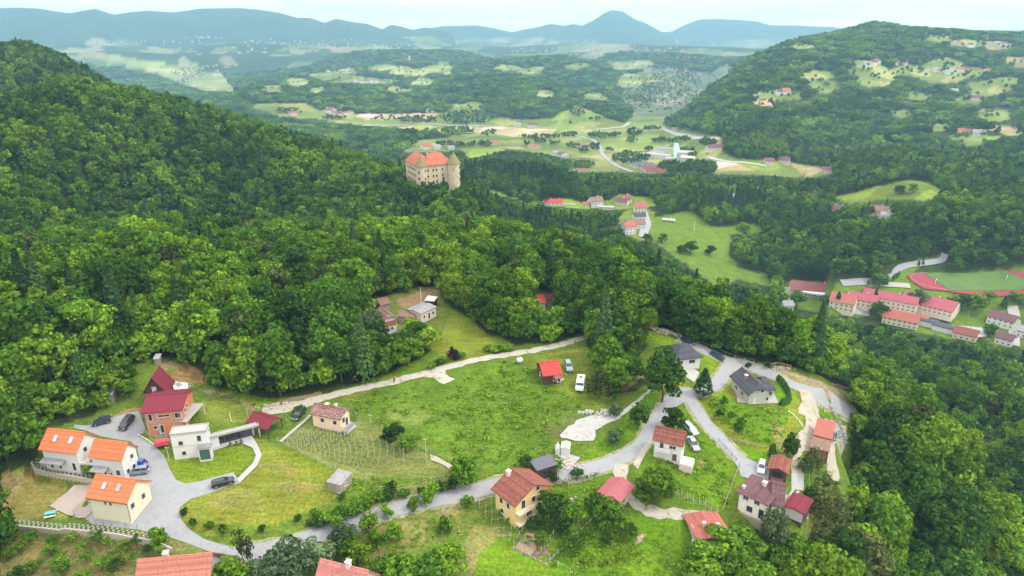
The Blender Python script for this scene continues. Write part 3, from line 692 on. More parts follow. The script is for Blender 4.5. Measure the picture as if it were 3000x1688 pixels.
for s in range(7):
    rs = np.random.RandomState(100 + s)
    R = [4.4, 4.9, 3.9, 5.2, 4.2, 4.7, 3.6][s]; hz_ = [5.4, 4.9, 5.8, 4.6, 5.2, 5.6, 5.9][s]
    P, N = crown_points(rs, R, 8.9, hz_ + .9, 50, 62, 1.45, -.8)
    BROAD.append((leaves_mesh('broad_crown', P, N, .42, rs, M_BROAD), trunk_mesh('broad_trunk', 13, .32, 3, rs)))
for s, (R, hz_, mt) in enumerate([(3.0, 7.6, M_BROAD), (2.6, 6.6, M_BROAD), (4.2, 5.6, M_OLIVE), (3.8, 6.2, M_LIME), (5.6, 6.4, M_BROAD)]):
    rs = np.random.RandomState(150 + s)
    P, N = crown_points(rs, R, 9.2, hz_, 54, 58, 1.3 if R < 5 else 1.8, -.8, 0, .4)
    BROAD.append((leaves_mesh('broad_crown', P, N, .40, rs, mt), trunk_mesh('broad_trunk', 14, .3, 3, rs)))
NB = len(BROAD)
def pick(rs, n):
    return rs.choice(NB, n, p=np.array([.098]*7 + [.09, .07, .05, .024, .08]))
def conifer_points(rs, H, R, n):
    t = rs.rand(n) ** .75
    z = 1.5 + (H - 1.5) * t
    a = rs.rand(n) * 2 * math.pi
    tier = .72 + .28 * np.abs(np.sin(z * 2.1 + a * .5))
    r = R * (1 - t) ** .85 * tier * (.6 + .45 * rs.rand(n)) + .15
    P = np.stack([r * np.cos(a), r * np.sin(a), z - r * .25], 1)
    N = np.stack([np.cos(a) * .7, np.sin(a) * .7, np.full(n, .8)], 1) + rs.normal(size=(n, 3)) * .3
    return P, N
for s in range(3):
    rs = np.random.RandomState(200 + s)
    P, N = conifer_points(rs, 19, [3.0, 3.5, 2.6][s], 1900)
    CONIF.append((leaves_mesh('conifer_crown', P, N, .40, rs, M_CONIF), trunk_mesh('conifer_trunk', 22, .3, 0, rs)))
def special(seed, R, zc, hz_, nl, per, lr, size, m_, th, low=-.55, irr=.25):
    rs = np.random.RandomState(seed)
    P, N = crown_points(rs, R, zc, hz_, nl, per, lr, low, 0, irr)
    return (leaves_mesh('crown_leaves', P, N, size, rs, m_), trunk_mesh('stem_wood', th, .045 * th * .5 + .05, 2, rs))
# far-away kinds: fewer, larger clumps
FARB = []
for s in range(4):
    rs = np.random.RandomState(300 + s)
    P, N = crown_points(rs, 4.4, 9.0, 5.6, 24, 20, 1.6, -.7)
    FARB.append(leaves_mesh('far_broad_crown', P, N, .75, rs, M_HILL))
rs = np.random.RandomState(333); P, N = conifer_points(rs, 18, 3.0, 260); FARB.append(leaves_mesh('far_conifer_crown', P, N, .85, rs, M_CONIF))
CLUMP = []
for s in range(4):
    rs = np.random.RandomState(400 + s); PP, NN = [], []
    for k in range(8):
        a, r = rs.rand() * 6.28, 11 * math.sqrt(rs.rand())
        P, N = crown_points(rs, 4.8, 7 + rs.rand() * 4, 4.6, 9, 9, 2.2)
        P[:, 0] += r * math.cos(a); P[:, 1] += r * math.sin(a); PP.append(P); NN.append(N)
    CLUMP.append(leaves_mesh('canopy_clump', np.concatenate(PP), np.concatenate(NN), 1.3, rs, M_HILL))
def scatter(name, label, meshes, pts, rot, scl, idx):
    """one object: a cloud of points carrying tree instances"""
    pc = bpy.data.collections.new(name + '_kinds')
    for i, mm in enumerate(meshes):
        o = bpy.data.objects.new('kind_%02d' % i, mm); pc.objects.link(o)
    me = bpy.data.meshes.new(name)
    me.vertices.add(len(pts)); me.vertices.foreach_set('co', np.asarray(pts, np.float32).ravel())
    for nm, ty, arr in (('rot', 'FLOAT', rot), ('scl', 'FLOAT', scl)):
        at_ = me.attributes.new(nm, ty, 'POINT'); at_.data.foreach_set('value', np.asarray(arr, np.float32))
    at_ = me.attributes.new('idx', 'INT', 'POINT'); at_.data.foreach_set('value', np.asarray(idx, np.int32))
    o = bpy.data.objects.new(name, me); COL.objects.link(o)
    o['kind'] = 'stuff'; o['label'] = label
    ng = bpy.data.node_groups.new(name, 'GeometryNodeTree')
    ng.interface.new_socket('Geometry', in_out='INPUT', socket_type='NodeSocketGeometry')
    ng.interface.new_socket('Geometry', in_out='OUTPUT', socket_type='NodeSocketGeometry')
    N_, L_ = ng.nodes, ng.links
    gi, go = N_.new('NodeGroupInput'), N_.new('NodeGroupOutput')
    ip = N_.new('GeometryNodeInstanceOnPoints'); ci = N_.new('GeometryNodeCollectionInfo')
    ci.inputs['Collection'].default_value = pc; ci.inputs['Separate Children'].default_value = True; ci.inputs['Reset Children'].default_value = True
    ip.inputs['Pick Instance'].default_value = True
    def na(nm, ty):
        x = N_.new('GeometryNodeInputNamedAttribute'); x.data_type = ty; x.inputs['Name'].default_value = nm
        return [q for q in x.outputs if q.enabled][0]
    cx = N_.new('ShaderNodeCombineXYZ'); L_.new(na('rot', 'FLOAT'), cx.inputs['Z'])
    L_.new(gi.outputs[0], ip.inputs['Points']); L_.new(ci.outputs[0], ip.inputs['Instance'])
    L_.new(na('idx', 'INT'), ip.inputs['Instance Index']); L_.new(cx.outputs[0], ip.inputs['Rotation']); L_.new(na('scl', 'FLOAT'), ip.inputs['Scale'])
    L_.new(ip.outputs[0], go.inputs[0])
    md = o.modifiers.new('scatter', 'NODES'); md.node_group = ng
    return o
def jitter_grid(d0, d1, sp, rs):
    """points about sp metres apart between two distances"""
    n = int(0.5 * (A1 - A0) * (d1**2 - d0**2) / sp**2)
    g = int(2 * d1 * .83 / sp)
    xs = (np.arange(g) - g / 2) * sp
    ys = np.arange(int(d1 / sp)) * sp
    X, Y = np.meshgrid(xs, ys); X = X + (np.arange(X.shape[0]) % 2)[:, None] * sp / 2
    X = X.ravel() + (rs.rand(X.size) - .5) * sp * .8; Y = Y.ravel() + (rs.rand(Y.size) - .5) * sp * .8
    d = np.hypot(X, Y); a = np.arctan2(X, Y)
    k = (d > d0) & (d < d1) & (np.abs(a) < A1 - .03)
    return X[k], Y[k]
def forest_pts(d0, d1, sp, hgt, rs, smul=(.55, 1.25)):
    X, Y = jitter_grid(d0, d1, sp, rs)
    Z = zat(X, Y)
    s = smul[0] + (smul[1] - smul[0]) * rs.rand(len(X))
    s *= 1 + .12 * fbm(X, Y, 70, 2, 77)
    wx, wy = wobble(X, Y)
    bx, by = project(X, Y, Z); bx = bx + wx; by = by + wy
    tx, ty = project(X, Y, Z + hgt * s * .98); tx = tx + wx; ty = ty + wy
    mx_, my_ = project(X, Y, Z + hgt * s * .6); mx_ = mx_ + wx; my_ = my_ + wy
    cr = 4.3 * s * FPX / np.hypot(np.hypot(X, Y), Z)
    ux_, uy_ = project(X, Y, Z + hgt * s * .8); ux_ = ux_ + wx; uy_ = uy_ + wy
    lx_, ly_ = project(X, Y, Z + hgt * s * .35); lx_ = lx_ + wx; ly_ = ly_ + wy
    ok = ~(is_clear(bx, by) | is_clear(ux_, uy_) | is_clear(ux_ + cr*.7, uy_) | is_clear(ux_ - cr*.7, uy_) | is_clear(lx_, ly_) | is_clear(tx, ty) | is_clear(mx_, my_) | is_clear(mx_ + cr, my_) | is_clear(mx_ - cr, my_))
    ok &= visible(X, Y, hgt * s + 2)
    ok &= (tx > -160) & (tx < 3160) & (ty < 1760 )
    return X[ok], Y[ok], Z[ok], s[ok]
def off_castle(X, Y):
    a1, a2 = az_el(1231, 486)[0], az_el(1329, 482)[0]
    x1, y1, x2, y2 = 505 * math.sin(a1), 505 * math.cos(a1), 514 * math.sin(a2), 514 * math.cos(a2)
    r = math.atan2(y2 - y1, x2 - x1); c, s_ = math.cos(r), math.sin(r)
    lx, ly = (X - x1) * c + (Y - y1) * s_, -(X - x1) * s_ + (Y - y1) * c
    return ~((lx > -6) & (lx < 33) & (ly > -8) & (ly < 31))
rs = np.random.RandomState(5)
X, Y, Z, s = forest_pts(66, 440, 6.1, 15.5, rs)
# castle stands free
kc = off_castle(X, Y)
X, Y, Z, s = X[kc], Y[kc], Z[kc], s[kc]
conz = fbm(X, Y, 55, 2, 91) + .25 * rs.rand(len(X))
isc = (conz > .72) | (rs.rand(len(X)) < .035)
dist = np.sqrt(X**2 + Y**2 + Z**2)
pxs, pys = project(X, Y, Z + 10)
onscreen = (pxs > -20) & (pxs < 3020) & (pys > 0) & (pys < 1700)
order = np.argsort(np.where(onscreen, dist / s, 1e9))[:290]
single = np.zeros(len(X), bool); single[order] = True
NEAR_N = len(X)
for k in order:
    px_, py_ = pxs[k], pys[k]
    if px_ > 2150: reg, grp = 'in the dense wood that falls away on the right', 'trees of the right-hand wood'
    elif px_ < 1100: reg, grp = 'in the dense wood above the houses on the left', 'trees of the left-hand wood'
    else: reg, grp = 'in the dense wood behind the gravel path', 'trees of the wood behind the path'
    pool = CONIF if isc[k] else BROAD
    cm, tm = CONIF[rs.randint(3)] if isc[k] else BROAD[int(pick(rs, 1)[0])]
    kd = 'dark conifer' if isc[k] else 'green broadleaf tree'
    t = thing('conifer_tree' if isc[k] else 'broadleaf_tree', kd + ' ' + reg, 'tree', (X[k], Y[k], Z[k]), rs.rand() * 6.28, grp + (' (conifers)' if isc[k] else ''))
    t.scale = (s[k] * (.92 + .2 * rs.rand()), s[k] * (.92 + .2 * rs.rand()), s[k])
    inst(cm, 'crown', t); inst(tm, 'trunk', t)
r_ = ~single
pool = [p[0] for p in BROAD] + [p[0] for p in CONIF]
ids = np.where(isc, NB + rs.randint(0, 3, len(X)), pick(rs, len(X)))
scatter('near_forest', 'dense leafy wood around the hamlet', pool, np.stack([X, Y, Z], -1)[r_], rs.rand(r_.sum()) * 6.28, s[r_], ids[r_])
X, Y, Z, s = forest_pts(440, 1350, 6.5, 15.5, rs, (.55, 1.08))
kc = off_castle(X, Y)
X, Y, Z, s = X[kc], Y[kc], Z[kc], s[kc]
isc = ((fbm(X, Y, 120, 3, 92) + .2 * rs.rand(len(X))) > .60) | (rs.rand(len(X)) < .05)
ids = np.where(isc, 4, rs.randint(0, 4, len(X)))
scatter('hillside_forest', 'wooded slopes around the castle and the valley edge', FARB, np.stack([X, Y, Z], -1), rs.rand(len(X)) * 6.28, s, ids)
N2 = len(X)
X, Y, Z, s = forest_pts(1350, 4300, 18.0, 14, rs, (.6, 1.25))
scatter('distant_forest', 'far wooded hills fading into the haze', CLUMP, np.stack([X, Y, Z - 3], -1), rs.rand(len(X)) * 6.28, s * 1.1, rs.randint(0, 4, len(X)))
print('TREES', NEAR_N, N2, len(X))
# ---------------------------------------------------------------- roads, paths, yards: sheets draped on the ground
M_ASPH = mat('asphalt', (.27,.27,.275), .95, .14, .6, spots=((.235,.235,.235), .56, .6), bump=.15)
M_CONC = mat('concrete', (.35,.335,.31), .9, .08, .5, spots=((.29,.28,.25), .6, 1.2))
M_GRAV = mat('gravel', (.36,.33,.27), 1, .22, 1.6, spots=((.20,.20,.09), .56, .8), bump=.4)
M_WGRAV = mat('white_gravel', (.34,.33,.31), 1, .18, 1.2, spots=((.24,.23,.15), .58, .7), bump=.5)
M_DIRT = mat('dirt_road', (.35,.31,.24), 1, .2, 1.2, spots=((.23,.22,.10), .56, .7), bump=.4)
M_PAVE = mat('pinkish_paving', (.36,.29,.25), .9, .12, 1.8, spots=((.31,.26,.22), .55, 2))
M_TRACK = mat('red_track', (.27,.045,.06), .9, .08, .2)
M_PITCH = mat('pitch_grass', (.09,.165,.035), 1, .15, .12)
M_WHITE = mat('white_paint', (.8,.8,.78), .7, .05, 2)
M_VERGE = mat('verge', (.20,.20,.09), 1, .35, 1.5, spots=((.30,.27,.18), .50, 1.0), bump=.4)
LIFT = [0.05]
def lift():
    LIFT[0] += 0.006
    return LIFT[0]
def catmull(pts, n=6):
    out = []
    P = [pts[0]] + list(pts) + [pts[-1]]
    for i in range(1, len(P) - 2):
        p0, p1, p2, p3 = P[i-1], P[i], P[i+1], P[i+2]
        for k in range(n):
            t = k / n
            out.append(0.5 * ((2*p1) + (p2-p0)*t + (2*p0-5*p1+4*p2-p3)*t*t + (3*p1-p0-3*p2+p3)*t**3))
    out.append(P[-2])
    return out
def ribbon(name, label, px, width, m_, off=None, cross=4, world=False, wav=.0, n=None):
    pts = [Vector((p[0], p[1], 0)) if world else G(*p) for p in px]
    for p in pts: p.z = 0
    L = sum((pts[i+1] - pts[i]).length for i in range(len(pts) - 1))
    n = n or max(3, int(L / len(pts) / max(1.2, (width if not isinstance(width, tuple) else width[0]) * .4)))
    c = catmull(pts, min(n, 24))
    off = lift() if off is None else off
    mb = MB(); rows = []
    for i, p in enumerate(c):
        t = (c[min(i+1, len(c)-1)] - c[max(i-1, 0)]); t.normalize()
        nr = Vector((-t.y, t.x, 0)); w = width[0] + (width[1]-width[0]) * i / len(c) if isinstance(width, tuple) else width
        row = []
        for k in range(cross + 1):
            f = (k / cross - .5) * w
            if wav and k in (0, cross): f += wav * (random.random() - .5)
            q = p + nr * f
            row.append((q.x, q.y, zf(q.x, q.y) + off))
        rows.append(row)
    vs = [v for r in rows for v in r]
    fs = [(i*(cross+1)+k, i*(cross+1)+k+1, (i+1)*(cross+1)+k+1, (i+1)*(cross+1)+k) for i in range(len(rows)-1) for k in range(cross)]
    mb.add(vs, fs)
    o = mb.build(name, m_)
    if label: structure(o, label)
    if m_.name == 'asphalt' and off < .5:      # gravelly verge a little wider than the carriageway
        ribbon('verge', 'gravelly verge of the ' + label, px, width + 1.3 if not isinstance(width, tuple) else width, M_VERGE, off=.03, wav=.8, n=n)
    return o
def patch_(name, label, px, m_, off=None, step=1.6, zoff=None, jit=0.0):
    pts = [G(*p) for p in px]
    # densify outline
    out = []
    for i, p in enumerate(pts):
        q = pts[(i+1) % len(pts)]; k = max(1, int((q - p).length / step))
        for j in range(k):
            r = p.lerp(q, j / k)
            out.append((r.x + (random.random()-.5)*jit, r.y + (random.random()-.5)*jit))
    A = np.array(out); lo, hi = A.min(0), A.max(0)
    gx, gy = np.meshgrid(np.arange(lo[0] + step/2, hi[0], step), np.arange(lo[1] + step/2, hi[1], step))
    gx = gx.ravel(); gy = gy.ravel(); k = inpoly(gx, gy, A)
    dmin = np.min(np.hypot(gx[k][:, None] - A[None, :, 0], gy[k][:, None] - A[None, :, 1]), 1) if k.any() else np.array([])
    ins = [(x, y) for x, y, d_ in zip(gx[k], gy[k], dmin) if d_ > step * .4]
    v2 = [Vector(p) for p in out] + [Vector(p) for p in ins]
    res = delaunay_2d_cdt(v2, [(i, (i+1) % len(out)) for i in range(len(out))], [], 1, 1e-4)
    off = lift() if off is None else off
    vs = [(v.x, v.y, zf(v.x, v.y) + off) for v in res[0]]
    mb = MB().add(vs, res[2])
    o = mb.build(name, m_)
    if label: structure(o, label)
    return o
def zm(ox, oy, sc, *pts):
    return [(ox + x / sc, oy + y / sc) for x, y in pts]
Z1 = (0, 1000, 4.287); Z2 = (0, 1300, 3.68); Z3 = (400, 1050, 3.623); Z4 = (700, 1000, 3.623); Z5 = (600, 1350, 3.68)
Z6 = (1400, 950, 4.14); Z7 = (1400, 1288, 3.623); Z8 = (1850, 950, 3.623); Z9 = (2000, 1200, 2.97); Z10 = (1050, 800, 3.623)
ZA = (2200, 700, 3.178); ZB = (1100, 400, 4.14); ZC = (1500, 350, 3.623); ZD = (2100, 400, 2.862); ZE = (500, 100, 2.576); ZF = (1500, 0, 1.717)

patch_('road', 'asphalt lane and parking around the orange-roofed houses', [(217,1245),(280,1246),(313,1230),(364,1212),(408,1205),(428,1262),(406,1278),(427,1292),(455,1306),(462,1316),(481,1335),(497,1373),(516,1406),(543,1417),(584,1411),(684,1384),(700,1409),(701,1417),(676,1423),(607,1448),(557,1463),(530,1485),(523,1501),(533,1525),(557,1553),(598,1580),(652,1596),(700,1606),(740,1612),(730,1628),(680,1628),(617,1618),(538,1588),(497,1575),(450,1562),(402,1552),(330,1545),(272,1537),(250,1521),(262,1500),(300,1420),(375,1395),(410,1350),(401,1310),(382,1294),(301,1280),(256,1264),(217,1254)], M_ASPH, step=2.2)
ribbon('road', 'narrow asphalt road running along the lower gardens', [(700,1617),(760,1615),(850,1595),(950,1562),(1010,1540),(1083,1518),(1147,1494),(1217,1477),(1293,1460),(1357,1449),(1400,1437),(1497,1412),(1593,1397),(1676,1386),(1786,1358),(1842,1329),(1883,1302),(1905,1259),(1941,1207),(1969,1171),(2004,1149),(2043,1154)], 3.6, M_ASPH)
ribbon('road', 'short asphalt link past the lone conifer', [(2015,1148),(2043,1154),(2071,1140),(2098,1127),(2120,1099),(2134,1077),(2151,1063)], 3.6, M_ASPH)
ribbon('road', 'asphalt road along the upper edge of the hamlet', [(1985,992),(2027,1008),(2071,1030),(2112,1049),(2151,1063),(2195,1071),(2236,1088),(2278,1105),(2319,1127),(2361,1143),(2402,1162),(2457,1187),(2520,1219)], 4.0, M_ASPH)
ribbon('road', 'asphalt lane down to the mauve-roofed house', [(2010,1152),(2029,1182),(2051,1215),(2076,1251),(2104,1279),(2126,1303),(2150,1329),(2175,1350)], 3.3, M_ASPH)
patch_('road', 'asphalt yard of the mauve-roofed house', [(2128,1312),(2165,1330),(2210,1353),(2245,1362),(2262,1400),(2265,1450),(2200,1425),(2190,1402),(2170,1395),(2163,1372),(2146,1345)], M_ASPH)
patch_('road', 'asphalt junction by the big roadside tree', zm(*Z8, (440,700),(560,680),(680,700),(800,680),(860,640),(850,700),(700,770),(690,830),(720,900),(660,880),(600,840),(545,830),(480,870),(400,900),(360,900)), M_ASPH)
ribbon('path', 'gravel path crossing between the wood and the meadow', [(769,1208),(816,1199),(893,1182),(962,1163),(1059,1138),(1142,1121),(1224,1099),(1307,1077),(1400,1054),(1472,1042),(1545,1031),(1605,1019),(1654,1007),(1725,984)], (3.4, 2.4), M_GRAV, wav=.7)
patch_('path', 'gravel turnout beside the path', zm(*Z4, (1940,385),(2200,295),(2195,350),(2290,410),(2170,460),(2060,395)), M_GRAV, jit=.8)
patch_('path', 'gravel forecourt where the path meets the tiled chalet', zm(*Z4, (245,765),(420,705),(700,640),(800,650),(790,680),(690,720),(600,740),(420,770),(300,790)), M_GRAV, jit=.5)
ribbon('path', 'stony track winding below the pink-roofed house', [(1817,1360),(1815,1398),(1825,1431),(1853,1470),(1897,1495),(1952,1506),(2035,1509),(2070,1522),(2090,1535)], 2.6, M_GRAV, wav=.8)
patch_('path', 'stony forecourt at the top of the winding track', zm(*Z7, (1450,275),(1590,270),(1580,400),(1590,520),(1510,540),(1440,480),(1470,400)), M_GRAV, jit=.5)
patch_('path', 'white gravel lot with a track leading up to it', zm(*Z6, (985,1350),(1100,1240),(1260,1140),(1400,1110),(1475,1120),(1480,1060),(1560,1045),(1620,1115),(1700,1090),(1800,1020),(1900,930),(2080,790),(2110,805),(1960,940),(1850,1040),(1720,1150),(1540,1210),(1430,1300),(1400,1420),(1200,1415),(1000,1375)), M_WGRAV, jit=.7)
patch_('path', 'gravel scrap beside the white tent', zm(*Z7, (860,170),(960,150),(1095,185),(1050,230),(1000,290),(900,305),(870,280),(930,220)), M_WGRAV, jit=.8)
patch_('path', 'stone strip beside the house by the junction', zm(*Z7, (1650,265),(1770,60),(1850,20),(1830,80),(1700,315)), M_GRAV, jit=.4)
patch_('path', 'concrete yard of the low grey-roofed bungalow', zm(*Z8, (345,290),(420,440),(480,462),(640,452),(722,520),(700,560),(668,622),(480,500),(380,410),(330,320)), M_CONC)
patch_('path', 'paved yard left of the grey house', zm(*Z8, (1080,465),(1230,470),(1180,560),(1160,620),(1260,850),(1130,838),(1075,660),(1110,560)), M_PAVE, jit=.4)
patch_('path', 'concrete terrace of the grey house', zm(*Z8, (1240,835),(1490,690),(1560,845),(1250,856)), M_CONC)
ribbon('path', 'beige drive leading to the barn', [(2355,1143),(2372,1176),(2378,1204),(2378,1232)], (4.5, 7.0), M_DIRT, wav=.6)
patch_('path', 'beige gravel yard around the barn', zm(*Z9, (1080,20),(1150,20),(1180,60),(1300,105),(1430,140),(1420,280),(1330,300),(1330,420),(1365,600),(1350,665),(1290,640),(1260,540),(1210,400),(1050,370),(1010,430),(1045,560),(950,560),(950,450),(1000,330),(985,240),(1050,170),(1070,70)), M_DIRT, jit=.5)
patch_('path', 'concrete parking slab below the brown garage', zm(*Z9, (945,560),(1055,565),(1052,712),(945,700)), M_CONC)
patch_('path', 'paved yard behind the mauve house', zm(*Z9, (790,700),(905,745),(960,790),(1090,835),(1085,965),(970,880),(880,905),(790,800)), M_PAVE)
for k, q in enumerate([((950,700),(975,705),(925,785),(900,775)), ((995,710),(1020,715),(960,795),(940,785))]):
    patch_('path', 'concrete wheel strip of the drive, ' + ('left one' if k == 0 else 'right one'), zm(*Z9, *q), M_CONC)
patch_('path', 'pale path and terrace of the white modern house', zm(*Z3, (870,925),(960,880),(1110,830),(1225,825),(1290,930),(1332,1035),(1280,1150),(1095,1332),(1062,1292),(1235,1120),(1268,1035),(1230,955),(1110,905),(1000,925),(890,965),(790,1000),(770,960)), M_CONC, step=1.4)
patch_('path', 'pinkish paved terrace of the cream house', zm(*Z2, (535,680),(800,455),(990,450),(940,600),(1010,725),(925,805),(850,812)), M_PAVE)
patch_('path', 'paved terrace of the larger orange-roofed house', zm(*Z2, (425,250),(480,150),(700,150),(870,190),(860,290),(810,275),(500,258)), M_PAVE)
patch_('path', 'paved court between the two orange-roofed houses', zm(*Z2, (830,180),(1000,150),(1060,250),(1380,300),(1390,340),(1000,300),(830,290)), M_PAVE)
patch_('path', 'concrete terrace of the tiled chalet', zm(*Z4, (1030,930),(1210,880),(1255,905),(1142,1005)), M_CONC)
ribbon('path', 'narrow concrete wheel track beside the vineyard fence', zm(*Z4, (440,1075),(560,970),(700,850),(760,790)), .8, M_CONC, cross=2)
patch_('path', 'stone terrace beside the chalet', zm(*Z3, (330,320),(370,250),(545,270),(550,330),(430,345)), M_WHITE)
patch_('path', 'white deck in front of the bright red cabin', zm(*Z6, (880,640),(1010,620),(1052,680),(985,720)), M_CONC)
patch_('path', 'bare earth strip by the lower vineyard corner', zm(*Z4, (2020,1215),(2100,1230),(2270,1330),(2240,1365),(2040,1270)), M_DIRT, jit=.5)
patch_('path', 'bare vegetable plot', zm(*Z7, (380,1160),(520,990),(640,1030),(620,1180),(545,1245)), mat('plot_soil', (.26,.19,.11), 1, .25, 2, bump=.4), jit=.3)
# far roads and the sports ground
for nm, lb, pts, w, m_ in [
  ('road', 'valley road curving past the spa', zm(*ZC, (560,150),(700,180),(850,220),(930,290),(960,370),(1020,430),(1120,500),(1280,560)), 8, M_ASPH),
  ('road', 'valley lane at the foot of the right hill', zm(*ZC, (1600,90),(1660,125),(1800,165),(2000,200),(2190,215)), 8, M_CONC),
  ('road', 'valley lane east of the spa', zm(*ZC, (2080,405),(2200,435),(2350,455),(2536,470),(2700,500)), 7, M_CONC),
  ('road', 'far valley lane among the fields', zm(*ZC, (880,105),(1050,95),(1180,78),(1245,35)), 9, M_CONC),
  ('path', 'field track across the valley', zm(*ZC, (620,405),(780,400),(950,402)), 6, M_CONC),
  ('road', 'straight far valley road', zm(*ZE, (1450,690),(1800,690),(2150,690),(2520,700)), 10, M_CONC),
  ('path', 'forest road with a white edge beyond the castle', zm(*ZC, (60,880),(220,885),(340,880),(520,905),(680,912)), 4, M_CONC),
  ('road', 'lane beside the white farmhouse', zm(*ZC, (1400,985),(1420,1060),(1430,1130),(1400,1200),(1390,1260)), 8, M_ASPH),
  ('road', 'winding road above the school', zm(*ZA, (840,416),(900,415),(1050,405),(1240,380),(1330,350),(1350,310),(1400,272),(1500,245),(1700,222),(1780,200),(1805,145)), 5, M_ASPH),
  ('path', 'pale path behind the school', zm(*ZA, (1080,420),(1250,430),(1480,445)), 4, M_CONC),
  ('road', 'straight lane at the right edge', zm(*ZA, (2428,632),(2450,720),(2455,820),(2448,920),(2444,1000)), 7, M_CONC),
  ('path', 'village lane beyond the castle', zm(*ZB, (180,205),(300,188),(470,158),(620,165)), 5, M_CONC)]:
    ribbon(nm, lb, pts, w, m_, off=.8, cross=2)
patch_('running_track', 'red running track around the football pitch', zm(*ZA, (1448,352),(1480,336),(1560,326),(2370,300),(2560,330),(2760,380),(2760,490),(1900,512),(1830,496),(1600,470),(1500,410)), M_TRACK, off=1.0, step=5)
patch_('football_pitch', 'green football pitch inside the red track', zm(*ZA, (1625,338),(1720,326),(2355,312),(2480,360),(2560,400),(2740,460),(2740,478),(2300,490),(1930,497),(1850,490),(1745,425)), M_PITCH, off=1.3, step=5)
ribbon('lane_line', 'white lane line on the red track', zm(*ZA, (1640,330),(1530,340),(1490,360),(1510,400),(1590,440),(1700,470),(1830,492)), 0.25, M_CONC, off=1.6, cross=1)
patch_('car_park', 'grey car park in front of the long school wing', zm(*ZA, (945,615),(1100,615),(1110,650),(1100,725),(940,700)), M_ASPH, off=.6, step=3)
patch_('car_park', 'pale car park beside the flat grey roofs', zm(*ZA, (1700,790),(2180,835),(2200,915),(2080,925),(2060,860),(1900,880),(1700,830)), M_CONC, off=.6, step=3)
patch_('car_park', 'pale yard left of the school', zm(*ZA, (280,450),(380,450),(400,520),(330,530)), M_CONC, off=.6, step=3)
# ---------------------------------------------------------------- building kit
def rmat(name, col, spots=None, amp=.2, sc=1.4, isl=.22):
    new = name not in MATS
    m = mat(name, col, .8, amp, sc, spots=spots, bump=.25, spec=.25)
    if new and isl:      # every course of tiles weathers a little differently
        n, l = m.node_tree.nodes, m.node_tree.links
        b = n['Principled BSDF']; src = b.inputs['Base Color'].links[0].from_socket
        ge_ = n.new('ShaderNodeNewGeometry'); mr_ = n.new('ShaderNodeMapRange'); mr_.inputs[3].default_value = 1 - isl; mr_.inputs[4].default_value = 1 + isl
        l.new(ge_.outputs['Random Per Island'], mr_.inputs[0])
        v_ = n.new('ShaderNodeVectorMath'); v_.operation = 'SCALE'; l.new(src, v_.inputs[0]); l.new(mr_.outputs[0], v_.inputs['Scale']); l.new(v_.outputs[0], b.inputs['Base Color'])
    return m
R_ORANGE = rmat('orange_tiles', (.56,.15,.06), ((.46,.115,.05), .58, 1.2), .10)
R_CLAY = rmat('clay_tiles', (.22,.073,.050), ((.155,.06,.047), .52, 1.5), .22, isl=.3)
R_CORAL = rmat('coral_tiles', (.33,.105,.08), ((.27,.09,.07), .6, .8), .10)
R_PINK = rmat('pink_sheet', (.34,.105,.11), None, .06)
R_RED = rmat('red_sheet', (.46,.05,.045), ((.36,.04,.035), .62, .8), .08)
R_WINE = rmat('wine_sheet', (.165,.022,.036), ((.12,.02,.03), .62, .6), .10)
R_MAUVE = rmat('mauve_tiles', (.135,.066,.07), ((.10,.055,.058), .58, 1.4), .14)
R_GREY = rmat('grey_shingles', (.062,.064,.076), ((.085,.087,.098), .60, 1.1), .12)
R_LGREY = rmat('weathered_sheet', (.26,.25,.25), ((.20,.19,.18), .56, 1.2), .2)
R_BROWN = rmat('brown_tiles', (.20,.115,.085), ((.28,.18,.15), .55, 1.6), .25)
R_SPECK = rmat('speckled_tiles', (.18,.09,.08), ((.34,.22,.19), .50, 2.6), .25)
R_MOSS = rmat('mossy_tiles', (.20,.18,.075), ((.25,.16,.08), .55, .8), .2)
R_CAST = rmat('castle_tiles', (.42,.125,.08), ((.34,.11,.07), .60, .25), .12)
W_WHITE = mat('white_render', (.62,.61,.58), .9, .04, .5, spots=((.50,.48,.43), .64, .4))
W_CREAM = mat('cream_render', (.64,.60,.42), .9, .04, .5, spots=((.56,.52,.36), .66, .4))
W_YELLOW = mat('yellow_render', (.70,.50,.22), .9, .05, .5)
W_PEACH = mat('peach_render', (.75,.55,.38), .9, .05, .5)
W_BEIGE = mat('beige_render', (.62,.53,.42), .9, .06, .5)
W_SAGE = mat('sage_render', (.42,.43,.34), .9, .05, .5)
W_GREY = mat('grey_render', (.36,.35,.33), .9, .12, .8)
W_STONE = mat('old_stone', (.58,.47,.31), .95, .16, .5, spots=((.38,.32,.22), .56, .35))
W_BRICK = mat('raw_brick', (.55,.20,.09), .95, .12, 2.2)
W_WOOD = mat('weathered_wood', (.30,.24,.18), .9, .2, 2)
W_DWOOD = mat('dark_wood', (.075,.035,.025), .85, .2, 2)
W_OWOOD = mat('orange_wood', (.30,.12,.05), .8, .2, 2)
M_GLASS = mat('window_glass', (.030,.036,.045), .12, .1, .5, spec=.7)
M_BGLASS = mat('skylight_glass', (.50,.55,.60), .15, .1, .5, spec=.7)
M_FRAME = mat('window_frame', (.6,.59,.57), .6, .04, 1)
M_DFRAME = mat('dark_frame', (.10,.08,.07), .6, .1, 1)
M_METAL = mat('zinc', (.32,.33,.35), .45, .1, 1, metal=.6)
M_CHIM = mat('chimney_render', (.55,.50,.46), .9, .12, 2)
M_CHIMR = mat('chimney_brick', (.42,.14,.08), .9, .2, 2)
M_LOG = mat('split_logs', (.30,.15,.09), .95, .35, 4, bump=.5)
M_DARK = mat('interior_shade', (.018,.016,.016), .9, .2, 1)  # near-black colour standing in for the shade inside unlit rooms
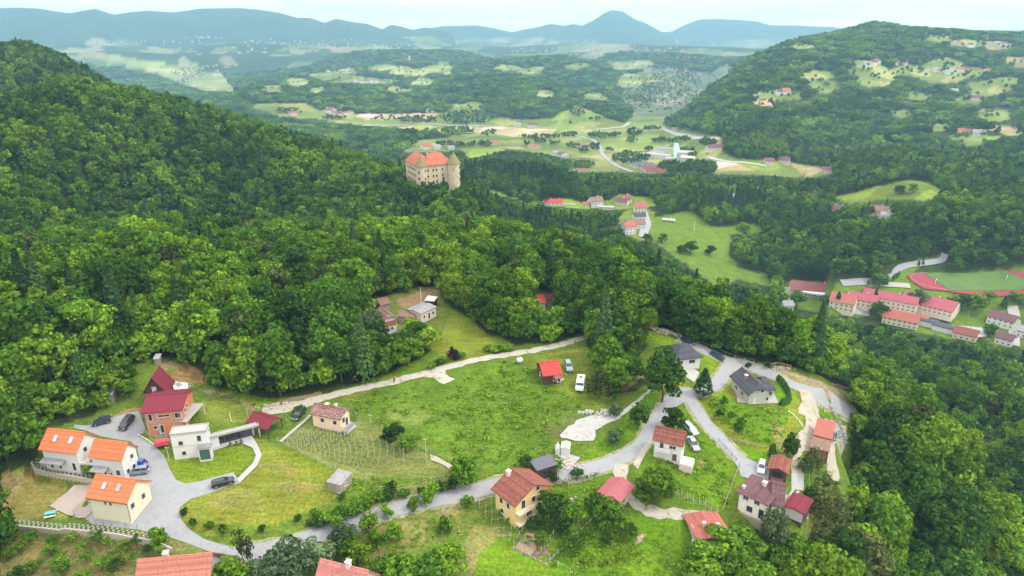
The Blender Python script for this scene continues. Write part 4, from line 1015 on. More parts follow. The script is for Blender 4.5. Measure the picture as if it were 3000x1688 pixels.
M_GREENFENCE = mat('green_fence', (.03,.11,.06), .6, .1, 1)
PIECE = {}
def window_meshes(w, h, fm, gm):
    key = (round(w, 2), round(h, 2), fm.name, gm.name)
    if key not in PIECE:
        t, f = .07, .09
        a = MB()
        a.box(-w/2 - t, -f, -h/2 - t, w/2 + t, .02, -h/2).box(-w/2 - t, -f, h/2, w/2 + t, .02, h/2 + t)
        a.box(-w/2 - t, -f, -h/2, -w/2, .02, h/2).box(w/2, -f, -h/2, w/2 + t, .02, h/2)
        if w > 1.0: a.box(-.03, -f + .02, -h/2, .03, .02, h/2)
        a.box(-w/2 - t - .04, -f - .07, -h/2 - t - .05, w/2 + t + .04, 0.01, -h/2 - t - .003)
        g = MB().box(-w/2 + .002, -.025, -h/2 + .002, w/2 - .002, -.012, h/2 - .002)
        PIECE[key] = (a.mesh('window', fm), g.mesh('pane', gm))
    return PIECE[key]
def courses(mb, A, B, C_, D_, step=.34, cols=0):
    """rows of tiles: every course laps over the one below"""
    A, B, C_, D_ = map(Vector, (A, B, C_, D_))
    nrm = (B - A).cross(D_ - A)
    if nrm.length < 1e-6: nrm = (C_ - B).cross(D_ - A)
    nrm.normalize()
    if nrm.z < 0: nrm = -nrm
    n = max(2, int(((D_ + C_) / 2 - (A + B) / 2).length / step))
    for i in range(n):
        l0, r0 = A.lerp(D_, i / n), B.lerp(C_, i / n); l1, r1_ = A.lerp(D_, (i+1) / n), B.lerp(C_, (i+1) / n)
        a, b, c, d = l0 + nrm * .085, r0 + nrm * .085, r1_ + nrm * .035, l1 + nrm * .035
        mb.add([l0, r0, a, b, c, d], [(0, 1, 3, 2), (2, 3, 4, 5)])
        if cols:
            m_ = max(2, int((r0 - l0).length / cols))
            for k in range(m_ + 1):
                p, q = a.lerp(b, k / m_), d.lerp(c, k / m_)
                u = (b - a).normalized() * .05
                mb.add([p - u, p + u, p + nrm * .05, q - u, q + u, q + nrm * .05], [(0, 2, 5, 3), (2, 1, 4, 5), (0, 1, 2)])
def seams(mb, A, B, C_, D_, pitch=.45, hgt=.05):
    A, B, C_, D_ = map(Vector, (A, B, C_, D_))
    nrm = (B - A).cross(D_ - A).normalized()
    if nrm.z < 0: nrm = -nrm
    m_ = max(2, int((B - A).length / pitch))
    u = (B - A).normalized() * .035
    for k in range(m_ + 1):
        p, q = A.lerp(B, k / m_) + nrm * .002, D_.lerp(C_, k / m_) + nrm * .002
        mb.add([p - u, p + u, p + nrm * hgt, q - u, q + u, q + nrm * hgt], [(0, 2, 5, 3), (2, 1, 4, 5), (0, 1, 2)])
class B_: pass
def building(name, label, cat, p0, p1, p2=None, W=None, h=3.0, ridge=None, rise=None, along='x', ends=('gable', 'gable'), oh=.5, wall=None, roofm=None,
             cover='tiles', wins=(), chim=(), sky=(), extra=(), doors=(), group=None, zg=None, fm=None, gm=None, roof_kind='gable', rt=.18, post=False, low=2.2, dz=0.0, L=None, cols=0):
    wall = wall or W_WHITE; fm = fm or M_FRAME; gm = gm or M_GLASS
    z = zg if zg is not None else -90.0
    for it in range(4):
        P0, P1 = G(*p0, zplane=z + h), G(*p1, zplane=z + h)
        ux = (P1 - P0); Lx = L or ux.length; ux.normalize(); uy = Vector((-ux.y, ux.x, 0))
        Wy = W if W else abs((G(*p2, zplane=z + h) - P0).dot(uy))
        c = P0 + ux * Lx / 2 + uy * Wy / 2
        if zg is not None: break
        z = zf(c.x, c.y) + dz
    rz = math.atan2(ux.y, ux.x)
    t = thing(name, label, cat, (c.x, c.y, z), rz, group)
    if ridge is not None:
        # ridge end lies above the middle of an edge
        if roof_kind == 'mono': q = c + uy * Wy / 2
        elif along == 'x': q = c + ux * Lx / 2
        else: q = c - uy * Wy / 2
        if ridge[0] < 0: q = c - ux * Lx / 2 if along == 'x' else c + uy * Wy / 2
        a, tt = az_el(abs(ridge[0]), ridge[1])
        rise = math.hypot(q.x, q.y) * tt - (z + h)
        rise = min(max(rise, .3), 6.5)
    r = rise if rise is not None else 1.5
    b = B_(); b.t = t; b.L, b.W, b.h, b.r, b.c, b.ux, b.uy, b.z = Lx, Wy, h, r, c, ux, uy, z
    U, V = (Lx / 2, Wy / 2) if along == 'x' else (Wy / 2, Lx / 2)
    def T(u, v, zz): return (u, v, zz) if along == 'x' else (-v, u, zz)
    roof = MB(); tl = MB(); walls = MB()
    wu, wv = U - oh, V - oh
    k = r / V
    wt = h + k * oh - rt * .6
    def zroof(x, y):
        u, v = (x, y) if along == 'x' else (y, -x)
        if roof_kind == 'flat': return h
        if roof_kind == 'mono': return h + r * (y + Wy / 2) / Wy
        return h + r * (1 - abs(v) / V)
    b.zroof = zroof
    if roof_kind == 'flat':
        roof.box(-Lx/2, -Wy/2, h - .35, Lx/2, Wy/2, h)
        roof.box(-Lx/2, -Wy/2, h, Lx/2, -Wy/2 + .2, h + .15).box(-Lx/2, Wy/2 - .2, h, Lx/2, Wy/2, h + .15).box(-Lx/2, -Wy/2 + .2, h, -Lx/2 + .2, Wy/2 - .2, h + .15).box(Lx/2 - .2, -Wy/2 + .2, h, Lx/2, Wy/2 - .2, h + .15)
        if not post: walls.box(-Lx/2 + oh, -Wy/2 + oh, -low, Lx/2 - oh, Wy/2 - oh, h - .353)
    elif roof_kind == 'mono':
        q = [(-Lx/2, -Wy/2, h), (Lx/2, -Wy/2, h), (Lx/2, Wy/2, h + r), (-Lx/2, Wy/2, h + r)]
        roof.slab(q, rt)
        (courses if cover == 'tiles' else seams)(tl, *q)
        zn, zf_ = h + r * oh / Wy - rt - .01, h + r * (1 - oh / Wy) - rt - .01
        x0, x1, y0, y1 = -Lx/2 + oh, Lx/2 - oh, -Wy/2 + oh, Wy/2 - oh
        if not post: walls.add([(x0,y0,-low),(x1,y0,-low),(x1,y1,-low),(x0,y1,-low),(x0,y0,zn),(x1,y0,zn),(x1,y1,zf_),(x0,y1,zf_)], [(0,3,2,1),(4,5,6,7),(0,1,5,4),(1,2,6,5),(2,3,7,6),(3,0,4,7)])
    else:
        e = [0, 0]; kk = [0, 0]
        for i in (0, 1):
            if ends[i] == 'hip': e[i] = min(V, U * .96); kk[i] = 1
            elif ends[i] == 'half': e[i] = V * .45; kk[i] = .45
        u0, u1 = -U + e[0], U - e[1]
        for sg in (-1, 1):
            ring = [T(-U, sg*V, h)]
            ring.append(T(U, sg*V, h))
            if ends[1] == 'half': ring.append(T(U, sg*V*kk[1], h + r*(1-kk[1])))
            ring += [T(u1, 0, h + r), T(u0, 0, h + r)]
            if ends[0] == 'half': ring.append(T(-U, sg*V*kk[0], h + r*(1-kk[0])))
            roof.slab(ring, rt)
            xa, xb = (-U if ends[0] != 'half' else -U), U
            (courses if (cover == 'tiles' or 'hip' in ends) else seams)(tl, T(xa, sg*V, h), T(xb, sg*V, h), T(u1, 0, h + r), T(u0, 0, h + r), **({'cols': cols} if cols and cover == 'tiles' else {}))
        for i, s_ in ((0, -1), (1, 1)):
            if ends[i] == 'hip':
                q = [T(s_*U, -V, h), T(s_*U, V, h), T(s_*(U - e[i]), 0, h + r)]
                roof.slab([q[0], q[1], q[2]], rt); courses(tl, q[0], q[1], q[2], q[2])
            if ends[i] == 'half':
                q = [T(s_*U, -V*kk[i], h + r*(1-kk[i])), T(s_*U, V*kk[i], h + r*(1-kk[i])), T(s_*(U - e[i]), 0, h + r)]
                roof.slab(q, rt); courses(tl, q[0], q[1], q[2], q[2])
        ra, rb = Vector(T(u0, 0, h + r + .06)), Vector(T(u1, 0, h + r + .06))
        if (rb - ra).length > .3: roof.tube(ra, rb, .13, 6)
        zc = h + r * (1 - (0) / V) - rt - .02
        zw = h + k * oh - rt - .02
        A_ = [T(-wu,-wv,-low),T(wu,-wv,-low),T(wu,wv,-low),T(-wu,wv,-low),T(-wu,-wv,zw),T(wu,-wv,zw),T(wu,wv,zw),T(-wu,wv,zw)]
        fs = [(0,3,2,1),(0,1,5,4),(2,3,7,6)]
        if not post:
            top = []
            for i, s_ in ((0, -1), (1, 1)):
                if ends[i] == 'gable': A_.append(T(s_*wu, 0, zc))
                elif ends[i] == 'half':
                    A_.append(T(s_*wu, -V*kk[i]*.98, h + r*(1-kk[i]) - rt - .05)); A_.append(T(s_*wu, V*kk[i]*.98, h + r*(1-kk[i]) - rt - .05))
            idx = 8
            for i, base_ in ((0, (3, 0, 4, 7)), (1, (1, 2, 6, 5))):
                if ends[i] == 'gable':
                    fs.append((base_[0], base_[1], base_[2], idx, base_[3])); idx += 1
                elif ends[i] == 'half':
                    if i == 0: fs.append((base_[0], base_[1], base_[2], idx, idx + 1, base_[3]))
                    else: fs.append((base_[0], base_[1], base_[2], idx + 1, idx, base_[3]))
                    idx += 2
                else: fs.append(base_)
            walls.add(A_, fs)
    if walls.v: walls.build('wall', wall, t)
    ro = roof.build('roof', roofm, t)
    if tl.v: tl.build('roof_tiles' if cover == 'tiles' else 'roof_seams', roofm, ro, stuff=True)
    b.roof = ro
    if post:
        for x, y in ((-1,-1),(1,-1),(1,1),(-1,1)):
            xx, yy = x * (Lx/2 - oh), y * (Wy/2 - oh)
            MB().box(-.09, -.09, -low, .09, .09, zroof(xx, yy) - rt - .02).build('post', wall, t, loc=(xx, yy, 0))
    sides = {'n': (0, -Wy/2 + oh, 0), 'f': (0, Wy/2 - oh, math.pi), 'l': (-Lx/2 + oh, 0, -math.pi/2), 'r': (Lx/2 - oh, 0, math.pi/2)}
    for s_, u, zc_, w_, h_, *o_ in wins:
        sx, sy, rr_ = sides[s_]
        fm_ = o_[0] if o_ else fm; gm_ = o_[1] if len(o_) > 1 else gm
        a, g = window_meshes(w_, h_, fm_, gm_)
        half = (Lx/2 - oh) if s_ in 'nf' else (Wy/2 - oh)
        loc = (u * half, sy - .003, zc_) if s_ == 'n' else (u * half, sy + .003, zc_) if s_ == 'f' else (sx - .003, u * half, zc_) if s_ == 'l' else (sx + .003, u * half, zc_)
        isdoor = h_ > 1.75 and zc_ < 1.4
        wo = inst(a, 'door' if isdoor else 'window', t, loc, rr_); inst(g, 'pane', wo)
    for fx, fy, hh, ww, cm in chim:
        x, y = fx * Lx/2, fy * Wy/2; zt = zroof(x, y)
        co = MB().box(-ww/2, -ww/2, -.6, ww/2, ww/2, hh).build('chimney', cm, ro, loc=(x, y, zt))
        MB().box(-ww/2 - .12, -ww/2 - .12, hh + .002, ww/2 + .12, ww/2 + .12, hh + .12).box(-ww/4, -ww/4, hh + .122, ww/4, ww/4, hh + .35).build('chimney_cap', M_CHIM, t, loc=(x, y, zt))
    for fx, fy, w_, l_, gm_ in sky:
        x, y = fx * Lx/2, fy * Wy/2
        sl = math.atan2(r, V) * (1 if fy < 0 else -1) if along == 'x' else 0
        fo = MB().box(-w_/2, -l_/2, .05, w_/2, l_/2, .16).build('skylight', M_METAL, t, loc=(x, y, zroof(x, y) + .05))
        fo.rotation_euler = (sl, 0, 0)
        MB().box(-w_/2 + .12, -l_/2 + .14, .162, w_/2 - .12, l_/2 - .14, .18).build('pane', gm_, fo)
    for nm, x0, y0, z0, x1, y1, z1, m_ in extra:
        MB().box(x0, y0, z0, x1, y1, z1).build(nm, m_, t)
    return b
def add_rail(b, name, x0, y0, x1, y1, z, m_, hgt=1.0, n=8):
    mb = MB(); p, q = Vector((x0, y0, z)), Vector((x1, y1, z))
    mb.tube(p + Vector((0,0,hgt)), q + Vector((0,0,hgt)), .045, 5, 0); mb.tube(p + Vector((0,0,.15)), q + Vector((0,0,.15)), .03, 5, 0)
    for i in range(n + 1):
        c = p.lerp(q, i / n); mb.tube(c, c + Vector((0,0,hgt)), .025, 4, 0)
    return mb.build(name, m_, b.t)
def g_(z, x, y): return (z[0] + x / z[2], z[1] + y / z[2])
# ---------------------------------------------------------------- houses of the hamlet
T_ = lambda z, *p: [g_(z, *q) for q in p]
LG = M_GLASS
b = building('cream_house', 'cream house with an orange tiled roof and two skylights on the paved corner plot', 'house', g_(Z2,918,585), g_(Z2,1365,648), g_(Z2,1690,412), h=4.4, ridge=g_(Z2,1488,385), oh=.45, wall=W_CREAM, roofm=R_ORANGE,
   wins=[('n',-.16,3.45,.45,.8),('n',.12,3.4,.45,.8),('r',-.62,2.6,.9,1.2),('r',.35,2.6,.9,1.2),('l',0,1.2,1.8,2.1),('f',0,1.3,1.2,1.2)], sky=[(-.36,-.42,.8,1.5,M_BGLASS),(.34,-.42,.8,1.5,M_METAL)], cols=1.1)
MB().tube((b.L/2-.35,-b.W/2+.38,b.h-.1),(b.L/2-.35,-b.W/2+.38,0),.06,6).build('downpipe', M_DFRAME, b.t)
MB().box(-b.L/2-.02,-b.W/2-.12,b.h-.2,b.L/2+.02,-b.W/2-.01,b.h-.08).build('gutter', R_CLAY, b.t)
H1 = b
b = building('white_house', 'white house with a large orange roof and grey porch roof above the retaining wall', 'house', g_(Z1,478,1360), g_(Z1,955,1415), g_(Z1,1290,1197), h=5.0, ridge=g_(Z1,1095,1140), oh=.45, wall=W_WHITE, roofm=R_ORANGE,
   wins=[('n',-.62,1.1,.7,1.3),('n',-.12,1.1,.6,1.1),('r',-.55,1.5,.8,1.5),('r',.1,1.5,.8,1.2),('r',-.2,4.3,.9,1.1),('n',.7,1.3,.8,1.9)], sky=[(-.36,-.42,.85,1.6,M_BGLASS),(.46,-.42,.85,1.6,M_BGLASS)], cols=1.1)
pr = MB(); pr.slab([(-b.L/2+.3,-b.W/2-.9,2.35),(b.L*.12,-b.W/2-.9,2.35),(b.L*.12,-b.W/2+.44,2.9),(-b.L/2+.3,-b.W/2+.44,2.9)], .12); pr.build('porch_roof', R_LGREY, b.t)
b = building('white_house', 'smaller white house with an orange roof beside the parked blue car', 'house', g_(Z2,945,145), g_(Z2,1310,186), g_(Z1,1722,1322), h=5.0, ridge=g_(Z1,1590,1280), oh=.45, wall=W_WHITE, roofm=R_ORANGE,
   wins=[('n',-.35,1.3,.9,1.1),('n',.6,1.5,.9,1.3),('n',.12,1.1,.5,.5),('r',-.5,1.3,.8,1.1),('r',.3,3.9,.8,1.0),('r',.3,1.3,.8,1.1)], cols=1.1)
MB().slab([(-b.L/2+.6,-b.W/2-1.2,2.3),(b.L*.02,-b.W/2-1.2,2.3),(b.L*.02,-b.W/2+.44,2.75),(-b.L/2+.6,-b.W/2+.44,2.75)], .12).build('porch_roof', R_LGREY, b.t)
building('awning', 'white flat canopy on posts between the two orange-roofed houses', 'canopy', g_(Z2,820,210), g_(Z2,1000,222), g_(Z2,1045,140), h=2.6, roof_kind='flat', oh=.2, wall=M_METAL, roofm=W_WHITE, post=True, low=.8)
# unfinished brick house
b = building('brick_house', 'unfinished red brick house with a wine-red sheet metal roof', 'house', g_(Z1,1755,888), g_(Z1,2290,845), W=10.5, h=5.9, ridge=g_(Z1,2465,622), oh=.6, wall=W_BRICK, roofm=R_WINE, cover='seams',
   wins=[('n',-.72,4.3,.7,1.7,M_FRAME,M_DARK),('n',.02,4.5,2.4,.5,M_FRAME,M_DARK),('n',.8,4.3,1.4,1.3,M_FRAME,M_DARK),('n',-.55,1.6,.7,.8,M_FRAME,M_DARK),('n',-.22,1.1,.9,2.0,M_FRAME,M_DARK),('r',-.5,4.2,1.2,1.0,M_FRAME,M_DARK),('r',-.1,4.4,1.0,1.0,M_FRAME,M_DARK),('r',.5,1.3,1.4,2.0,M_FRAME,M_DARK)])
for x in (-.93,-.38,-.3,.45,.93): MB().box(x*(b.L/2-.6)-.14,-b.W/2+.55,-.5,x*(b.L/2-.6)+.14,-b.W/2+.597,b.h-.3).build('concrete_pillar', M_CONC, b.t)
MB().box(-b.L/2+.58,-b.W/2+.55,2.7,b.L/2-.58,-b.W/2+.596,2.95).build('concrete_band', M_CONC, b.t)
MB().box(-.1,-b.W/2,b.h+.02,.1,-b.W/2+.001,b.h+.05).build('gutter', R_WINE, b.t)
rows_ = []
for zz in np.arange(0, b.h - .6, .5):
    for k in range(int((b.L - 1.2) / .9)):
        pass
c = building('canopy', 'pale flat carport canopy on white posts beside the brick house', 'canopy', g_(Z1,2200,1000), g_(Z1,2345,1006), g_(Z1,2530,785), h=3.0, roof_kind='mono', rise=.3, oh=.15, wall=W_WHITE, roofm=M_CONC, cover='seams', post=True)
# chalet
b = building('chalet', 'dark wooden chalet with a steep wine-red roof and yellow windows', 'house', g_(Z1,1755,592), g_(Z1,2090,565), W=6.4, h=3.0, ridge=g_(Z1,1940,452), along='y', oh=.5, wall=W_DWOOD, roofm=R_WINE, cover='seams',
   wins=[('n',-.5,1.9,.8,.8,mat('yellow_shutter',(.55,.38,.12),.7)),('n',.55,1.9,.8,.8,MATS['yellow_shutter']),('n',.15,.4,.8,.8),('n',-.02,4.1,.8,1.4,M_FRAME,M_BGLASS),('l',0,1.6,.9,.9),('r',.1,1.6,.9,.9)],
   extra=[('balcony', -1.7,-4.6,2.9,1.7,-3.26,3.05,W_WOOD),('plinth',-3.2,-3.9,-1.5,3.2,-3.27,.05,M_CONC)])
add_rail(b, 'railing', -1.7,-4.55,1.7,-4.55,3.05,W_WOOD,.9,12)
# white modern house
b = building('modern_house', 'white flat-roofed modern house with a glazed bay', 'house', g_(Z3,345,812), g_(Z3,740,768), g_(Z3,735,690), h=6.3, roof_kind='flat', oh=.12, wall=W_WHITE, roofm=M_CONC,
   wins=[('n',-.5,3.9,.7,.7,M_DFRAME),('n',.55,4.6,.6,1.1,M_DFRAME),('n',-.42,1.3,.6,.6,M_DFRAME),('l',0,4.0,.8,.8),('l',-.3,1.2,.9,1.9),('r',.3,5.2,.6,.8)],
   extra=[('band', -1,-1,0,-1,-1,0,W_GREY)][:0])
MB().box(-b.L/2+.1,-b.W/2+.06,3.0,b.L/2-.1,-b.W/2+.117,3.08).build('string_course', W_GREY, b.t)
bay = MB().box(b.L*.24,-b.W/2-1.6,-.5,b.L/2+.6,-b.W/2+.118,2.95).build('bay', M_FRAME, b.t)
MB().box(b.L*.24+.25,-b.W/2-1.66,.1,b.L/2+.35,-b.W/2-1.602,2.6).build('pane', mat('green_glass',(.05,.10,.10),.1,spec=.8), bay)
MB().box(b.L*.22,-b.W/2-1.8,2.952,b.L/2+.8,-b.W/2+.116,3.1).build('bay_roof', M_METAL, b.t)
add_x = b
c = building('pool_wing', 'long white flat-roofed wing with dark glazing and an open end', 'building', g_(Z3,740,848), g_(Z3,1300,708), g_(Z3,1262,684), h=3.1, roof_kind='flat', oh=.1, wall=W_WHITE, roofm=M_CONC, post=True, low=1.2)
MB().box(-c.L/2+.2,-c.W/2+.3,-1,-c.L*.28,c.W/2-.3,c.h-.36).build('wall', W_WHITE, c.t)
MB().box(-c.L*.28,-c.W/2+1.0,-1,c.L*.36,-c.W/2+1.15,c.h-.36).build('glazing', M_GLASS, c.t)
MB().box(-c.L*.28,c.W/2-.4,-1,c.L*.4,c.W/2-.2,c.h-.36).build('rear_wall', W_GREY, c.t)
for k in range(7): MB().box(-c.L*.28+k*c.L*.105-.05,-c.W/2+.9,-1,-c.L*.28+k*c.L*.105+.05,-c.W/2+.998,c.h-.36).build('mullion', M_DFRAME, c.t)
for k,(x,y) in enumerate([(-c.L*.1,-c.W/2-.6),(c.L*.02,-c.W/2-.9),(c.L*.12,-c.W/2-.6)]):
    pos = c.c + c.ux*x + c.uy*y
    tt = thing('garden_chair', ['dark garden chair nearest the white wall of the long wing','dark garden chair between two others on the terrace','dark garden chair farthest from the white wall'][k], 'chair', (pos.x,pos.y,c.z), .4*k, 'garden chairs on the terrace')
    MB().box(-.28,-.28,.36,.28,.28,.44).build('seat', M_DFRAME, tt); MB().box(-.28,.22,.442,.28,.28,.9).build('backrest', M_DFRAME, tt)
    for sx in (-1,1):
        for sy in (-1,1): MB().box(sx*.25-.03,sy*.25-.03,0,sx*.25+.03,sy*.25+.03,.358).build('leg', M_DFRAME, tt)
# wine-red carport
building('carport', 'carport with a wine-red gabled roof beside the green fence', 'carport', g_(Z3,1385,765), g_(Z3,1572,648), W=7.0, h=2.4, ridge=g_(Z3,1465,642), along='y', oh=.5, wall=W_DWOOD, roofm=R_WINE, cover='seams', post=True)
# tiled chalet above the vineyard
b = building('tiled_house', 'peach house with a speckled brown tile roof above the vineyard', 'house', g_(Z4,745,770), g_(Z4,1080,834), g_(Z4,1230,730), h=3.4, ridge=g_(Z4,1180,712), oh=.5, wall=W_PEACH, roofm=R_SPECK, chim=[(-.1,-.18,1.0,.75,M_CHIMR),(.35,.1,.7,.5,M_CHIM)],
   wins=[('r',-.35,2.2,1.0,1.3),('r',.3,1.2,1.0,2.0),('n',.6,2.0,.9,1.0),('n',-.3,2.0,.9,1.0),('r',0,3.9,.6,.7)], extra=[])
MB().box(-b.L/2+.4,-b.W/2+.3,-2.6,b.L/2-.3,-b.W/2+.497,-.1).build('basement_wall', W_GREY, b.t)
MB().box(b.L/2-.45,-b.W/2+.3,.0,b.L/2+1.0,b.W/2-.3,.15).build('balcony', W_GREY, b.t)
add_rail(b, 'railing', b.L/2+.95,-b.W/2+.35,b.L/2+.95,b.W/2-.35,.15,W_DWOOD,1.0,14); add_rail(b, 'railing', b.L/2-.3,-b.W/2+.32,b.L/2+.95,-b.W/2+.32,.15,W_DWOOD,1.0,4)
for yy in (-b.W/2+.5, 0, b.W/2-.5): MB().box(b.L/2+.8,yy-.08,-2.6,b.L/2+.96,yy+.08,-.003).build('post', W_DWOOD, b.t)
# plank shed
b = building('plank_shed', 'grey-roofed plank shed at the corner of the big lawn', 'shed', g_(Z5,1310,226), g_(Z5,1465,267), g_(Z5,1620,147), h=2.2, roof_kind='mono', rise=.35, oh=.2, wall=W_WOOD, roofm=R_LGREY, cover='seams', wins=[('r',-.2,1.3,.9,.5),('n',.75,1.0,.6,1.8,M_FRAME,M_FRAME)])
for k in range(9): MB().box(-b.L/2+.2+k*(b.L-.4)/9+.01,-b.W/2+.165,-.3,-b.L/2+.2+(k+1)*(b.L-.4)/9-.02,-b.W/2+.197,b.h-.25).build('plank', W_WOOD, b.t)
for k in range(14):
    if k in (4,5,6): continue
    MB().box(b.L/2-.197,-b.W/2+.2+k*(b.W-.4)/14+.01,-.3,b.L/2-.16,-b.W/2+.2+(k+1)*(b.W-.4)/14-.02,b.h-.1).build('plank', W_WOOD, b.t)
# roofs at the lower edge of the picture
b = building('grey_walled_house', 'house with a large clay tile roof at the lower left edge', 'house', (385,1782), (612,1758), W=11.0, h=4.2, ridge=g_(Z2,2285,1178), oh=.6, wall=W_GREY, roofm=rmat('faded_clay', (.40,.145,.10), ((.30,.12,.09), .54, 1.4), .18, isl=.25), chim=[(-.28,.12,1.1,.8,M_CHIM)], wins=[('r',-.3,2.4,1.0,1.2),('r',.3,2.4,1.0,1.2),('n',0,2.4,1.2,1.2)], cols=.7)
b = building('pink_roofed_house', 'house with a faded pinkish tile roof at the lower edge between bushes', 'house', (905,1760), (1050,1798), W=9.0, h=3.6, ridge=g_(Z5,1640,1212), oh=.5, wall=W_BEIGE, roofm=rmat('faded_pink', (.42,.16,.135), ((.34,.13,.11), .56, 1.2), .12), chim=[(.18,.0,1.0,.8,M_CHIM)], cols=.7, wins=[('n',0,2,1.2,1.2)])
# dark shed, tent
b = building('dark_shed', 'low dark shed with a square grey sheet roof beside the road', 'shed', g_(Z7,545,226), g_(Z7,630,336), g_(Z7,820,240), h=2.5, roof_kind='mono', rise=.35, oh=.35, wall=W_DWOOD, roofm=rmat('slate_sheet', (.12,.12,.14), None, .06), cover='seams', wins=[('r',0,1.2,2.2,1.0,M_DFRAME,M_DARK)])
b = building('storage_tent', 'small white box tent near the gravel scrap', 'tent', g_(Z7,878,88), g_(Z7,975,98), W=2.6, h=1.9, rise=.25, oh=.05, wall=W_WHITE, roofm=W_WHITE, cover='seams', along='y')
b = building('tarpaulin_tunnel', 'low white tarpaulin shelter touching the box tent', 'tent', g_(Z7,822,120), g_(Z7,872,122), W=2.2, h=.9, rise=.7, oh=.05, wall=W_WHITE, roofm=W_WHITE, cover='seams', along='y')
# yellow house with balconies
b = building('yellow_house', 'yellow two-storey house with a clay tile roof and balconies', 'house', g_(Z7,395,726), g_(Z7,805,497), W=7.8, h=5.0, ridge=g_(Z7,600,484), along='y', oh=.7, wall=W_YELLOW, roofm=R_CLAY, chim=[(-.25,.75,1.1,.8,M_CHIM)],
   wins=[('n',-.55,3.9,1.0,2.0),('n',.05,3.9,.9,1.3),('n',-.2,1.3,1.4,1.8),('n',.55,1.3,.9,1.2),('l',-.3,3.3,.9,1.3),('l',.4,3.3,.9,1.3),('l',.3,.9,.9,1.1),('n',.3,6.0,.8,1.0)], cols=.9)
for z_ in (0.0, 2.7): MB().box(-b.L/2+.8,-b.W/2-.5,z_-.1,b.L*.05,-b.W/2+.697,z_+.05).build('balcony', W_CREAM, b.t)
MB().box(b.L*.05+.01,-b.W/2-.3,4.1,b.L/2-.9,-b.W/2+.696,4.25).build('balcony', W_OWOOD, b.t)
add_rail(b, 'railing', -b.L/2+.85,-b.W/2-.45,b.L*.04,-b.W/2-.45,2.75,W_CREAM,.9,16); add_rail(b, 'railing', b.L*.05+.05,-b.W/2-.26,b.L/2-.95,-b.W/2-.26,4.25,W_OWOOD,.9,12)
# pinkish roof
building('pink_roofed_cottage', 'cottage with a pink sheet roof beside the winding track', 'house', g_(Z7,1218,612), g_(Z7,1480,722), W=8.4, h=3.0, ridge=g_(Z7,1288,606), along='y', oh=.6, wall=W_BEIGE, roofm=R_PINK, cover='seams', wins=[('r',0,1.6,1,1.1),('n',.3,1.6,1,1.1)])
# white house by the junction
b = building('roadside_house', 'white house with a red ribbed tile roof and a side terrace', 'house', g_(Z8,222,1228), g_(Z8,552,1305), g_(Z8,566,1180), h=4.6, ridge=g_(Z8,566,1147), oh=.45, wall=W_WHITE, roofm=R_CLAY, cols=.9,
   wins=[('n',-.45,3.4,.8,1.3),('n',.35,3.5,1.4,.8),('r',-.5,3.2,.9,1.2),('r',.3,3.2,.9,1.2),('n',.55,1.0,1.0,1.9,M_FRAME,R_MAUVE)])
MB().box(-b.L/2+.8,-b.W/2-.7,2.2,b.L*.1,-b.W/2+.446,2.35).build('balcony', W_WHITE, b.t); MB().box(-b.L/2+.8,-b.W/2-.7,2.352,b.L*.1,-b.W/2-.6,3.2).build('balcony_wall', W_WHITE, b.t)
MB().box(b.L/2-.43,-b.W/2-.8,-1.5,b.L/2+2.4,b.W*.05,.5).build('terrace', mat('pale_pink_slab',(.60,.48,.43),.9), b.t)
add_rail(b, 'railing', b.L/2-.4,-b.W/2-.7,b.L/2+2.3,-b.W/2-.7,.5,W_WHITE,.8,8)
# grey bungalow
b = building('bungalow', 'white bungalow with a dark grey hipped roof', 'house', g_(Z8,470,385), g_(Z8,765,350), W=9.6, h=2.9, rise=2.6, ends=('hip','hip'), oh=.6, wall=W_WHITE, roofm=R_GREY,
   wins=[('n',-.8,1.7,.7,.7,M_DFRAME),('n',-.58,1.7,.7,.7,M_DFRAME),('n',.2,1.7,.8,.8,M_DFRAME),('n',.42,1.7,.8,.8,M_DFRAME),('l',.3,1.5,1.6,1.2,M_DFRAME),('l',-.4,1.2,1.0,2.1,M_DFRAME)])
# grey house
b = building('grey_gabled_house', 'sage-grey house with a dark shingle half-hipped roof and hedge', 'house', g_(Z8,1240,757), g_(Z8,1500,735), W=11.0, h=3.3, ridge=g_(Z8,1335,648), along='y', ends=('half','gable'), oh=.6, wall=W_SAGE, roofm=R_GREY, chim=[(-.35,.1,1.0,.7,M_CHIMR)],
   wins=[('n',.25,4.0,.9,.9),('n',-.4,1.0,.7,2.0,M_FRAME,M_FRAME),('n',.85,1.5,.6,1.0),('l',-.3,1.6,1.2,1.2),('l',.4,1.6,1.2,1.2)], extra=[])
g2 = b
c = building('grey_side_wing', 'low side wing of the sage-grey house under a matching roof', 'house', g_(Z8,1425,700), g_(Z8,1535,695), W=7.5, h=2.8, rise=1.9, along='x', ends=('gable','hip'), oh=.4, wall=W_SAGE, roofm=R_GREY, wins=[('n',0,1.5,1,1.1)])
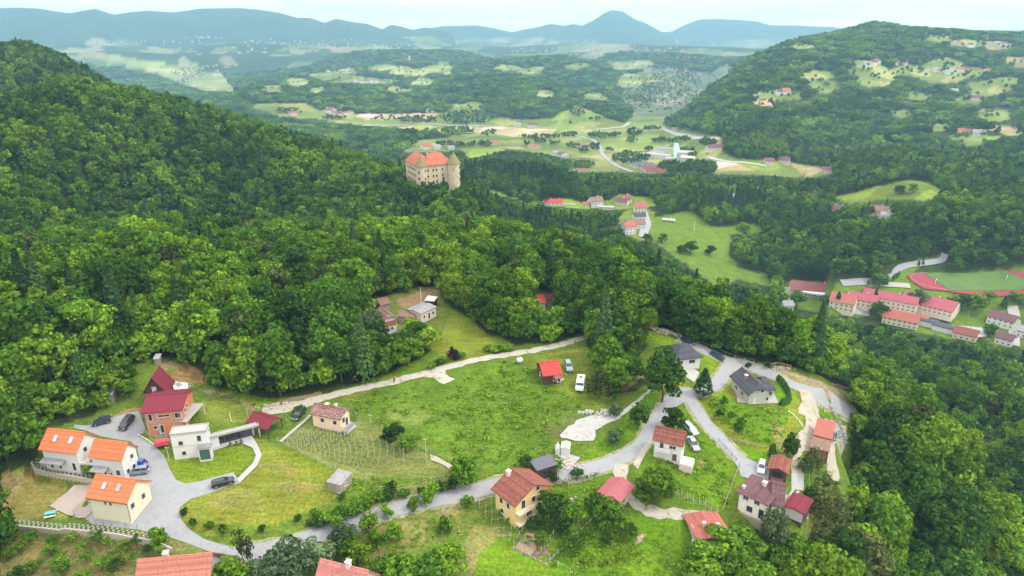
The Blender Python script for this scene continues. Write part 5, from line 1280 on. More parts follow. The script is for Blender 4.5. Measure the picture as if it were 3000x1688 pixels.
# red barn
b = building('barn', 'barn with a coral-red roof standing in the gravel yard', 'barn', g_(Z8,1930,1172), g_(Z8,2127,1222), g_(Z8,2150,1070), h=4.0, roof_kind='mono', rise=.9, oh=.35, wall=W_OWOOD, roofm=R_CORAL, cover='seams', wins=[('r',.2,2,1.2,1.2),('r',-.4,2,1.2,1.2)])
lt = MB().slab([(-b.L/2-.1,-b.W/2-4.2,2.9),(b.L/2+.1,-b.W/2-4.2,2.9),(b.L/2+.1,-b.W/2+.34,3.7),(-b.L/2-.1,-b.W/2+.34,3.7)], .15).build('lean_to_roof', R_BROWN, b.t)
for k in range(4): MB().box(-b.L/2+.1+k*(b.L-.4)/3,-b.W/2-4.1,-.6,-b.L/2+.3+k*(b.L-.4)/3,-b.W/2-3.9,2.74).build('post', W_DWOOD, b.t)
rs = np.random.RandomState(9)
pile = thing('wood_pile', 'reddish firewood stacked under the lean-to of the barn', 'wood pile', b.t.location, b.t.rotation_euler.z)
lg = MB().wheel(0,0,0,.17,1.3,7).mesh('log', M_LOG)
for i in range(9):
    for j in range(22):
        o = inst(lg, 'log', pile, (-b.L/2+.4+j*(b.L-.8)/21, -b.W/2-3.2-(i%2)*.05, .1+i*.29), 0); o.rotation_euler = (0, rs.rand()*3, (rs.rand()-.5)*.12)
# brown garage
b = building('brown_garage', 'open brown-tiled timber garage above the asphalt yard', 'garage', g_(Z9,735,522), g_(Z9,922,572), W=6.0, h=2.9, ridge=g_(Z9,833,512), along='y', oh=.5, wall=W_DWOOD, roofm=R_CLAY, cols=.9, wins=[])
MB().box(-b.L/2+1.3,-b.W/2+.44,-.3,b.L/2-1.3,-b.W/2+.497,2.5).build('opening_shade_panel', M_DARK, b.t)  # dark panel on the solid front, shade of the open bay put in as colour
MB().slab([(-b.L/2+1.0,-b.W/2-4.4,-.2),(b.L/2-1.0,-b.W/2-4.4,-.2),(b.L/2-1.0,-b.W/2+.2,1.1),(-b.L/2+1.0,-b.W/2+.2,1.1)], .15).build('lower_roof', R_MAUVE, b.t)
for x in (-1,1): MB().box(x*(b.L/2-1.1)-.15,-b.W/2-4.3,-3,x*(b.L/2-1.1)+.15,-b.W/2-.3,-.42).build('side_wall', W_DWOOD, b.t)
# mauve house with garage
b = building('mauve_roofed_house', 'large cream house with a mauve half-hipped tile roof', 'house', g_(Z9,440,852), g_(Z9,722,980), W=8.6, h=4.4, ridge=g_(Z9,600,810), along='y', ends=('half','half'), oh=.7, wall=mat('ivory_render',(.72,.66,.56),.9), roofm=R_MAUVE, chim=[(.1,.35,1.0,.8,M_CHIM),(-.75,-.5,.7,.5,M_CHIM)],
   wins=[('n',-.5,3.7,1.1,1.2,M_FRAME),('n',.35,3.7,1.1,1.2,M_FRAME),('n',-.12,1.3,1.1,1.1,M_DFRAME),('l',0,3.2,1,1.2),('n',.75,1.3,.9,2.0,M_DFRAME)], cols=.9)
MB().box(-b.L/2+.4,-b.W/2+.2,-2.8,b.L/2-.6,-b.W/2+.69,-.3).build('plinth', W_WOOD, b.t)
c = building('mauve_roofed_wing', 'mauve-tiled wing linking the large cream house and the garage', 'house', g_(Z9,735,985), g_(Z9,855,1012), W=9.0, h=3.3, rise=2.6, oh=.4, wall=MATS['ivory_render'], roofm=R_MAUVE, wins=[('n',0,1.6,1,1.1)], cols=.9)
d = building('wine_roofed_garage', 'garage with a wine-red roof and a white slatted gable', 'garage', g_(Z9,850,1012), g_(Z9,1030,1088), W=6.2, h=2.7, ridge=g_(Z9,945,975), along='y', oh=.5, wall=W_DWOOD, roofm=R_WINE)
for k in range(7): MB().box(-d.L/2+.45,-d.W/2+.38,.1+k*.36,d.L/2-.45,-d.W/2+.495,.30+k*.36).build('slat', W_WHITE, d.t)
# orange-pink roof by the wood
b = building('coral_roofed_house', 'house with a coral tile roof half hidden by the dark trees', 'house', g_(Z9,122,1206), g_(Z9,432,1170), W=8.0, h=2.6, ridge=g_(Z9,248,1140), along='y', oh=.6, wall=W_BEIGE, roofm=R_CORAL, chim=[(-.25,-.1,.9,.5,M_CHIM),(.5,-.2,.6,.5,M_CHIM)], wins=[('n',-.2,2.2,1,1.2),('l',0,2.2,1,1.2)], cols=.9)
building('flat_porch', 'pale flat porch roof left of the coral-roofed house', 'canopy', g_(Z9,60,1225), g_(Z9,130,1250), g_(Z9,150,1160), h=2.6, roof_kind='flat', oh=.15, wall=W_GREY, roofm=mat('pale_sheet',(.55,.55,.57),.8), post=True)
# bright red cabin
b = building('red_cabin', 'small cabin with a bright red sheet roof on the mown plot', 'cabin', g_(Z6,790,630), g_(Z6,1026,602), g_(Z6,1003,440), h=2.5, ridge=g_(Z6,1003,440), oh=.4, wall=W_DWOOD, roofm=R_RED, cover='seams', wins=[('n',.4,1.2,1.2,1.2),('l',0,1.2,.8,.9),('n',.8,1.0,.8,1.9)])
MB().slab([(b.L*.05,-b.W/2-1.2,1.9),(b.L/2,-b.W/2-1.2,1.9),(b.L/2,-b.W/2+.3,2.45),(b.L*.05,-b.W/2+.3,2.45)],.08).build('porch_roof', R_CLAY, b.t)
# cabins and old farm in the wood
building('wood_cabin', 'red-roofed cabin at the edge of the wood above the path', 'cabin', g_(Z10,1872,328), g_(Z10,1992,318), W=6.5, h=2.8, ridge=g_(Z10,1990,232), oh=.3, wall=W_BEIGE, roofm=R_RED, cover='seams', wins=[('n',0,1.3,1,1)])
building('wood_shed', 'small wine-red shed touching the cabin above the path', 'shed', g_(Z10,1995,285), g_(Z10,2085,285), W=4.5, h=2.4, rise=1.2, oh=.3, wall=W_WOOD, roofm=R_WINE, cover='seams')
building('brown_hut', 'low brown-roofed hut at the top of the old farm', 'hut', g_(Z10,235,345), g_(Z10,350,318), W=6.0, h=1.8, rise=1.2, oh=.3, wall=W_WOOD, roofm=R_BROWN, cover='seams')
building('old_farmhouse', 'old farmhouse with white lower walls and orange boards under a grey-brown roof', 'house', g_(Z10,250,530), g_(Z10,425,490), W=7.5, h=4.4, rise=2.4, along='y', ends=('half','gable'), oh=.5, wall=W_WHITE, roofm=R_BROWN, wins=[('n',-.5,1.6,.8,.8),('n',.3,1.7,.8,.8),('r',0,1.7,.8,.8)],
   extra=[('board_band', -2.0,-3.33,2.5,2.0,-3.252,4.2,W_OWOOD)])
building('stone_barn', 'long pale barn with a weathered grey sheet roof on a stone terrace', 'barn', g_(Z10,665,435), g_(Z10,835,358), W=6.5, h=3.6, ridge=g_(Z10,770,320), oh=.3, wall=W_BEIGE, roofm=R_LGREY, cover='seams', wins=[('n',-.6,2.0,.8,.9),('n',.05,1.6,.8,1.9),('n',.6,2.0,.8,.9)])
building('lean_shed', 'patched grey shed between the old farmhouse and the pale barn', 'shed', g_(Z10,410,458), g_(Z10,600,472), W=5.5, h=2.4, rise=1.0, oh=.3, wall=W_WOOD, roofm=R_BROWN, cover='seams')
building('patched_shed', 'silver-patched shed roof above the brown one at the old farm', 'shed', g_(Z10,560,430), g_(Z10,690,425), W=6.0, h=2.8, rise=.9, oh=.3, wall=W_WOOD, roofm=R_LGREY, cover='seams')
building('white_lean_to', 'small shed with a white sheet roof behind the pale barn', 'shed', g_(Z10,700,290), g_(Z10,805,300), W=3.5, h=2.4, roof_kind='mono', rise=.4, oh=.2, wall=W_DWOOD, roofm=W_WHITE, cover='seams')
building('hidden_house', 'grey-roofed white house half hidden among the left-hand trees', 'house', (868,950), (893,946), W=6, h=3.0, rise=1.6, oh=.3, wall=W_WHITE, roofm=R_GREY, wins=[('n',0,1.6,.9,1)])
# ---------------------------------------------------------------- castle
def ground_at_dist(px, py, d):
    a, t = az_el(px, py)
    x, y = d * math.sin(a), d * math.cos(a)
    return Vector((x, y, d * t))
def tower(parent, name, x, y, r, z0, z1, ztip, wallm, roofm, wins):
    mb = MB().cyl(x, y, z0, z1, r, r, 20)
    tw = mb.build(name, wallm, parent)
    MB().cyl(x, y, z1 + .01, ztip, r + .7, .05, 20).build('cone_roof', roofm, tw)
    MB().cyl(x, y, z0 + (z1 - z0) * .16, z0 + (z1 - z0) * .16 + .35, r + .18, r + .18, 20).build('cornice', wallm, tw)
    for ang, zz in wins:
        w = MB().box(-.55, -.12, -.85, .55, .25, .85).build('window', M_DARK, tw, loc=(x + (r - .05) * math.cos(ang), y + (r - .05) * math.sin(ang), zz)); w.rotation_euler = (0, 0, ang + math.pi / 2)
    return tw
dc = 505.0
pL, pR = ground_at_dist(1231, 486, dc), ground_at_dist(1329, 482, dc + 9)
zE = (pL.z + pR.z) / 2
ux = (pR - pL); ux.z = 0; LW = ux.length; ux.normalize(); rzc = math.atan2(ux.y, ux.x)
castle = thing('castle', 'old stone castle with a red hipped roof and two round towers on the wooded spur', 'castle', (pL.x, pL.y, zE - 17), rzc)
hE = 17.0     # eave height above the base
back = 30
W0 = mat('castle_window', (.03, .025, .02), .6)
MB().box(0, 1.0, -8, LW - 1, 14, hE - .3).build('front_wing', W_STONE, castle)
MB().box(-1.5, 2.2, -8, 10.5, back, hE - .31).build('left_wing', W_STONE, castle)
MB().box(LW - 12, 14.003, -8, LW - 1.01, back, hE - .33).build('right_wing', W_STONE, castle)
def hip_roof(x0, y0, x1, y1, z, r, along, nm):
    mb = MB(); tl = MB(); o = .6
    x0 -= o; y0 -= o; x1 += o; y1 += o
    cx, cy = (x0 + x1) / 2, (y0 + y1) / 2
    e = min(x1 - x0, y1 - y0) / 2
    if along == 'x': a, b_ = (x0 + e, cy, z + r), (x1 - e, cy, z + r)
    else: a, b_ = (cx, y0 + e, z + r), (cx, y1 - e, z + r)
    q = [(x0, y0, z), (x1, y0, z), (x1, y1, z), (x0, y1, z)]
    if along == 'x': fs = [[q[0], q[1], b_, a], [q[2], q[3], a, b_], [q[1], q[2], b_], [q[3], q[0], a]]
    else: fs = [[q[0], q[1], a], [q[1], q[2], b_, a], [q[2], q[3], b_], [q[3], q[0], a, b_]]
    for f in fs:
        mb.slab(f, .3)
        if len(f) == 4: courses(tl, *f, step=.8)
        else: courses(tl, f[0], f[1], f[2], f[2], step=.8)
    ro = mb.build(nm, R_CAST, castle); tl.build('roof_tiles', R_CAST, ro, stuff=True)
hip_roof(-1.5, 2.2, 10.5, back, hE, 7.6, 'y', 'roof')
hip_roof(3.5, 1.0, LW - 1, 14, hE + .02, 8.2, 'x', 'roof')
hip_roof(LW - 12, 8, LW - 1.01, back, hE + .01, 6.8, 'y', 'roof')
for zz in (13.4, 9.0, 4.6):
    for x in (6.3, 10.3, 12.9, 17.6):
        w = MB().box(-.5, -.1, -.85, .5, .3, .85).build('window', W0, castle, loc=(x, .93, zz))
        MB().box(-.8, -.14, -1.2, .8, .1, -1.003).build('sill', W_STONE, w)
for zz in (13.6, 9.4, 5.0):
    for y in (7, 10.5, 14, 17.5, 21, 24.5):
        w = MB().box(-.3, -.5, -.8, .1, .5, .8).build('window', W0, castle, loc=(-1.45, y, zz))
tower(castle, 'round_tower', 0.6, .4, 4.0, -9, hE + .2, hE + 8.2, W_STONE, R_MOSS, [(-2.3, 13.2), (-2.3, 8.6), (-1.0, 14.0), (-1.0, 8)])
tower(castle, 'round_tower', LW - .2, -.4, 4.6, -9, hE + .6, hE + 8.8, W_STONE, R_MOSS, [(-.75, 14.5), (-.75, 10), (-.75, 5.5), (-.7, 0)])
for fx in (.35, .62): MB().box(-.5, -.5, -1, .5, .5, 2).build('chimney', M_CHIM, castle, loc=(LW * fx, 9.5, hE + 6))
# ---------------------------------------------------------------- small buildings of the middle and far distance
def small(name, label, px, py, w, dpt, h, rise, rz, wall, roofm, cat='house', group=None, wn_=True, along='x', chim_=True, dist=None):
    p = G(px, py) if dist is None else ground_at_dist(px, py, dist)
    t = thing(name, label, cat, (p.x, p.y, p.z), math.radians(rz) - math.atan2(p.x, p.y), group)
    mb = MB(); U, V = w / 2, dpt / 2; o = .5
    mb.add([(-U,-V,-3),(U,-V,-3),(U,V,-3),(-U,V,-3),(-U,-V,h),(U,-V,h),(U,V,h),(-U,V,h),(-U,0,h+rise*.96),(U,0,h+rise*.96)], [(0,1,5,4),(2,3,7,6),(1,2,6,9,5),(3,0,4,8,7)])
    mb.build('wall', wall, t)
    rf = MB().slab([(-U-o,-V-o,h-rise*o/V+.2),(U+o,-V-o,h-rise*o/V+.2),(U+o,0,h+rise+.2),(-U-o,0,h+rise+.2)], .25).slab([(U+o,V+o,h-rise*o/V+.2),(-U-o,V+o,h-rise*o/V+.2),(-U-o,0,h+rise+.2),(U+o,0,h+rise+.2)], .25)
    r = rf.build('roof', roofm, t)
    if chim_: MB().box(-.4,-.4,-.5,.4,.4,1.3).build('chimney', M_CHIM, r, loc=(U*.3, 0, h+rise))
    if wn_:
        n = max(2, int(w / 3.2)); 
        for zz in ([1.6] if h < 4.5 else [1.6, 4.4] if h < 7.5 else [1.6, 4.6, 7.6]):
            for k in range(n):
                a, g = window_meshes(1.1, 1.2, M_FRAME, M_GLASS)
                wo = inst(a, 'window', t, ((k + .5) / n * w - U, -V - .003, zz)); inst(g, 'pane', wo)
            for k in (-.4, .4):
                a, g = window_meshes(1.1, 1.2, M_FRAME, M_GLASS)
                sgn = -1 if p.x > 0 else 1
                wo = inst(a, 'window', t, (sgn * (U + .003), k * V, zz), sgn * math.pi / 2); inst(g, 'pane', wo)
    return t
gm_ = g_
# school
sch = [
 ('school_building', 'left school wing with a red-brown roof over a curved white front', (ZA,600,505), 40, 22, 4.4, 4.8, 8, W_BEIGE, rmat('school_red', (.20,.065,.065))),
 ('school_building', 'cream school block with an orange-red hipped roof', (ZA,850,640), 17, 15, 6.6, 4.8, -6, W_CREAM, R_CORAL),
 ('school_building', 'narrow red-roofed school link with two rows of windows', (ZA,1025,605), 21, 13, 5.2, 3.6, -2, W_BEIGE, rmat('school_rose', (.30,.075,.095))),
 ('school_building', 'long red-roofed school wing with banded facade', (ZA,1285,622), 37, 14, 7.2, 3.4, -5, W_BEIGE, MATS['school_rose']),
 ('school_building', 'school sports hall with a broad rose-red roof beside the track', (ZA,1660,640), 36, 24, 5, 4.4, -12, W_BEIGE, MATS['school_rose']),
 ('house', 'red-roofed cream house on the far side of the near wood', (ZA,1385,795), 23, 11, 5.5, 4.5, -4, W_CREAM, R_CORAL),
 ('house', 'lower red-roofed annex beside the cream house by the wood', (ZA,1560,765), 12, 8, 3.5, 2.2, -12, W_WHITE, R_CORAL),
 ('house', 'red-roofed house beside the pale car park', (ZA,1990,925), 14, 9, 4.5, 3.5, -5, W_BEIGE, R_CLAY),
 ('house', 'grey-roofed white house by the straight lane', (ZA,2335,795), 17, 11, 5.5, 3.6, -14, W_WHITE, R_MAUVE),
 ('house', 'small grey-roofed white house nearest the near wood', (ZA,2355,975), 10, 8, 5, 3, -10, W_WHITE, R_MAUVE),
 ('house', 'white house cut off by the right edge of the picture', (ZA,2540,905), 10, 9, 5, 2.6, 0, W_WHITE, R_LGREY),
 ('house', 'grey-gabled house at the far left of the school', (ZA,330,650), 8, 7, 4, 3, 30, W_WHITE, R_LGREY)]
for nm, lb, (zz_, x, y), w, dd, h, r, rz, wm, rm in sch:
    px_, py_ = g_(zz_, x, y)
    p = G(px_, py_)
    small(nm, lb, px_, py_, w, dd, h, r, rz, wm, rm, 'school' if 'school' in nm else 'house')
for k, (x, y, w) in enumerate([(1615, 800, 16), (1800, 860, 15)]):
    p = G(*g_(ZA, x, y))
    t = thing('flat_hall', ['flat grey-roofed hall right of the cream house', 'flat grey-roofed hall beside the pale car park'][k], 'building', p, -math.atan2(p.x, p.y) - .15)
    MB().box(-w/2, -4, -2, w/2, 4, 4).build('wall', W_WHITE, t); MB().box(-w/2-.4, -4.4, 4.01, w/2+.4, 4.4, 4.5).build('roof', R_GREY, t)
p = G(*g_(ZA, 590, 560)); t = thing('curved_front', 'white curved porch in front of the left school wing', 'porch', p, -math.atan2(p.x, p.y))
mb = MB(); n = 14
for i in range(n):
    a0, a1 = -.9 + 1.8 * i / n, -.9 + 1.8 * (i + 1) / n
    mb.slab([(26*math.sin(a0), 14 - 26*math.cos(a0)*.6, 5.2), (26*math.sin(a1), 14 - 26*math.cos(a1)*.6, 5.2), (22*math.sin(a1), 14 - 22*math.cos(a1)*.5, 5.4), (22*math.sin(a0), 14 - 22*math.cos(a0)*.5, 5.4)], 1.2)
mb.build('canopy', W_WHITE, t)
for i in range(8):
    a0 = -.8 + 1.6 * i / 7; MB().box(-.2, -.2, -1, .2, .2, 4.15).build('pillar', W_WHITE, t, loc=(24.5*math.sin(a0), 14 - 24.5*math.cos(a0)*.57, 0))
# goals on the pitch and lamp posts
for k, (x, y) in enumerate([(1720, 408), (2380, 372)]):
    p = G(*g_(ZA, x, y)); t = thing('football_goal', ['white football goal at the near-left end of the pitch', 'white football goal at the right end of the pitch'][k], 'goal', p, .9)
    MB().tube((-3.6,0,0),(-3.6,0,2.4),.12).tube((3.6,0,0),(3.6,0,2.4),.12).tube((-3.6,0,2.4),(3.6,0,2.4),.12).build('frame', M_WHITE, t)
far = [  # label, zoom, x, y, width, depth, h, rise, rot, wall, roof
 ('white farmhouse with a red roof beside the grey lane', ZC,1230,1205,11,9,7,3.6,35,W_WHITE,R_CORAL), ('long brown-roofed barn behind the white farmhouse', ZC,1300,1150,18,9,4.5,3.6,20,W_WHITE,R_BROWN),
 ('dark-roofed outbuilding above the long brown barn', ZC,1345,1060,12,8,4,3,20,W_WHITE,R_GREY), ('red hipped house at the head of the grey lane', ZC,1358,980,13,11,6,4.5,10,W_CREAM,R_CORAL),
 ('brown chalet with a pale balcony left of the lane', ZC,885,925,14,11,7,4,25,W_WHITE,R_BROWN), ('small orange-roofed shed beside the forest road', ZC,785,930,7,6,3.5,2.5,0,W_CREAM,R_CORAL),
 ('bright red-roofed house, left of a pair on the forest road', ZC,395,905,11,8,3.5,3,0,W_WHITE,R_RED), ('bright red-roofed house, right of a pair on the forest road', ZC,483,905,11,8,3.5,3,0,W_WHITE,R_RED),
 ('brown gabled house on the small clearing', ZC,1165,905,14,9,4,3.5,-15,W_BEIGE,R_MAUVE), ('red gabled house on the small clearing', ZC,1210,880,9,9,5,4,35,W_BEIGE,R_CLAY), ('pale low sheds with a white roof left of the lane', ZC,1000,950,16,5,2.5,1,0,W_WHITE,M_CONC),
 ('small white-roofed stable on the green slope', ZC,1665,1090,12,6,2.6,1.2,-10,W_WOOD,M_CONC), ('white house with a grey roof above the green slope', ZC,2290,860,15,9,4,3,30,W_WHITE,R_LGREY),
 ('white house with a mauve roof ringed by garden trees', ZC,765,320,18,12,6,4,20,W_WHITE,R_MAUVE), ('red roofed farm at the forest foot', ZC,235,305,26,10,4,3,0,W_CREAM,R_CORAL),
 ('grey-roofed white row house by the old road, left one', ZC,460,385,12,10,6,4,20,W_WHITE,R_LGREY), ('grey-roofed white row house by the old road, middle one', ZC,515,400,13,10,6,4,20,W_WHITE,R_MAUVE), ('grey-roofed white row house by the old road, right one', ZC,560,420,12,10,6,4,20,W_WHITE,R_LGREY),
 ('beige house beside the dark conifer row', ZC,745,565,20,9,4,3,0,W_BEIGE,R_BROWN), ('white farm at the far edge of the fields', ZC,215,80,26,14,6,5,0,W_WHITE,R_MAUVE), ('white barn left of the far farm', ZC,55,75,20,10,5,4,0,W_WHITE,R_LGREY),
 ('pink long barn where two lanes meet', ZC,1160,0,1,1,1,1,0,W_WHITE,R_LGREY), ('long reddish barn beside the lane east of the spa', ZC,2150,325,32,10,5,4,40,W_BEIGE,R_MAUVE), ('small house at the foot of the right hill', ZC,1735,125,18,10,5,4,0,W_WHITE,R_BROWN),
 ('white house with a red roof by the eastern lane', ZD,435,235,14,10,6,4,10,W_WHITE,R_CLAY), ('pink-roofed house right of the white one by the eastern lane', ZD,560,225,17,11,6,4.5,-5,W_BEIGE,R_MAUVE), ('small house at the end of the eastern fields', ZD,925,300,14,9,4,3,10,W_BEIGE,R_MAUVE),
 ('white house with an orange roof among the mid trees', ZD,795,530,13,10,5,4.5,40,W_WHITE,R_CORAL), ('grey-roofed house hidden left of the green knoll', ZD,360,515,16,8,3.5,3,0,W_WHITE,R_GREY), ('white gabled house among trees left of the knoll', ZD,90,535,13,9,5,3,20,W_WHITE,R_LGREY),
 ('brown-roofed house below the knoll, left one', ZD,1025,635,13,9,4,3.5,0,W_BEIGE,R_MAUVE), ('brown-roofed house below the knoll, right one', ZD,1350,660,15,10,5,4,0,W_BEIGE,R_BROWN), ('white cottage beside the brown-roofed house below the knoll', ZD,1415,690,10,7,4,2.5,20,W_WHITE,R_LGREY),
 ('orange-roofed house in the village beyond the castle', ZB,615,150,20,14,6,6,25,W_CREAM,R_CORAL), ('grey-roofed house beside the orange village roof', ZB,745,150,15,11,5,4,20,W_WHITE,R_LGREY), ('long pink-roofed house in the village beyond the castle', ZB,935,95,24,12,5,4,0,W_WHITE,R_CORAL), ('white-walled village house with a grey roof', ZB,920,160,14,9,5,3.5,0,W_WHITE,R_LGREY), ('pale village barn at the wood edge', ZB,1440,95,22,9,4,3,0,W_WHITE,R_CORAL)]
for lb, zz_, x, y, w, dd, h, r, rz, wm, rm in far:
    if w == 1: continue
    px_, py_ = g_(zz_, x, y)
    small('house' if 'barn' not in lb and 'shed' not in lb and 'stable' not in lb else 'barn', lb, px_, py_, w, dd, h, r, rz, wm, rm, 'barn' if 'barn' in lb or 'stable' in lb else 'house')
# spa
spa = [(1440,400,30,20,7,W_WHITE,M_CONC,'brown and white spa block'),(1530,390,26,18,8,W_WHITE,R_LGREY,'white gabled spa hall'),(1600,420,30,16,8,W_WHITE,M_CONC,'long white spa wing'),(1850,420,30,24,12,W_WHITE,M_CONC,'tall pale spa tower block'),(1640,350,36,18,8,W_WHITE,R_LGREY,'large grey-roofed spa hall'),(1700,450,26,12,7,W_BEIGE,M_CONC,'beige spa annex'),(1870,460,22,16,9,W_WHITE,W_CREAM,'cream spa pavilion')]
for x, y, w, dd, h, wm, rm, lb in spa:
    px_, py_ = g_(ZC, x, y); small('hotel', lb + ' in the valley', px_, py_, w, dd, h, 2.0, random.randint(-30, 30), wm, rm, 'hotel')
p = G(*g_(ZC, 1745, 420)); t = thing('water_slide', 'pale blue steep water slide among the spa buildings', 'slide', p, 0)
MB().slab([(-7,-10,2),(7,-10,2),(4,12,26),(-4,12,26)], 1.0).build('chute', mat('slide_blue', (.35,.60,.75), .4), t)
for x in (-3, 3): MB().box(x-.5, 9, -2, x+.5, 10, 22).build('leg', W_WHITE, t)
k = 0
for x, y, rm in [(1290,505,0),(1320,515,0),(1350,500,0),(1380,515,0),(1410,500,0),(1440,515,0),(1470,505,0),(1500,520,0),(1400,540,1),(1430,548,1),(1460,540,1),(1490,555,1),(1520,560,1),(1550,568,1),(1440,568,1),(1480,575,1),(1530,582,1),(1580,585,1),(1610,578,1),(1570,600,1)]:
    px_, py_ = g_(ZC, x, y)
    small('holiday_house', 'small terracotta holiday house in the rows below the spa' if rm else 'small slate-blue holiday house in the rows below the spa', px_, py_, 9, 7, 4, 4, 20, W_BEIGE, R_CLAY if rm else rmat('slate_blue', (.13,.13,.17)), 'house', 'terracotta holiday houses' if rm else 'slate holiday houses', wn_=False, chim_=False)
rs = np.random.RandomState(21)
for i in range(34):
    px_, py_ = g_(ZE, 1180 + rs.rand() * 190, 540 + rs.rand() * 75)
    small('house', 'tiny house of the tight village at the foot of the middle hill', px_, py_, 12 + rs.rand()*5, 9, 5, 3.5, rs.rand()*90, [W_WHITE, W_CREAM, W_BEIGE][rs.randint(3)], [R_CORAL, R_MAUVE, R_BROWN, R_LGREY][rs.randint(4)], 'house', 'houses of the tight village', wn_=False, chim_=False)
for i, (z_, x, y) in enumerate([(ZE,930,610),(ZE,905,605),(ZE,1950,585),(ZE,1990,588),(ZE,2010,585)] + [(ZE, 970 + 55*j, 280 + (j % 3)*5) for j in range(5)] + [(ZE,1300 + 30*j, 275 + (j % 2)*6) for j in range(4)] + [(ZE,1400+38*j, 362+(j%2)*5) for j in range(5)]):
    px_, py_ = g_(z_, x, y)
    small('house', 'tiny pale house strung along the middle hill', px_, py_, 16, 10, 5, 4, rs.rand()*60, W_WHITE, [R_CORAL, R_MAUVE, R_LGREY][i % 3], 'house', 'houses strung along the middle hill', wn_=False, chim_=False)
for i, (x, y) in enumerate([(1835,318),(1815,325),(1780,335),(1375,470),(1350,475),(2130,362),(2250,360),(2275,358),(2195,373),(2250,228),(2300,236),(2440,228),(2470,232),(2330,505),(2218,470),(2270,680),(2300,683),(2345,686),(1925,325),(1970,325),(2140,612),(2390,368)]):
    px_, py_ = g_(ZF, x, y)
    small('house', 'tiny hillside house in a clearing of the right-hand hill', px_, py_, 18, 11, 6, 5, rs.rand()*60, [W_WHITE, W_BEIGE][i % 2], [R_CORAL, R_MAUVE, R_LGREY][i % 3], 'house', 'hillside houses of the right-hand hill', wn_=False, chim_=False)
# church on the middle hill
p = G(1199, 186); t = thing('church', 'small church with a reddish roof and pale tower on the middle hill', 'church', p, .3)
MB().box(-16,-8,-5,16,8,12).build('wall', W_BEIGE, t); MB().slab([(-17,-9,12.1),(17,-9,12.1),(17,0,20),(-17,0,20)],.4).slab([(17,9,12.1),(-17,9,12.1),(-17,0,20),(17,0,20)],.4).build('roof', R_CORAL, t)
MB().box(-3.5,-12,-5,3.5,-9.1,30).cyl(0,-10.5,30.1,44,4.6,.1,8).build('tower', W_CREAM, t)
# far villages: specks
mb = MB(); mr_ = MB(); rs = np.random.RandomState(31)
for cx, cy, sx, sy, n in [(610,113,60,6,40),(820,128,70,5,50),(960,140,60,6,60),(560,228,50,8,40),(700,150,100,12,40),(1300,150,120,10,60),(1560,150,60,5,50),(1640,128,60,6,40),(1850,150,150,14,120),(2000,160,120,12,80),(1700,120,60,4,40),(900,125,200,6,60),(400,125,120,5,60),(620,200,60,10,40),(1980,205,60,10,30),(1160,135,100,8,60),(1480,132,60,5,40)]:
    for i in range(n // 3):
        px_, py_ = cx + rs.normal()*sx*.6, cy + rs.normal()*sy*.6
        if py_ < 106: continue
        p = G(px_, py_); d = p.length
        if d > 12000 or d < 1500: continue
        s_ = 5 + 4*rs.rand(); a = rs.rand()*3
        c_, s2 = math.cos(a)*s_, math.sin(a)*s_
        o = len(mb.v)
        q = [(p.x-c_+s2*.6, p.y-s2-c_*.6), (p.x+c_+s2*.6, p.y+s2-c_*.6), (p.x+c_-s2*.6, p.y+s2+c_*.6), (p.x-c_-s2*.6, p.y-s2+c_*.6)]
        mb.add([(x, y, p.z-4) for x, y in q] + [(x, y, p.z+7) for x, y in q], [(0,1,5,4),(1,2,6,5),(2,3,7,6),(3,0,4,7)])
        r0 = ((q[0][0]+q[3][0])/2, (q[0][1]+q[3][1])/2, p.z+12); r1_ = ((q[1][0]+q[2][0])/2, (q[1][1]+q[2][1])/2, p.z+12)
        mr_.add([(x, y, p.z+7) for x, y in q] + [r0, r1_], [(0,1,5,4),(2,3,4,5),(1,2,5),(3,0,4)])
o = mb.build('distant_village', W_GREY, stuff=True, label='scattered tiny pale houses of the far valley'); mr_.build('roofs', R_BROWN, o, stuff=True)
# ---------------------------------------------------------------- vehicles
def paint(name, col):
    m = mat(name, col, .28, .04, .6, spec=.6)
    m.node_tree.nodes['Principled BSDF'].inputs['Coat Weight'].default_value = .5
    return m
P_BLACK, P_DBLUE, P_SILVER, P_WHITE, P_BLUE, P_GREY = paint('black_paint',(.018,.02,.026)), paint('dark_blue_paint',(.03,.045,.08)), paint('silver_paint',(.30,.32,.34)), paint('van_white',(.75,.75,.73)), paint('blue_paint',(.015,.09,.42)), paint('blue_grey_paint',(.20,.26,.32))
M_TYRE, M_RIM, M_LAMP, M_TAIL = mat('tyre',(.02,.02,.02),.9), mat('rim',(.45,.46,.48),.35,metal=.7), mat('headlamp',(.7,.72,.75),.15), mat('taillamp',(.4,.02,.02),.3)
def extr(prof, y0, y1, inset=0.0, zi=1e9):
    n = len(prof)
    a = [(x, y0 + (inset if z > zi else 0), z) for x, z in prof]; b = [(x, y1 - (inset if z > zi else 0), z) for x, z in prof]
    return a + b, [tuple(range(n)), tuple(range(2*n-1, n-1, -1))] + [(i, n+i, n+(i+1) % n, (i+1) % n) for i in range(n)]
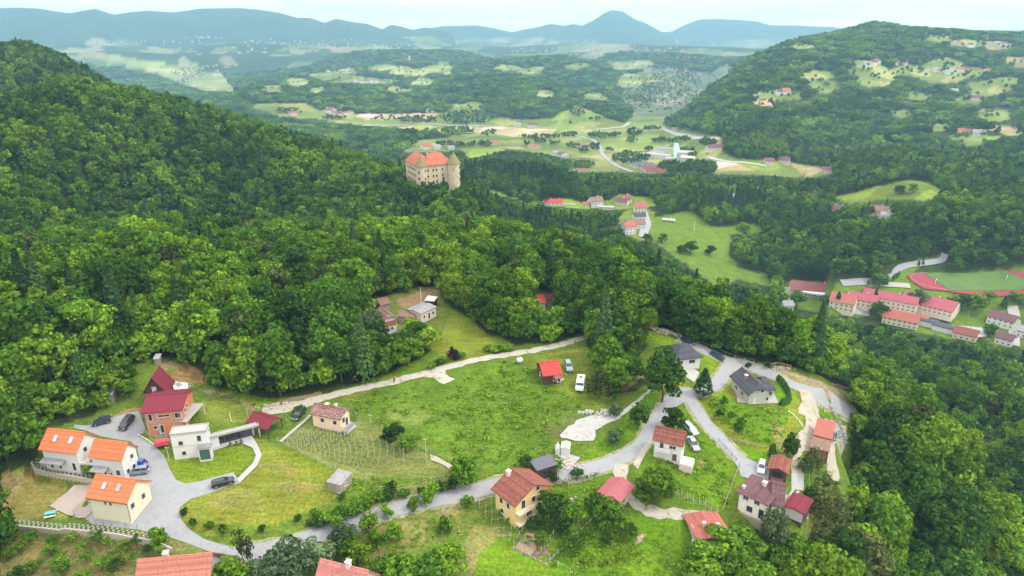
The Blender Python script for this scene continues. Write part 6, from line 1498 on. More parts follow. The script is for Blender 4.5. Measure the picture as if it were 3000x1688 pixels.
KINDS_ = {
 'hatch': dict(body=[(-1.95,.30),(-2.02,.62),(-1.98,.92),(-1.6,1.0),(.85,.98),(1.75,.84),(2.0,.66),(2.02,.30)], cab=[(-1.9,.97),(-1.55,1.44),(.1,1.46),(.95,.96)], roof=(-1.6,.15,1.455), w=.86),
 'wagon': dict(body=[(-2.25,.30),(-2.32,.64),(-2.28,.94),(-2.0,1.0),(1.0,.99),(2.0,.84),(2.28,.64),(2.30,.30)], cab=[(-2.2,.97),(-1.95,1.42),(.2,1.45),(1.15,.97)], roof=(-2.0,.28,1.445), w=.90),
 'suv': dict(body=[(-2.15,.38),(-2.22,.72),(-2.18,1.05),(-1.9,1.12),(.95,1.1),(1.9,1.0),(2.2,.76),(2.22,.38)], cab=[(-2.1,1.08),(-1.85,1.62),(.1,1.65),(1.0,1.07)], roof=(-1.9,.16,1.64), w=.92),
 'sedan': dict(body=[(-2.2,.30),(-2.3,.6),(-2.25,.92),(-1.5,.98),(.95,.96),(1.9,.82),(2.2,.64),(2.22,.30)], cab=[(-1.75,.95),(-1.05,1.40),(.1,1.41),(1.0,.94)], roof=(-1.1,.16,1.405), w=.87)}
CARM = {}
def car_meshes(kind, pm):
    key = (kind, pm.name)
    if key in CARM: return CARM[key]
    k = KINDS_[kind]; w = k['w']
    v, f = extr(k['body'], -w, w, .07, .80)
    body = MB().add(v, f).mesh('body', pm, False)
    c = k['cab']; ww = w - .09
    vs = [(x, s_ * (ww if i in (0, 3) else ww - .20), z) for s_ in (-1, 1) for i, (x, z) in enumerate(c)]
    cab = MB().add(vs, [(0,1,2,3),(7,6,5,4),(0,4,5,1),(1,5,6,2),(2,6,7,3)]).mesh('windows', M_GLASS)
    x0, x1, z = k['roof']; wr = ww - .19
    rf = MB().box(x0, -wr, z - .01, x1, wr, z + .045)
    for s_ in (-1, 1):
        for (i, j) in ((0, 1), (3, 2)):
            rf.tube((c[i][0], s_ * (ww + .005), c[i][1]), (c[j][0], s_ * (ww - .195), c[j][1]), .045, 4)
        xm = (x0 + x1) / 2 - .1; rf.tube((xm, s_ * (ww + .01), c[0][1]), (xm, s_ * (ww - .19), z), .04, 4)
    roof = rf.mesh('roof_panel', pm)
    tyre = MB().wheel(0, 0, 0, .33, .22, 14).mesh('tyre', M_TYRE); rim = MB().wheel(0, 0, 0, .20, .235, 10).mesh('rim', M_RIM)
    hl = MB().box(-.06, -.16, -.07, .06, .16, .07).mesh('headlight', M_LAMP); tl = MB().box(-.05, -.12, -.10, .05, .12, .10).mesh('taillight', M_TAIL)
    mi = MB().box(-.08, -.10, -.06, .08, .10, .06).mesh('mirror', pm)
    pl = MB().box(-.02, -.26, -.055, .02, .26, .055).mesh('number_plate', M_WHITE)
    CARM[key] = (body, cab, roof, tyre, rim, hl, tl, mi, pl, k)
    return CARM[key]
def car(kind, pm, rear, front, label, group='parked cars', nm='parked_car'):
    a, b_ = G(*rear), G(*front)
    c = (a + b_) / 2; d = b_ - a; ang = math.atan2(d.y, d.x)
    z = zf(c.x, c.y) + .10
    t = thing(nm, label, 'car', (c.x, c.y, z), ang, group)
    # pitch with the slope
    dd = Vector((math.cos(ang), math.sin(ang), 0)); e = 1.4
    pit = math.atan2(zf(c.x + dd.x*e, c.y + dd.y*e) - zf(c.x - dd.x*e, c.y - dd.y*e), 2*e)
    t.rotation_euler = (0, -pit, ang)
    body, cab, roof, tyre, rim, hl, tl, mi, pl, k = car_meshes(kind, pm)
    inst(body, 'body', t); inst(cab, 'windows', t); inst(roof, 'roof_panel', t)
    xe = k['body'][-1][0]; w = k['w']
    for sx in (-.62, .66):
        for sy in (-1, 1):
            wo = inst(tyre, 'wheel', t, (xe * sx, sy * (w - .10), .33)); inst(rim, 'rim', wo)
    zl = k['body'][-2][1]
    for sy in (-1, 1):
        inst(hl, 'headlight', t, (xe - .07, sy * (w - .22), zl)); inst(tl, 'taillight', t, (-xe - .01, sy * (w - .16), zl + .12)); inst(mi, 'mirror', t, (k['cab'][3][0] - .3, sy * (w + .08), k['cab'][0][1] + .08))
    inst(pl, 'number_plate', t, (xe + .02, 0, .45)); inst(pl, 'number_plate', t, (-xe - .03, 0, .62))
    return t
car('hatch', P_DBLUE, g_(Z1,1335,1020), g_(Z1,1240,1045), 'dark blue-black hatchback half under the trees beside the wood')
car('suv', P_BLACK, g_(Z1,1640,1000), g_(Z1,1560,1100), 'black car parked alone on the asphalt before the brick house')
car('hatch', P_BLUE, g_(Z2,1550,245), g_(Z2,1420,222), 'bright blue car parked beside the smaller white house')
car('wagon', P_GREY, g_(Z2,1590,310), g_(Z2,1390,330), 'grey estate car parked beside the bright blue one')
car('wagon', P_BLACK, g_(Z2,2310,470), g_(Z2,2510,415), 'dark estate car on the bay at the lawn corner')
car('wagon', P_BLACK, g_(Z4,670,760), g_(Z4,612,830), 'black car on the grass between the chalet and the carport')
car('suv', P_GREY, g_(Z6,1085,500), g_(Z6,1110,575), 'blue-grey car parked right of the bright red cabin')
car('suv', P_BLACK, g_(Z8,560,185), g_(Z8,620,225), 'black car at the far upper end of the asphalt road')
car('wagon', P_DBLUE, g_(Z8,875,335), g_(Z8,940,375), 'dark blue car at the roadside above the junction')
car('hatch', P_SILVER, g_(Z8,1180,515), g_(Z8,1175,575), 'silver car beside the sage-grey house')
car('wagon', P_SILVER, g_(Z8,590,1100), g_(Z8,655,1165), 'silver estate car on the grass, the farther of two')
car('sedan', P_SILVER, g_(Z8,635,1260), g_(Z8,670,1320), 'silver saloon on the grass next to the terrace')
car('hatch', P_WHITE, g_(Z9,690,485), g_(Z9,680,545), 'small pale car parked beside the open brown garage')
car('hatch', P_BLACK, g_(Z9,1310,240), g_(Z9,1290,290), 'dark car tucked against the right side of the barn')
car('hatch', P_WHITE, g_(ZA,2520,885), g_(ZA,2500,900), 'white car by the last house at the right edge')
# white camper van
a, b_ = G(*g_(Z6,1250,710)), G(*g_(Z6,1232,825)); c = (a + b_) / 2; d = b_ - a; ang = math.atan2(d.y, d.x)
t = thing('camper_van', 'white camper van with a dark windscreen on the mown plot', 'van', (c.x, c.y, zf(c.x, c.y) + .05), ang)
v, f = extr([(-2.7,.45),(-2.75,2.3),(-2.5,2.55),(1.3,2.6),(1.75,2.35),(2.0,1.55),(2.65,1.2),(2.75,.45)], -1.05, 1.05, .08, 2.4)
MB().add(v, f).build('body', P_WHITE, t)
MB().quad((1.80,-.9,2.25),(1.80,.9,2.25),(2.04,.95,1.60),(2.04,-.95,1.60)).build('windscreen', M_GLASS, t)
for sy in (-1, 1): MB().box(.9, sy*1.052, 1.5, 1.7, sy*1.06, 2.1).build('side_window', M_GLASS, t); MB().box(-2.0, sy*1.052, 1.5, -.6, sy*1.06, 2.1).build('side_window', M_GLASS, t)
tyre = MB().wheel(0,0,0,.36,.24,14).mesh('tyre', M_TYRE)
for sx in (-1.7, 1.8):
    for sy in (-1, 1): inst(tyre, 'wheel', t, (sx, sy*.95, .36))
MB().box(-1.2,-.4,2.6,-.4,.4,2.72).build('roof_hatch', M_GLASS, t)
# red trailer beside the modern house
p = G(*g_(Z3,280,935)); t = thing('garden_trailer', 'small red covered trailer beside the white modern house', 'trailer', (p.x,p.y,p.z), .35)
v, f = extr([(-1.5,.55),(-1.55,1.3),(-1.2,1.75),(1.1,1.7),(1.5,1.25),(1.5,.55)], -.8, .8, .15, 1.4); MB().add(v, f).build('cover', mat('red_cover',(.5,.07,.08),.7), t)
for sy in (-1, 1): inst(MB().wheel(0,0,0,.3,.2,12).mesh('tyre', M_TYRE), 'wheel', t, (0, sy*.9, .3))
MB().tube((1.5,0,.6),(2.5,0,.45),.05).build('drawbar', M_METAL, t)
# round white water tank, blue table, person
p = G(*g_(Z6,507,470)); 
bpy_ = MB()
for i in range(6):
    z0, z1 = -1 + 2*i/6, -1 + 2*(i+1)/6
    bpy_.cyl(0,0,.9+.9*z0,.9+.9*z1,.95*math.sqrt(max(0,1-z0*z0))+.01,.95*math.sqrt(max(0,1-z1*z1))+.01,14)
t = thing('round_tank', 'round pale grey tank on the grass near the path', 'tank', p); bpy_.build('shell', mat('tank_grey',(.55,.57,.58),.5,.1,1.5), t, smooth=False); MB().cyl(0,0,1.8,1.95,.3,.3,10).build('lid', M_METAL, t)
p = G(*g_(Z2,550,775)); t = thing('garden_table', 'turquoise garden table with two benches on the small lawn', 'table', p, .35)
MT = mat('turquoise_wood',(.10,.42,.42),.7)
MB().box(-1.0,-.5,.70,1.0,.5,.78).build('table_top', MT, t)
for sx in (-.8,.8): MB().box(sx-.05,-.4,0,sx+.05,.4,.698).build('leg', MT, t)
for sy in (-1,1): MB().box(-1.0,sy*.85-.15,.40,1.0,sy*.85+.15,.46).build('bench_seat', M_WHITE, t)
# ---------------------------------------------------------------- the walker on the gravel path
def skin_body(name, joints, edges, m_, parent, lev=1):
    me = bpy.data.meshes.new(name); me.from_pydata([j[0] for j in joints], edges, []); me.update()
    o = bpy.data.objects.new(name, me); COL.objects.link(o); o.parent = parent
    me.materials.append(m_)
    sk = o.modifiers.new('skin', 'SKIN')
    if not me.skin_vertices: me.attributes
    for v, j in zip(me.skin_vertices[0].data, joints): v.radius = (j[1], j[1])
    me.skin_vertices[0].data[0].use_root = True
    ss = o.modifiers.new('sub', 'SUBSURF'); ss.levels = lev; ss.render_levels = lev
    return o
p = G(*g_(Z4,1650,440))
walker = thing('person', 'walker in dark clothes with pale hair striding along the gravel path', 'person', (p.x, p.y, p.z + .08), math.radians(200))
J = [((0,0,.95),.15),((0,0,1.2),.14),((0,0,1.42),.15),((0,0,1.54),.06),((0,.02,1.64),.095),((0,.02,1.74),.085),
     ((.1,0,.90),.10),((.12,.16,.50),.07),((.12,.05,.10),.045),((.12,.20,.05),.04),((-.1,0,.90),.10),((-.12,-.05,.50),.07),((-.12,-.32,.14),.045),((-.12,-.20,.05),.04),
     ((.2,0,1.40),.065),((.27,-.08,1.12),.05),((.26,.06,.88),.035),((-.2,0,1.40),.065),((-.27,.10,1.12),.05),((-.26,.28,.95),.035)]
E_ = [(0,1),(1,2),(2,3),(3,4),(4,5),(0,6),(6,7),(7,8),(8,9),(0,10),(10,11),(11,12),(12,13),(2,14),(14,15),(15,16),(2,17),(17,18),(18,19)]
body = skin_body('body', J, E_, mat('skin_tone', (.45,.28,.20), .7), walker)
def shirt(name, idx, edges, m_, grow):
    jj = [(J[i][0], J[i][1] + grow) for i in idx]
    mp_ = {i: k for k, i in enumerate(idx)}
    return skin_body(name, jj, [(mp_[a], mp_[b]) for a, b in edges], m_, walker)
shirt('jacket', [0,1,2,14,15,17,18], [(0,1),(1,2),(2,14),(14,15),(2,17),(17,18)], mat('dark_jacket', (.035,.03,.05), .9), .03)
shirt('trousers', [0,6,7,8,10,11,12], [(0,6),(6,7),(7,8),(0,10),(10,11),(11,12)], mat('dark_trousers', (.03,.035,.06), .9), .022)
skin_body('hair', [((0,-.02,1.72),.09),((0,-.03,1.80),.07)], [(0,1)], mat('pale_hair', (.35,.30,.25), .9), walker)
# ---------------------------------------------------------------- garden trees and bushes, each a thing of its own
GP = {}
def gproto(kind, k):
    key = (kind, k)
    if key not in GP:
        sd_ = 500 + hash(kind) % 1 + k * 7 + {'round': 0, 'tall': 100, 'loose': 200, 'bush': 300, 'silver': 400, 'dull': 500, 'lime': 600, 'purple': 700, 'spruce': 800, 'cypress': 900}[kind]
        rs = np.random.RandomState(sd_)
        if kind == 'spruce':
            P, N = conifer_points(rs, 7.6, 2.6, 900); cm = leaves_mesh('conifer_crown', P, N, .32, rs, M_CONIF); tm = trunk_mesh('conifer_trunk', 9, .18, 0, rs)
        elif kind == 'cypress':
            P, N = conifer_points(rs, 3.4, .9, 420); P[:, 2] -= 1.2; cm = leaves_mesh('hedge_crown', P, N, .2, rs, MATS['hedge_leaves']); tm = trunk_mesh('hedge_stem', 2.5, .06, 0, rs)
        else:
            R, zc, hz_, nl, per, lr, size, m_, th, low = {
                'round': (3.0, 4.2, 3.4, 34, 60, .95, .30, M_BROAD, 5.5, -.8), 'tall': (3.2, 6.2, 5.2, 44, 60, 1.05, .32, M_BROAD, 9, -.85),
                'loose': (2.6, 3.6, 2.8, 16, 40, .75, .24, M_BROAD, 5.0, -.6), 'bush': (1.5, 1.0, 1.2, 14, 44, .6, .22, M_BROAD, 1.2, -.3),
                'silver': (3.0, 4.0, 3.6, 30, 60, 1.0, .26, M_SILVER, 6, -.8), 'dull': (2.8, 4.0, 3.6, 22, 44, .9, .24, M_OLIVE, 6, -.8),
                'lime': (2.0, 2.6, 2.6, 20, 50, .8, .26, M_LIME, 3.5, -.8), 'purple': (1.7, 2.0, 2.0, 20, 60, .7, .22, M_PURPLE, 2, -.9)}[kind]
            P, N = crown_points(rs, R, zc, hz_, nl, per, lr, low)
            P[:, 2] = np.maximum(P[:, 2], .1)
            cm = leaves_mesh(kind + '_crown', P, N, size, rs, m_); tm = trunk_mesh(kind + '_trunk', th, .05 + th * .022, 2, rs)
        GP[key] = (cm, tm, {'round': (6, 7.6), 'tall': (6.4, 11.4), 'loose': (5.2, 6.4), 'bush': (3, 2.2), 'silver': (6, 7.6), 'dull': (5.6, 7.6), 'lime': (4, 5.2), 'purple': (3.4, 4), 'spruce': (5.2, 7.6), 'cypress': (1.8, 2.6)}[kind])
    return GP[key]
NM = {'round': ('broadleaf_tree', 'tree'), 'tall': ('broadleaf_tree', 'tree'), 'loose': ('fruit_tree', 'tree'), 'bush': ('bush', 'bush'), 'silver': ('silvery_tree', 'tree'), 'dull': ('olive_green_tree', 'tree'), 'lime': ('young_tree', 'tree'), 'purple': ('purple_tree', 'tree'), 'spruce': ('conifer_tree', 'tree'), 'cypress': ('hedge_shrub', 'shrub')}
CNT = [0]
def plant(kind, px, py, w, h, label, group=None):
    CNT[0] += 1
    cm, tm, (pw, ph) = gproto(kind, CNT[0] % 3)
    p = G(px, py) if not isinstance(px, Vector) else px
    nm, cat = NM[kind]
    t = thing(nm, label, cat, p, random.random() * 6.28, group)
    t.scale = (w / pw, w / pw, h / ph)
    inst(cm, 'crown', t); inst(tm, 'trunk' if kind not in ('bush', 'cypress') else 'stem', t)
    return t
plant('spruce', 2059, 1160, 6.0, 8.0, 'lone dark conifer on the grass island at the road junction')
plant('tall', 1938, 1178, 9.5, 15.5, 'big roadside tree standing left of the junction')
for k, (x, y, w, h, lb) in enumerate([(1752,1010,9,13,'tall tree of the clump at the end of the gravel path, leftmost'),(1800,1030,9,14,'tree in the middle of the clump at the end of the gravel path'),(1845,1035,8,12,'tree on the right side of the clump at the end of the gravel path'),(1830,990,9,13,'farthest tree of the clump at the end of the gravel path'),
    (1778,1085,7,10,'tree below the clump, nearest to the blue-grey car')]): plant('tall', x, y, w, h, lb)
plant('dull', 1755, 1165, 6.5, 7.5, 'olive-green tree right of the white camper van'); plant('loose', 1795, 1180, 4, 4, 'low leafy bush beside the olive-green tree'); plant('dull', 1835, 1120, 4, 3.5, 'brownish shrub on the slope below the clump')
plant('round', 1915, 1478, 8.0, 8.6, 'round dark walnut-like tree standing alone on the lawn')
plant('round', 1612, 1545, 6.6, 8.5, 'dense tree against the yellow house'); plant('loose', 1685, 1535, 6.0, 5.5, 'light green tree between the two red-roofed cottages'); plant('round', 1655, 1560, 4, 4, 'low dark tree in the garden hollow')
plant('round', 1742, 1515, 4.2, 5.8, 'dark tree hiding the corner of the pink-roofed cottage'); plant('round', 1778, 1545, 6.4, 6.2, 'green tree just below the pink-roofed cottage')
plant('round', 1366, 1418, 6.0, 7.0, 'round tree at the corner of the lower vineyard'); plant('round', 1150, 1296, 5.2, 4.4, 'dark bush on the vineyard fence, left one'); plant('round', 1195, 1325, 4.0, 3.8, 'dark bush on the vineyard fence, right one')
plant('tall', 1869, 1256, 4.6, 7.2, 'slim tree between the road and the gravel lot'); plant('round', 1968, 1262, 5.4, 6.2, 'round tree behind the red ribbed roof'); plant('silver', 1793, 1305, 3.6, 4.4, 'pale willow-like bush beside the gravel lot'); plant('silver', 1800, 1218, 3.4, 3.6, 'silvery bush above the gravel lot')
plant('bush', 1813, 1290, 3, 3, 'yellow-green bush right of the pale willow')
plant('silver', 850, 1712, 8.0, 10.5, 'dark grey-green tree at the lower edge, tallest there'); plant('silver', 925, 1676, 7.0, 6.8, 'bright silvery tree at the lower edge'); plant('dull', 716, 1660, 3.4, 9, 'thin sparse tree beside the road bend')
plant('silver', 762, 1722, 7.5, 5.5, 'wide pale bush at the lower edge by the road'); plant('round', 684, 1745, 8.0, 7, 'green tree beside the clay-roofed house'); plant('silver', 1000, 1600, 5, 5, 'pale tree beside the hidden stretch of road'); plant('spruce', 985, 1608, 3, 4.5, 'small dark conifer by the hidden road')
for x, y, w, h, lb in [(1190,1725,8,7,'lush bright tree clump at the lower edge, left'),(1262,1745,8,8,'lush bright tree clump at the lower edge, middle'),(1310,1690,7,6,'lush tree clump at the lower edge, right'),(1125,1700,5,5,'bright young tree beside the pink tile roof')]: plant('round', x, y, w, h, lb)
for x, y, s_ in [(1052,1648,5),(1082,1560,4.5),(1158,1580,4),(1245,1475,3.6),(1268,1458,3.6),(1020,1590,4),(1100,1600,4),(1010,1640,4.4),(1210,1492,3.2),(1130,1515,3.2),(990,1560,3.6),(1300,1560,3.6),(1370,1490,3.4)]: plant('lime', x, y, s_*.8, s_*.95, 'bright yellow-green sapling beside the half hidden road', 'saplings along the hidden road')
for i, (x, y, w) in enumerate([(960,1530,5),(1000,1515,5),(1040,1505,4.5),(1075,1495,4.5),(1105,1470,4.5),(1138,1462,4),(1150,1440,3.5),(1290,1440,4),(1330,1430,4),(1235,1455,3),(930,1545,4),(1185,1462,3)]): plant('bush', x, y, w * .8, 2.0, 'dense green shrub on the bank above the hidden road', 'shrubs on the bank')
for x, y in [(544,1510),(568,1538),(617,1550),(662,1562),(610,1548),(655,1558),(770,1560),(875,1528),(922,1510),(1005,1465)]: plant('bush', x, y, 1.6, 1.5, 'small clipped bush dotted along the edge of the big lawn', 'bushes along the lawn edge')
for i, (x, y, w) in enumerate([(30,1595,6),(95,1585,5),(65,1625,5),(20,1640,5),(160,1600,4),(215,1590,4),(150,1630,5),(185,1660,6),(250,1620,4),(290,1585,5),(320,1600,4),(265,1645,4.5),(330,1650,5),(365,1620,5),(300,1672,4.5),(345,1672,5),(400,1600,4),(395,1648,4),(420,1668,3.6),(100,1680,5),(190,1690,5),(60,1700,6),(240,1710,5),(430,1630,3)]): plant('loose', x, y, w * .72, 2.6, 'low orchard tree on the dry slope below the retaining wall', 'orchard below the wall')
plant('lime', 470, 1612, 3.2, 5, 'yellow-green sapling at the end of the retaining wall'); plant('lime', 462, 1590, 2.6, 3.4, 'smaller yellow-green sapling at the end of the retaining wall')
plant('silver', 2268, 1592, 5.6, 9.0, 'blue-green conifer-like tree in front of the mauve wing'); plant('tall', 2311, 1345, 3.6, 7, 'narrow green tree left of the gravel drive'); plant('spruce', 2262, 1344, 2.4, 4.2, 'small dark conifer behind the brown garage'); plant('spruce', 2255, 1338, 1.6, 3.2, 'smallest dark conifer behind the brown garage')
plant('dull', 2375, 1388, 6.0, 6.5, 'sparse brownish tree on the gravel yard'); plant('bush', 2375, 1465, 2.6, 3, 'green bush at the corner of the paved yard')
for x, y, w in [(2420,1440,5),(2400,1475,5),(2435,1490,6),(2400,1520,5.5),(2440,1545,6),(2405,1570,6),(2445,1595,6),(2420,1625,6),(2395,1600,4.5),(2465,1520,5)]: plant('dull', x, y, w, 5.0, 'brownish-green scrub tree right of the mauve-roofed house', 'scrub right of the mauve-roofed house')
for x, y in [(2120,1192),(2104,1232),(2138,1236),(2170,1253),(2162,1272),(2115,1220)]: plant('loose', x, y, 2.6, 3.0, 'small fruit tree on the lawn below the sage-grey house', 'fruit trees below the sage-grey house')
for x, y, w in [(1678,1632,5),(1706,1598,3.6),(1735,1662,3.2),(1814,1640,3),(1795,1580,3),(1850,1590,3.4),(1770,1600,2.6),(1822,1555,2.6),(1790,1660,2.6),(1850,1570,3)]: plant('loose', x, y, w, w*1.0, 'small fruit tree scattered over the lower orchard lawn', 'fruit trees of the lower orchard')
plant('purple', 1327, 1052, 3.3, 4.0, 'dark purple round tree beside the gravel path')
plant('silver', 1092, 985, 7.5, 9, 'silvery grey tree hiding the old farmhouse'); plant('round', 1205, 975, 5, 5, 'tree in front of the pale barn'); plant('round', 1230, 990, 5, 5, 'dark tree below the pale barn terrace')
for x, y in [(1430,1030),(1445,1033),(1460,1030),(1475,1032),(1490,1026),(1300,1065),(1285,1072),(1262,1082),(1350,1052)]: plant('bush', x, y, 2.6, 1.8, 'green shrub on the verge above the gravel path', 'shrubs on the path verge')
for x, y, w in [(345,1165,6),(330,1140,5),(370,1120,6),(380,1165,4),(310,1190,4),(420,1060,4)]: plant('round', x, y, w, w*1.1, 'leafy tree on the slope left of the chalet', 'trees left of the chalet')
plant('round', 1540, 1372, 3.0, 2.8, 'shrub left of the low dark shed'); plant('bush', 1632, 1375, 2.6, 2.4, 'shrub right of the low dark shed'); plant('bush', 1690, 1400, 2.6, 2, 'shrub between road and kitchen garden'); plant('bush', 1618, 1408, 2.4, 1.8, 'shrub by the roadside above the yellow house')
plant('lime', 1602, 1560, 1.8, 2.2, 'small yellow-green bush in the sunken garden'); plant('bush', 1560, 1548, 2.6, 2.2, 'shrub below the yellow house corner'); plant('lime', 1585, 1605, 2.2, 3.6, 'slim bright tree beside the vegetable plot')
plant('tall', 2105, 1650, 8, 8, 'dark tree hiding the front of the coral-roofed house, left one'); plant('tall', 2165, 1655, 9, 9, 'dark tree hiding the front of the coral-roofed house, right one'); plant('tall', 2050, 1700, 8, 8, 'dark tree at the lower edge left of the coral-roofed house')
plant('bush', 2190, 1078, 1.6, 1.8, 'tiny shrub on the verge of the upper road'); plant('bush', 2247, 1080, 1.8, 1.8, 'small shrub right of the upper road'); plant('bush', 880, 1210, 3, 1.6, 'yellowish shrub by the carport roof'); plant('bush', 290, 1400, 2, 2, 'shrub between the court and the retaining wall')
plant('bush', 270, 1385, 3, 2.6, 'bush in the court of the smaller white house')
# cypress hedge in a curve
hp = catmull([Vector((*G(*q)[:2], 0)) for q in zm(*Z8, (1556,600),(1600,640),(1640,700),(1668,770),(1650,830),(1590,862))], 5)
hedge = None
for i, q in enumerate(hp):
    t = plant('cypress', Vector((q.x, q.y, zf(q.x, q.y))), 0, 1.6, 2.3, 'dark clipped cypress of the curved hedge by the sage-grey house', 'cypress hedge by the sage-grey house')
# school trees
for x, y, k, w, h, lb in [(800,640,'spruce',7,13,'dark conifer in front of the cream school block'),(1140,640,'spruce',6,16,'tall dark conifer in front of the long school wing'),(1190,450,'round',13,12,'round tree behind the school'),(1530,640,'silver',14,15,'pale tree in front of the sports hall'),(430,640,'round',12,13,'dark tree left of the school, nearer one'),(220,570,'round',14,16,'dark tree left of the school, farther one'),(690,620,'silver',9,9,'grey-green tree in front of the left school wing'),(1190,740,'round',13,12,'round tree beside the grey car park'),(1860,650,'dull',12,11,'olive tree right of the sports hall'),(1960,660,'round',12,13,'first dark tree right of the sports hall'),(2080,670,'round',13,13,'second dark tree right of the sports hall'),(290,560,'lime',12,6,'low yellow-green tree by the pale school yard'),(2200,590,'round',10,9,'bushy tree below the pitch'),(2350,640,'spruce',6,9,'dark tree by the straight lane'),(2230,900,'round',10,9,'tree right of the pale car park'),(2450,590,'round',11,8,'tree below the right end of the pitch')]:
    plant(k, *g_(ZA, x, y), w, h, lb)
for i, (x, y) in enumerate([(1320,385),(1335,370),(1352,362),(1375,345),(1092,430),(1600,240),(1560,250)]): plant('cypress', *g_(ZA, x, y), 2.5, 5, 'slim dark tree on the bank of the winding road', 'slim trees by the winding road')
plant('round', *g_(ZD, 1535, 480), 11, 10, 'left of the two round trees on the green knoll'); plant('round', *g_(ZD, 1640, 475), 10, 11, 'right of the two round trees on the green knoll')
for i, (x, y, w) in enumerate([(1900,1430,11),(1800,1420,8),(1600,1310,9),(2440,1250,14),(2420,1370,12),(2100,1440,9),(1430,1310,8)]): plant('round', *g_(ZC, x, y), w, w, 'dark round tree dotted on the green slope', 'trees on the green slope')
# understory and valley copses (too many to count)
rs = np.random.RandomState(77)
X, Y = jitter_grid(66, 345, 4.3, rs); Z = zat(X, Y)
bx, by = project(X, Y, Z); tx, ty = project(X, Y, Z + 4.5)
ok = ~(is_clear(bx, by, [FORE] + CLEAR[1:]) | is_clear(tx, ty) | is_clear((bx + tx) / 2, (by + ty) / 2)) & visible(X, Y, 6) & (tx > -80) & (tx < 3080) & (ty < 1720)
X, Y, Z = X[ok], Y[ok], Z[ok]
UB = []
for s in range(4):
    r_s = np.random.RandomState(700 + s); P, N = crown_points(r_s, 2.6, 2.4, 2.6, 16, 40, 1.0, -.3); P[:, 2] = np.maximum(P[:, 2], 0)
    UB.append(leaves_mesh('understory_bush', P, N, .34, r_s, M_BROAD))
scatter('undergrowth', 'leafy undergrowth filling the edge of the wood', UB, np.stack([X, Y, Z], -1), rs.rand(len(X))*6.28, .8 + .8*rs.rand(len(X)), rs.randint(0, 4, len(X)))
vp = []
for z_, x, y, rx, ry, n in [(ZC,930,190,130,26,60),(ZC,1100,180,60,14,16),(ZC,610,175,90,20,36),(ZC,1270,235,60,24,24),(ZC,1570,240,80,22,30),(ZC,1700,250,60,14,12),(ZC,1820,235,60,16,14),(ZC,2080,265,90,34,50),(ZC,1300,150,80,36,50),(ZC,760,345,60,22,20),(ZC,880,310,50,34,24),(ZC,1850,390,110,44,60),(ZC,1250,430,200,54,110),(ZC,1780,520,250,60,150),(ZC,2060,540,110,60,80),(ZC,440,270,60,14,10),(ZC,300,250,60,20,16),(ZC,760,505,110,26,60),(ZC,1450,340,40,12,10),(ZC,1050,345,60,8,8),(ZC,640,300,60,30,12),(ZC,300,200,250,18,50),(ZC,1450,115,120,14,30),(ZC,620,60,1,1,1),
   (ZE,1870,655,160,24,110),(ZE,2250,640,220,50,240),(ZE,1580,630,14,10,4),(ZE,1660,630,10,8,3),(ZE,1950,745,50,10,8),(ZE,2140,740,160,26,90),(ZE,2400,760,60,20,20),(ZE,900,590,100,20,50),(ZE,1230,640,100,14,40),(ZE,1650,650,180,10,24),(ZC,1900,1000,1,1,1),
   (ZB,1000,120,240,30,50),(ZB,800,110,60,20,14),(ZB,1300,110,120,20,30),(ZB,1840,110,40,16,6),(ZB,2000,90,60,12,6),(ZF,330,570,40,20,30),(ZF,190,590,30,12,16),(ZF,440,605,60,6,14),(ZF,560,560,60,30,50),
   (ZE,150,290,150,30,70),(ZE,350,250,180,16,50),(ZE,100,360,60,20,20),(ZF,800,420,150,60,260),(ZF,700,480,160,40,200),(ZF,880,380,60,40,90),(ZF,640,500,90,24,90)]:
    for i in range(n):
        a, r = rs.rand()*6.28, math.sqrt(rs.rand())
        px_, py_ = g_(z_, x + rx*r*math.cos(a), y + ry*r*math.sin(a))
        p = G(px_, py_); vp.append((p.x, p.y, p.z, .45 + .35*rs.rand()))
for poly in HILLCLEAR:
    q = np.array(poly); lo, hi = q.min(0), q.max(0)
    for i in range(int(3 + (hi[0]-lo[0]) * .07)):
        px_, py_ = lo + (hi - lo) * rs.rand(2)
        p = G(px_, py_); vp.append((p.x, p.y, p.z, .5 + .5*rs.rand()))
for i in range(420):
    px_, py_ = 1830 + rs.rand()*270, 212 + rs.rand()*120
    if is_clear(np.array([px_]), np.array([py_]), [CLEAR[12]])[0]:
        p = G(px_, py_); vp.append((p.x, p.y, p.z, .35 + .4*rs.rand()))
vp = np.array(vp)
scatter('valley_trees', 'copses and hedgerows between the valley fields', FARB, vp[:, :3], rs.rand(len(vp))*6.28, vp[:, 3], rs.randint(0, 4, len(vp)))

# tufts of taller grass in the meadows
TU = []
for s in range(3):
    r_s = np.random.RandomState(900 + s); n = 26
    P = np.stack([r_s.normal(size=n) * .34, r_s.normal(size=n) * .34, .08 + r_s.rand(n) * .16], 1)
    N = np.stack([r_s.normal(size=n) * .6, r_s.normal(size=n) * .6, np.ones(n)], 1)
    TU.append(leaves_mesh('grass_tuft', P, N, .15, r_s, M_TUFT))
gx_, gy_ = jitter_grid(95, 245, 1.0, rs)
zz = zat(gx_, gy_); bx, by = project(gx_, gy_, zz)
lush = [COVER[1][0]] + [c[0] for c in COVER if c[1] in (LUSH, (.10,.195,.010), (.105,.195,.014), (.105,.195,.012), (.095,.165,.016), (.105,.2,.012), (.125,.165,.03), (.12,.21,.012))]
ok = is_clear(bx, by, lush) & (fbm(gx_, gy_, 25, 3, 71) * .35 + rs.rand(len(gx_)) > .66) & (by < 1760)
gx_, gy_, zz = gx_[ok], gy_[ok], zz[ok]
ROADP = []
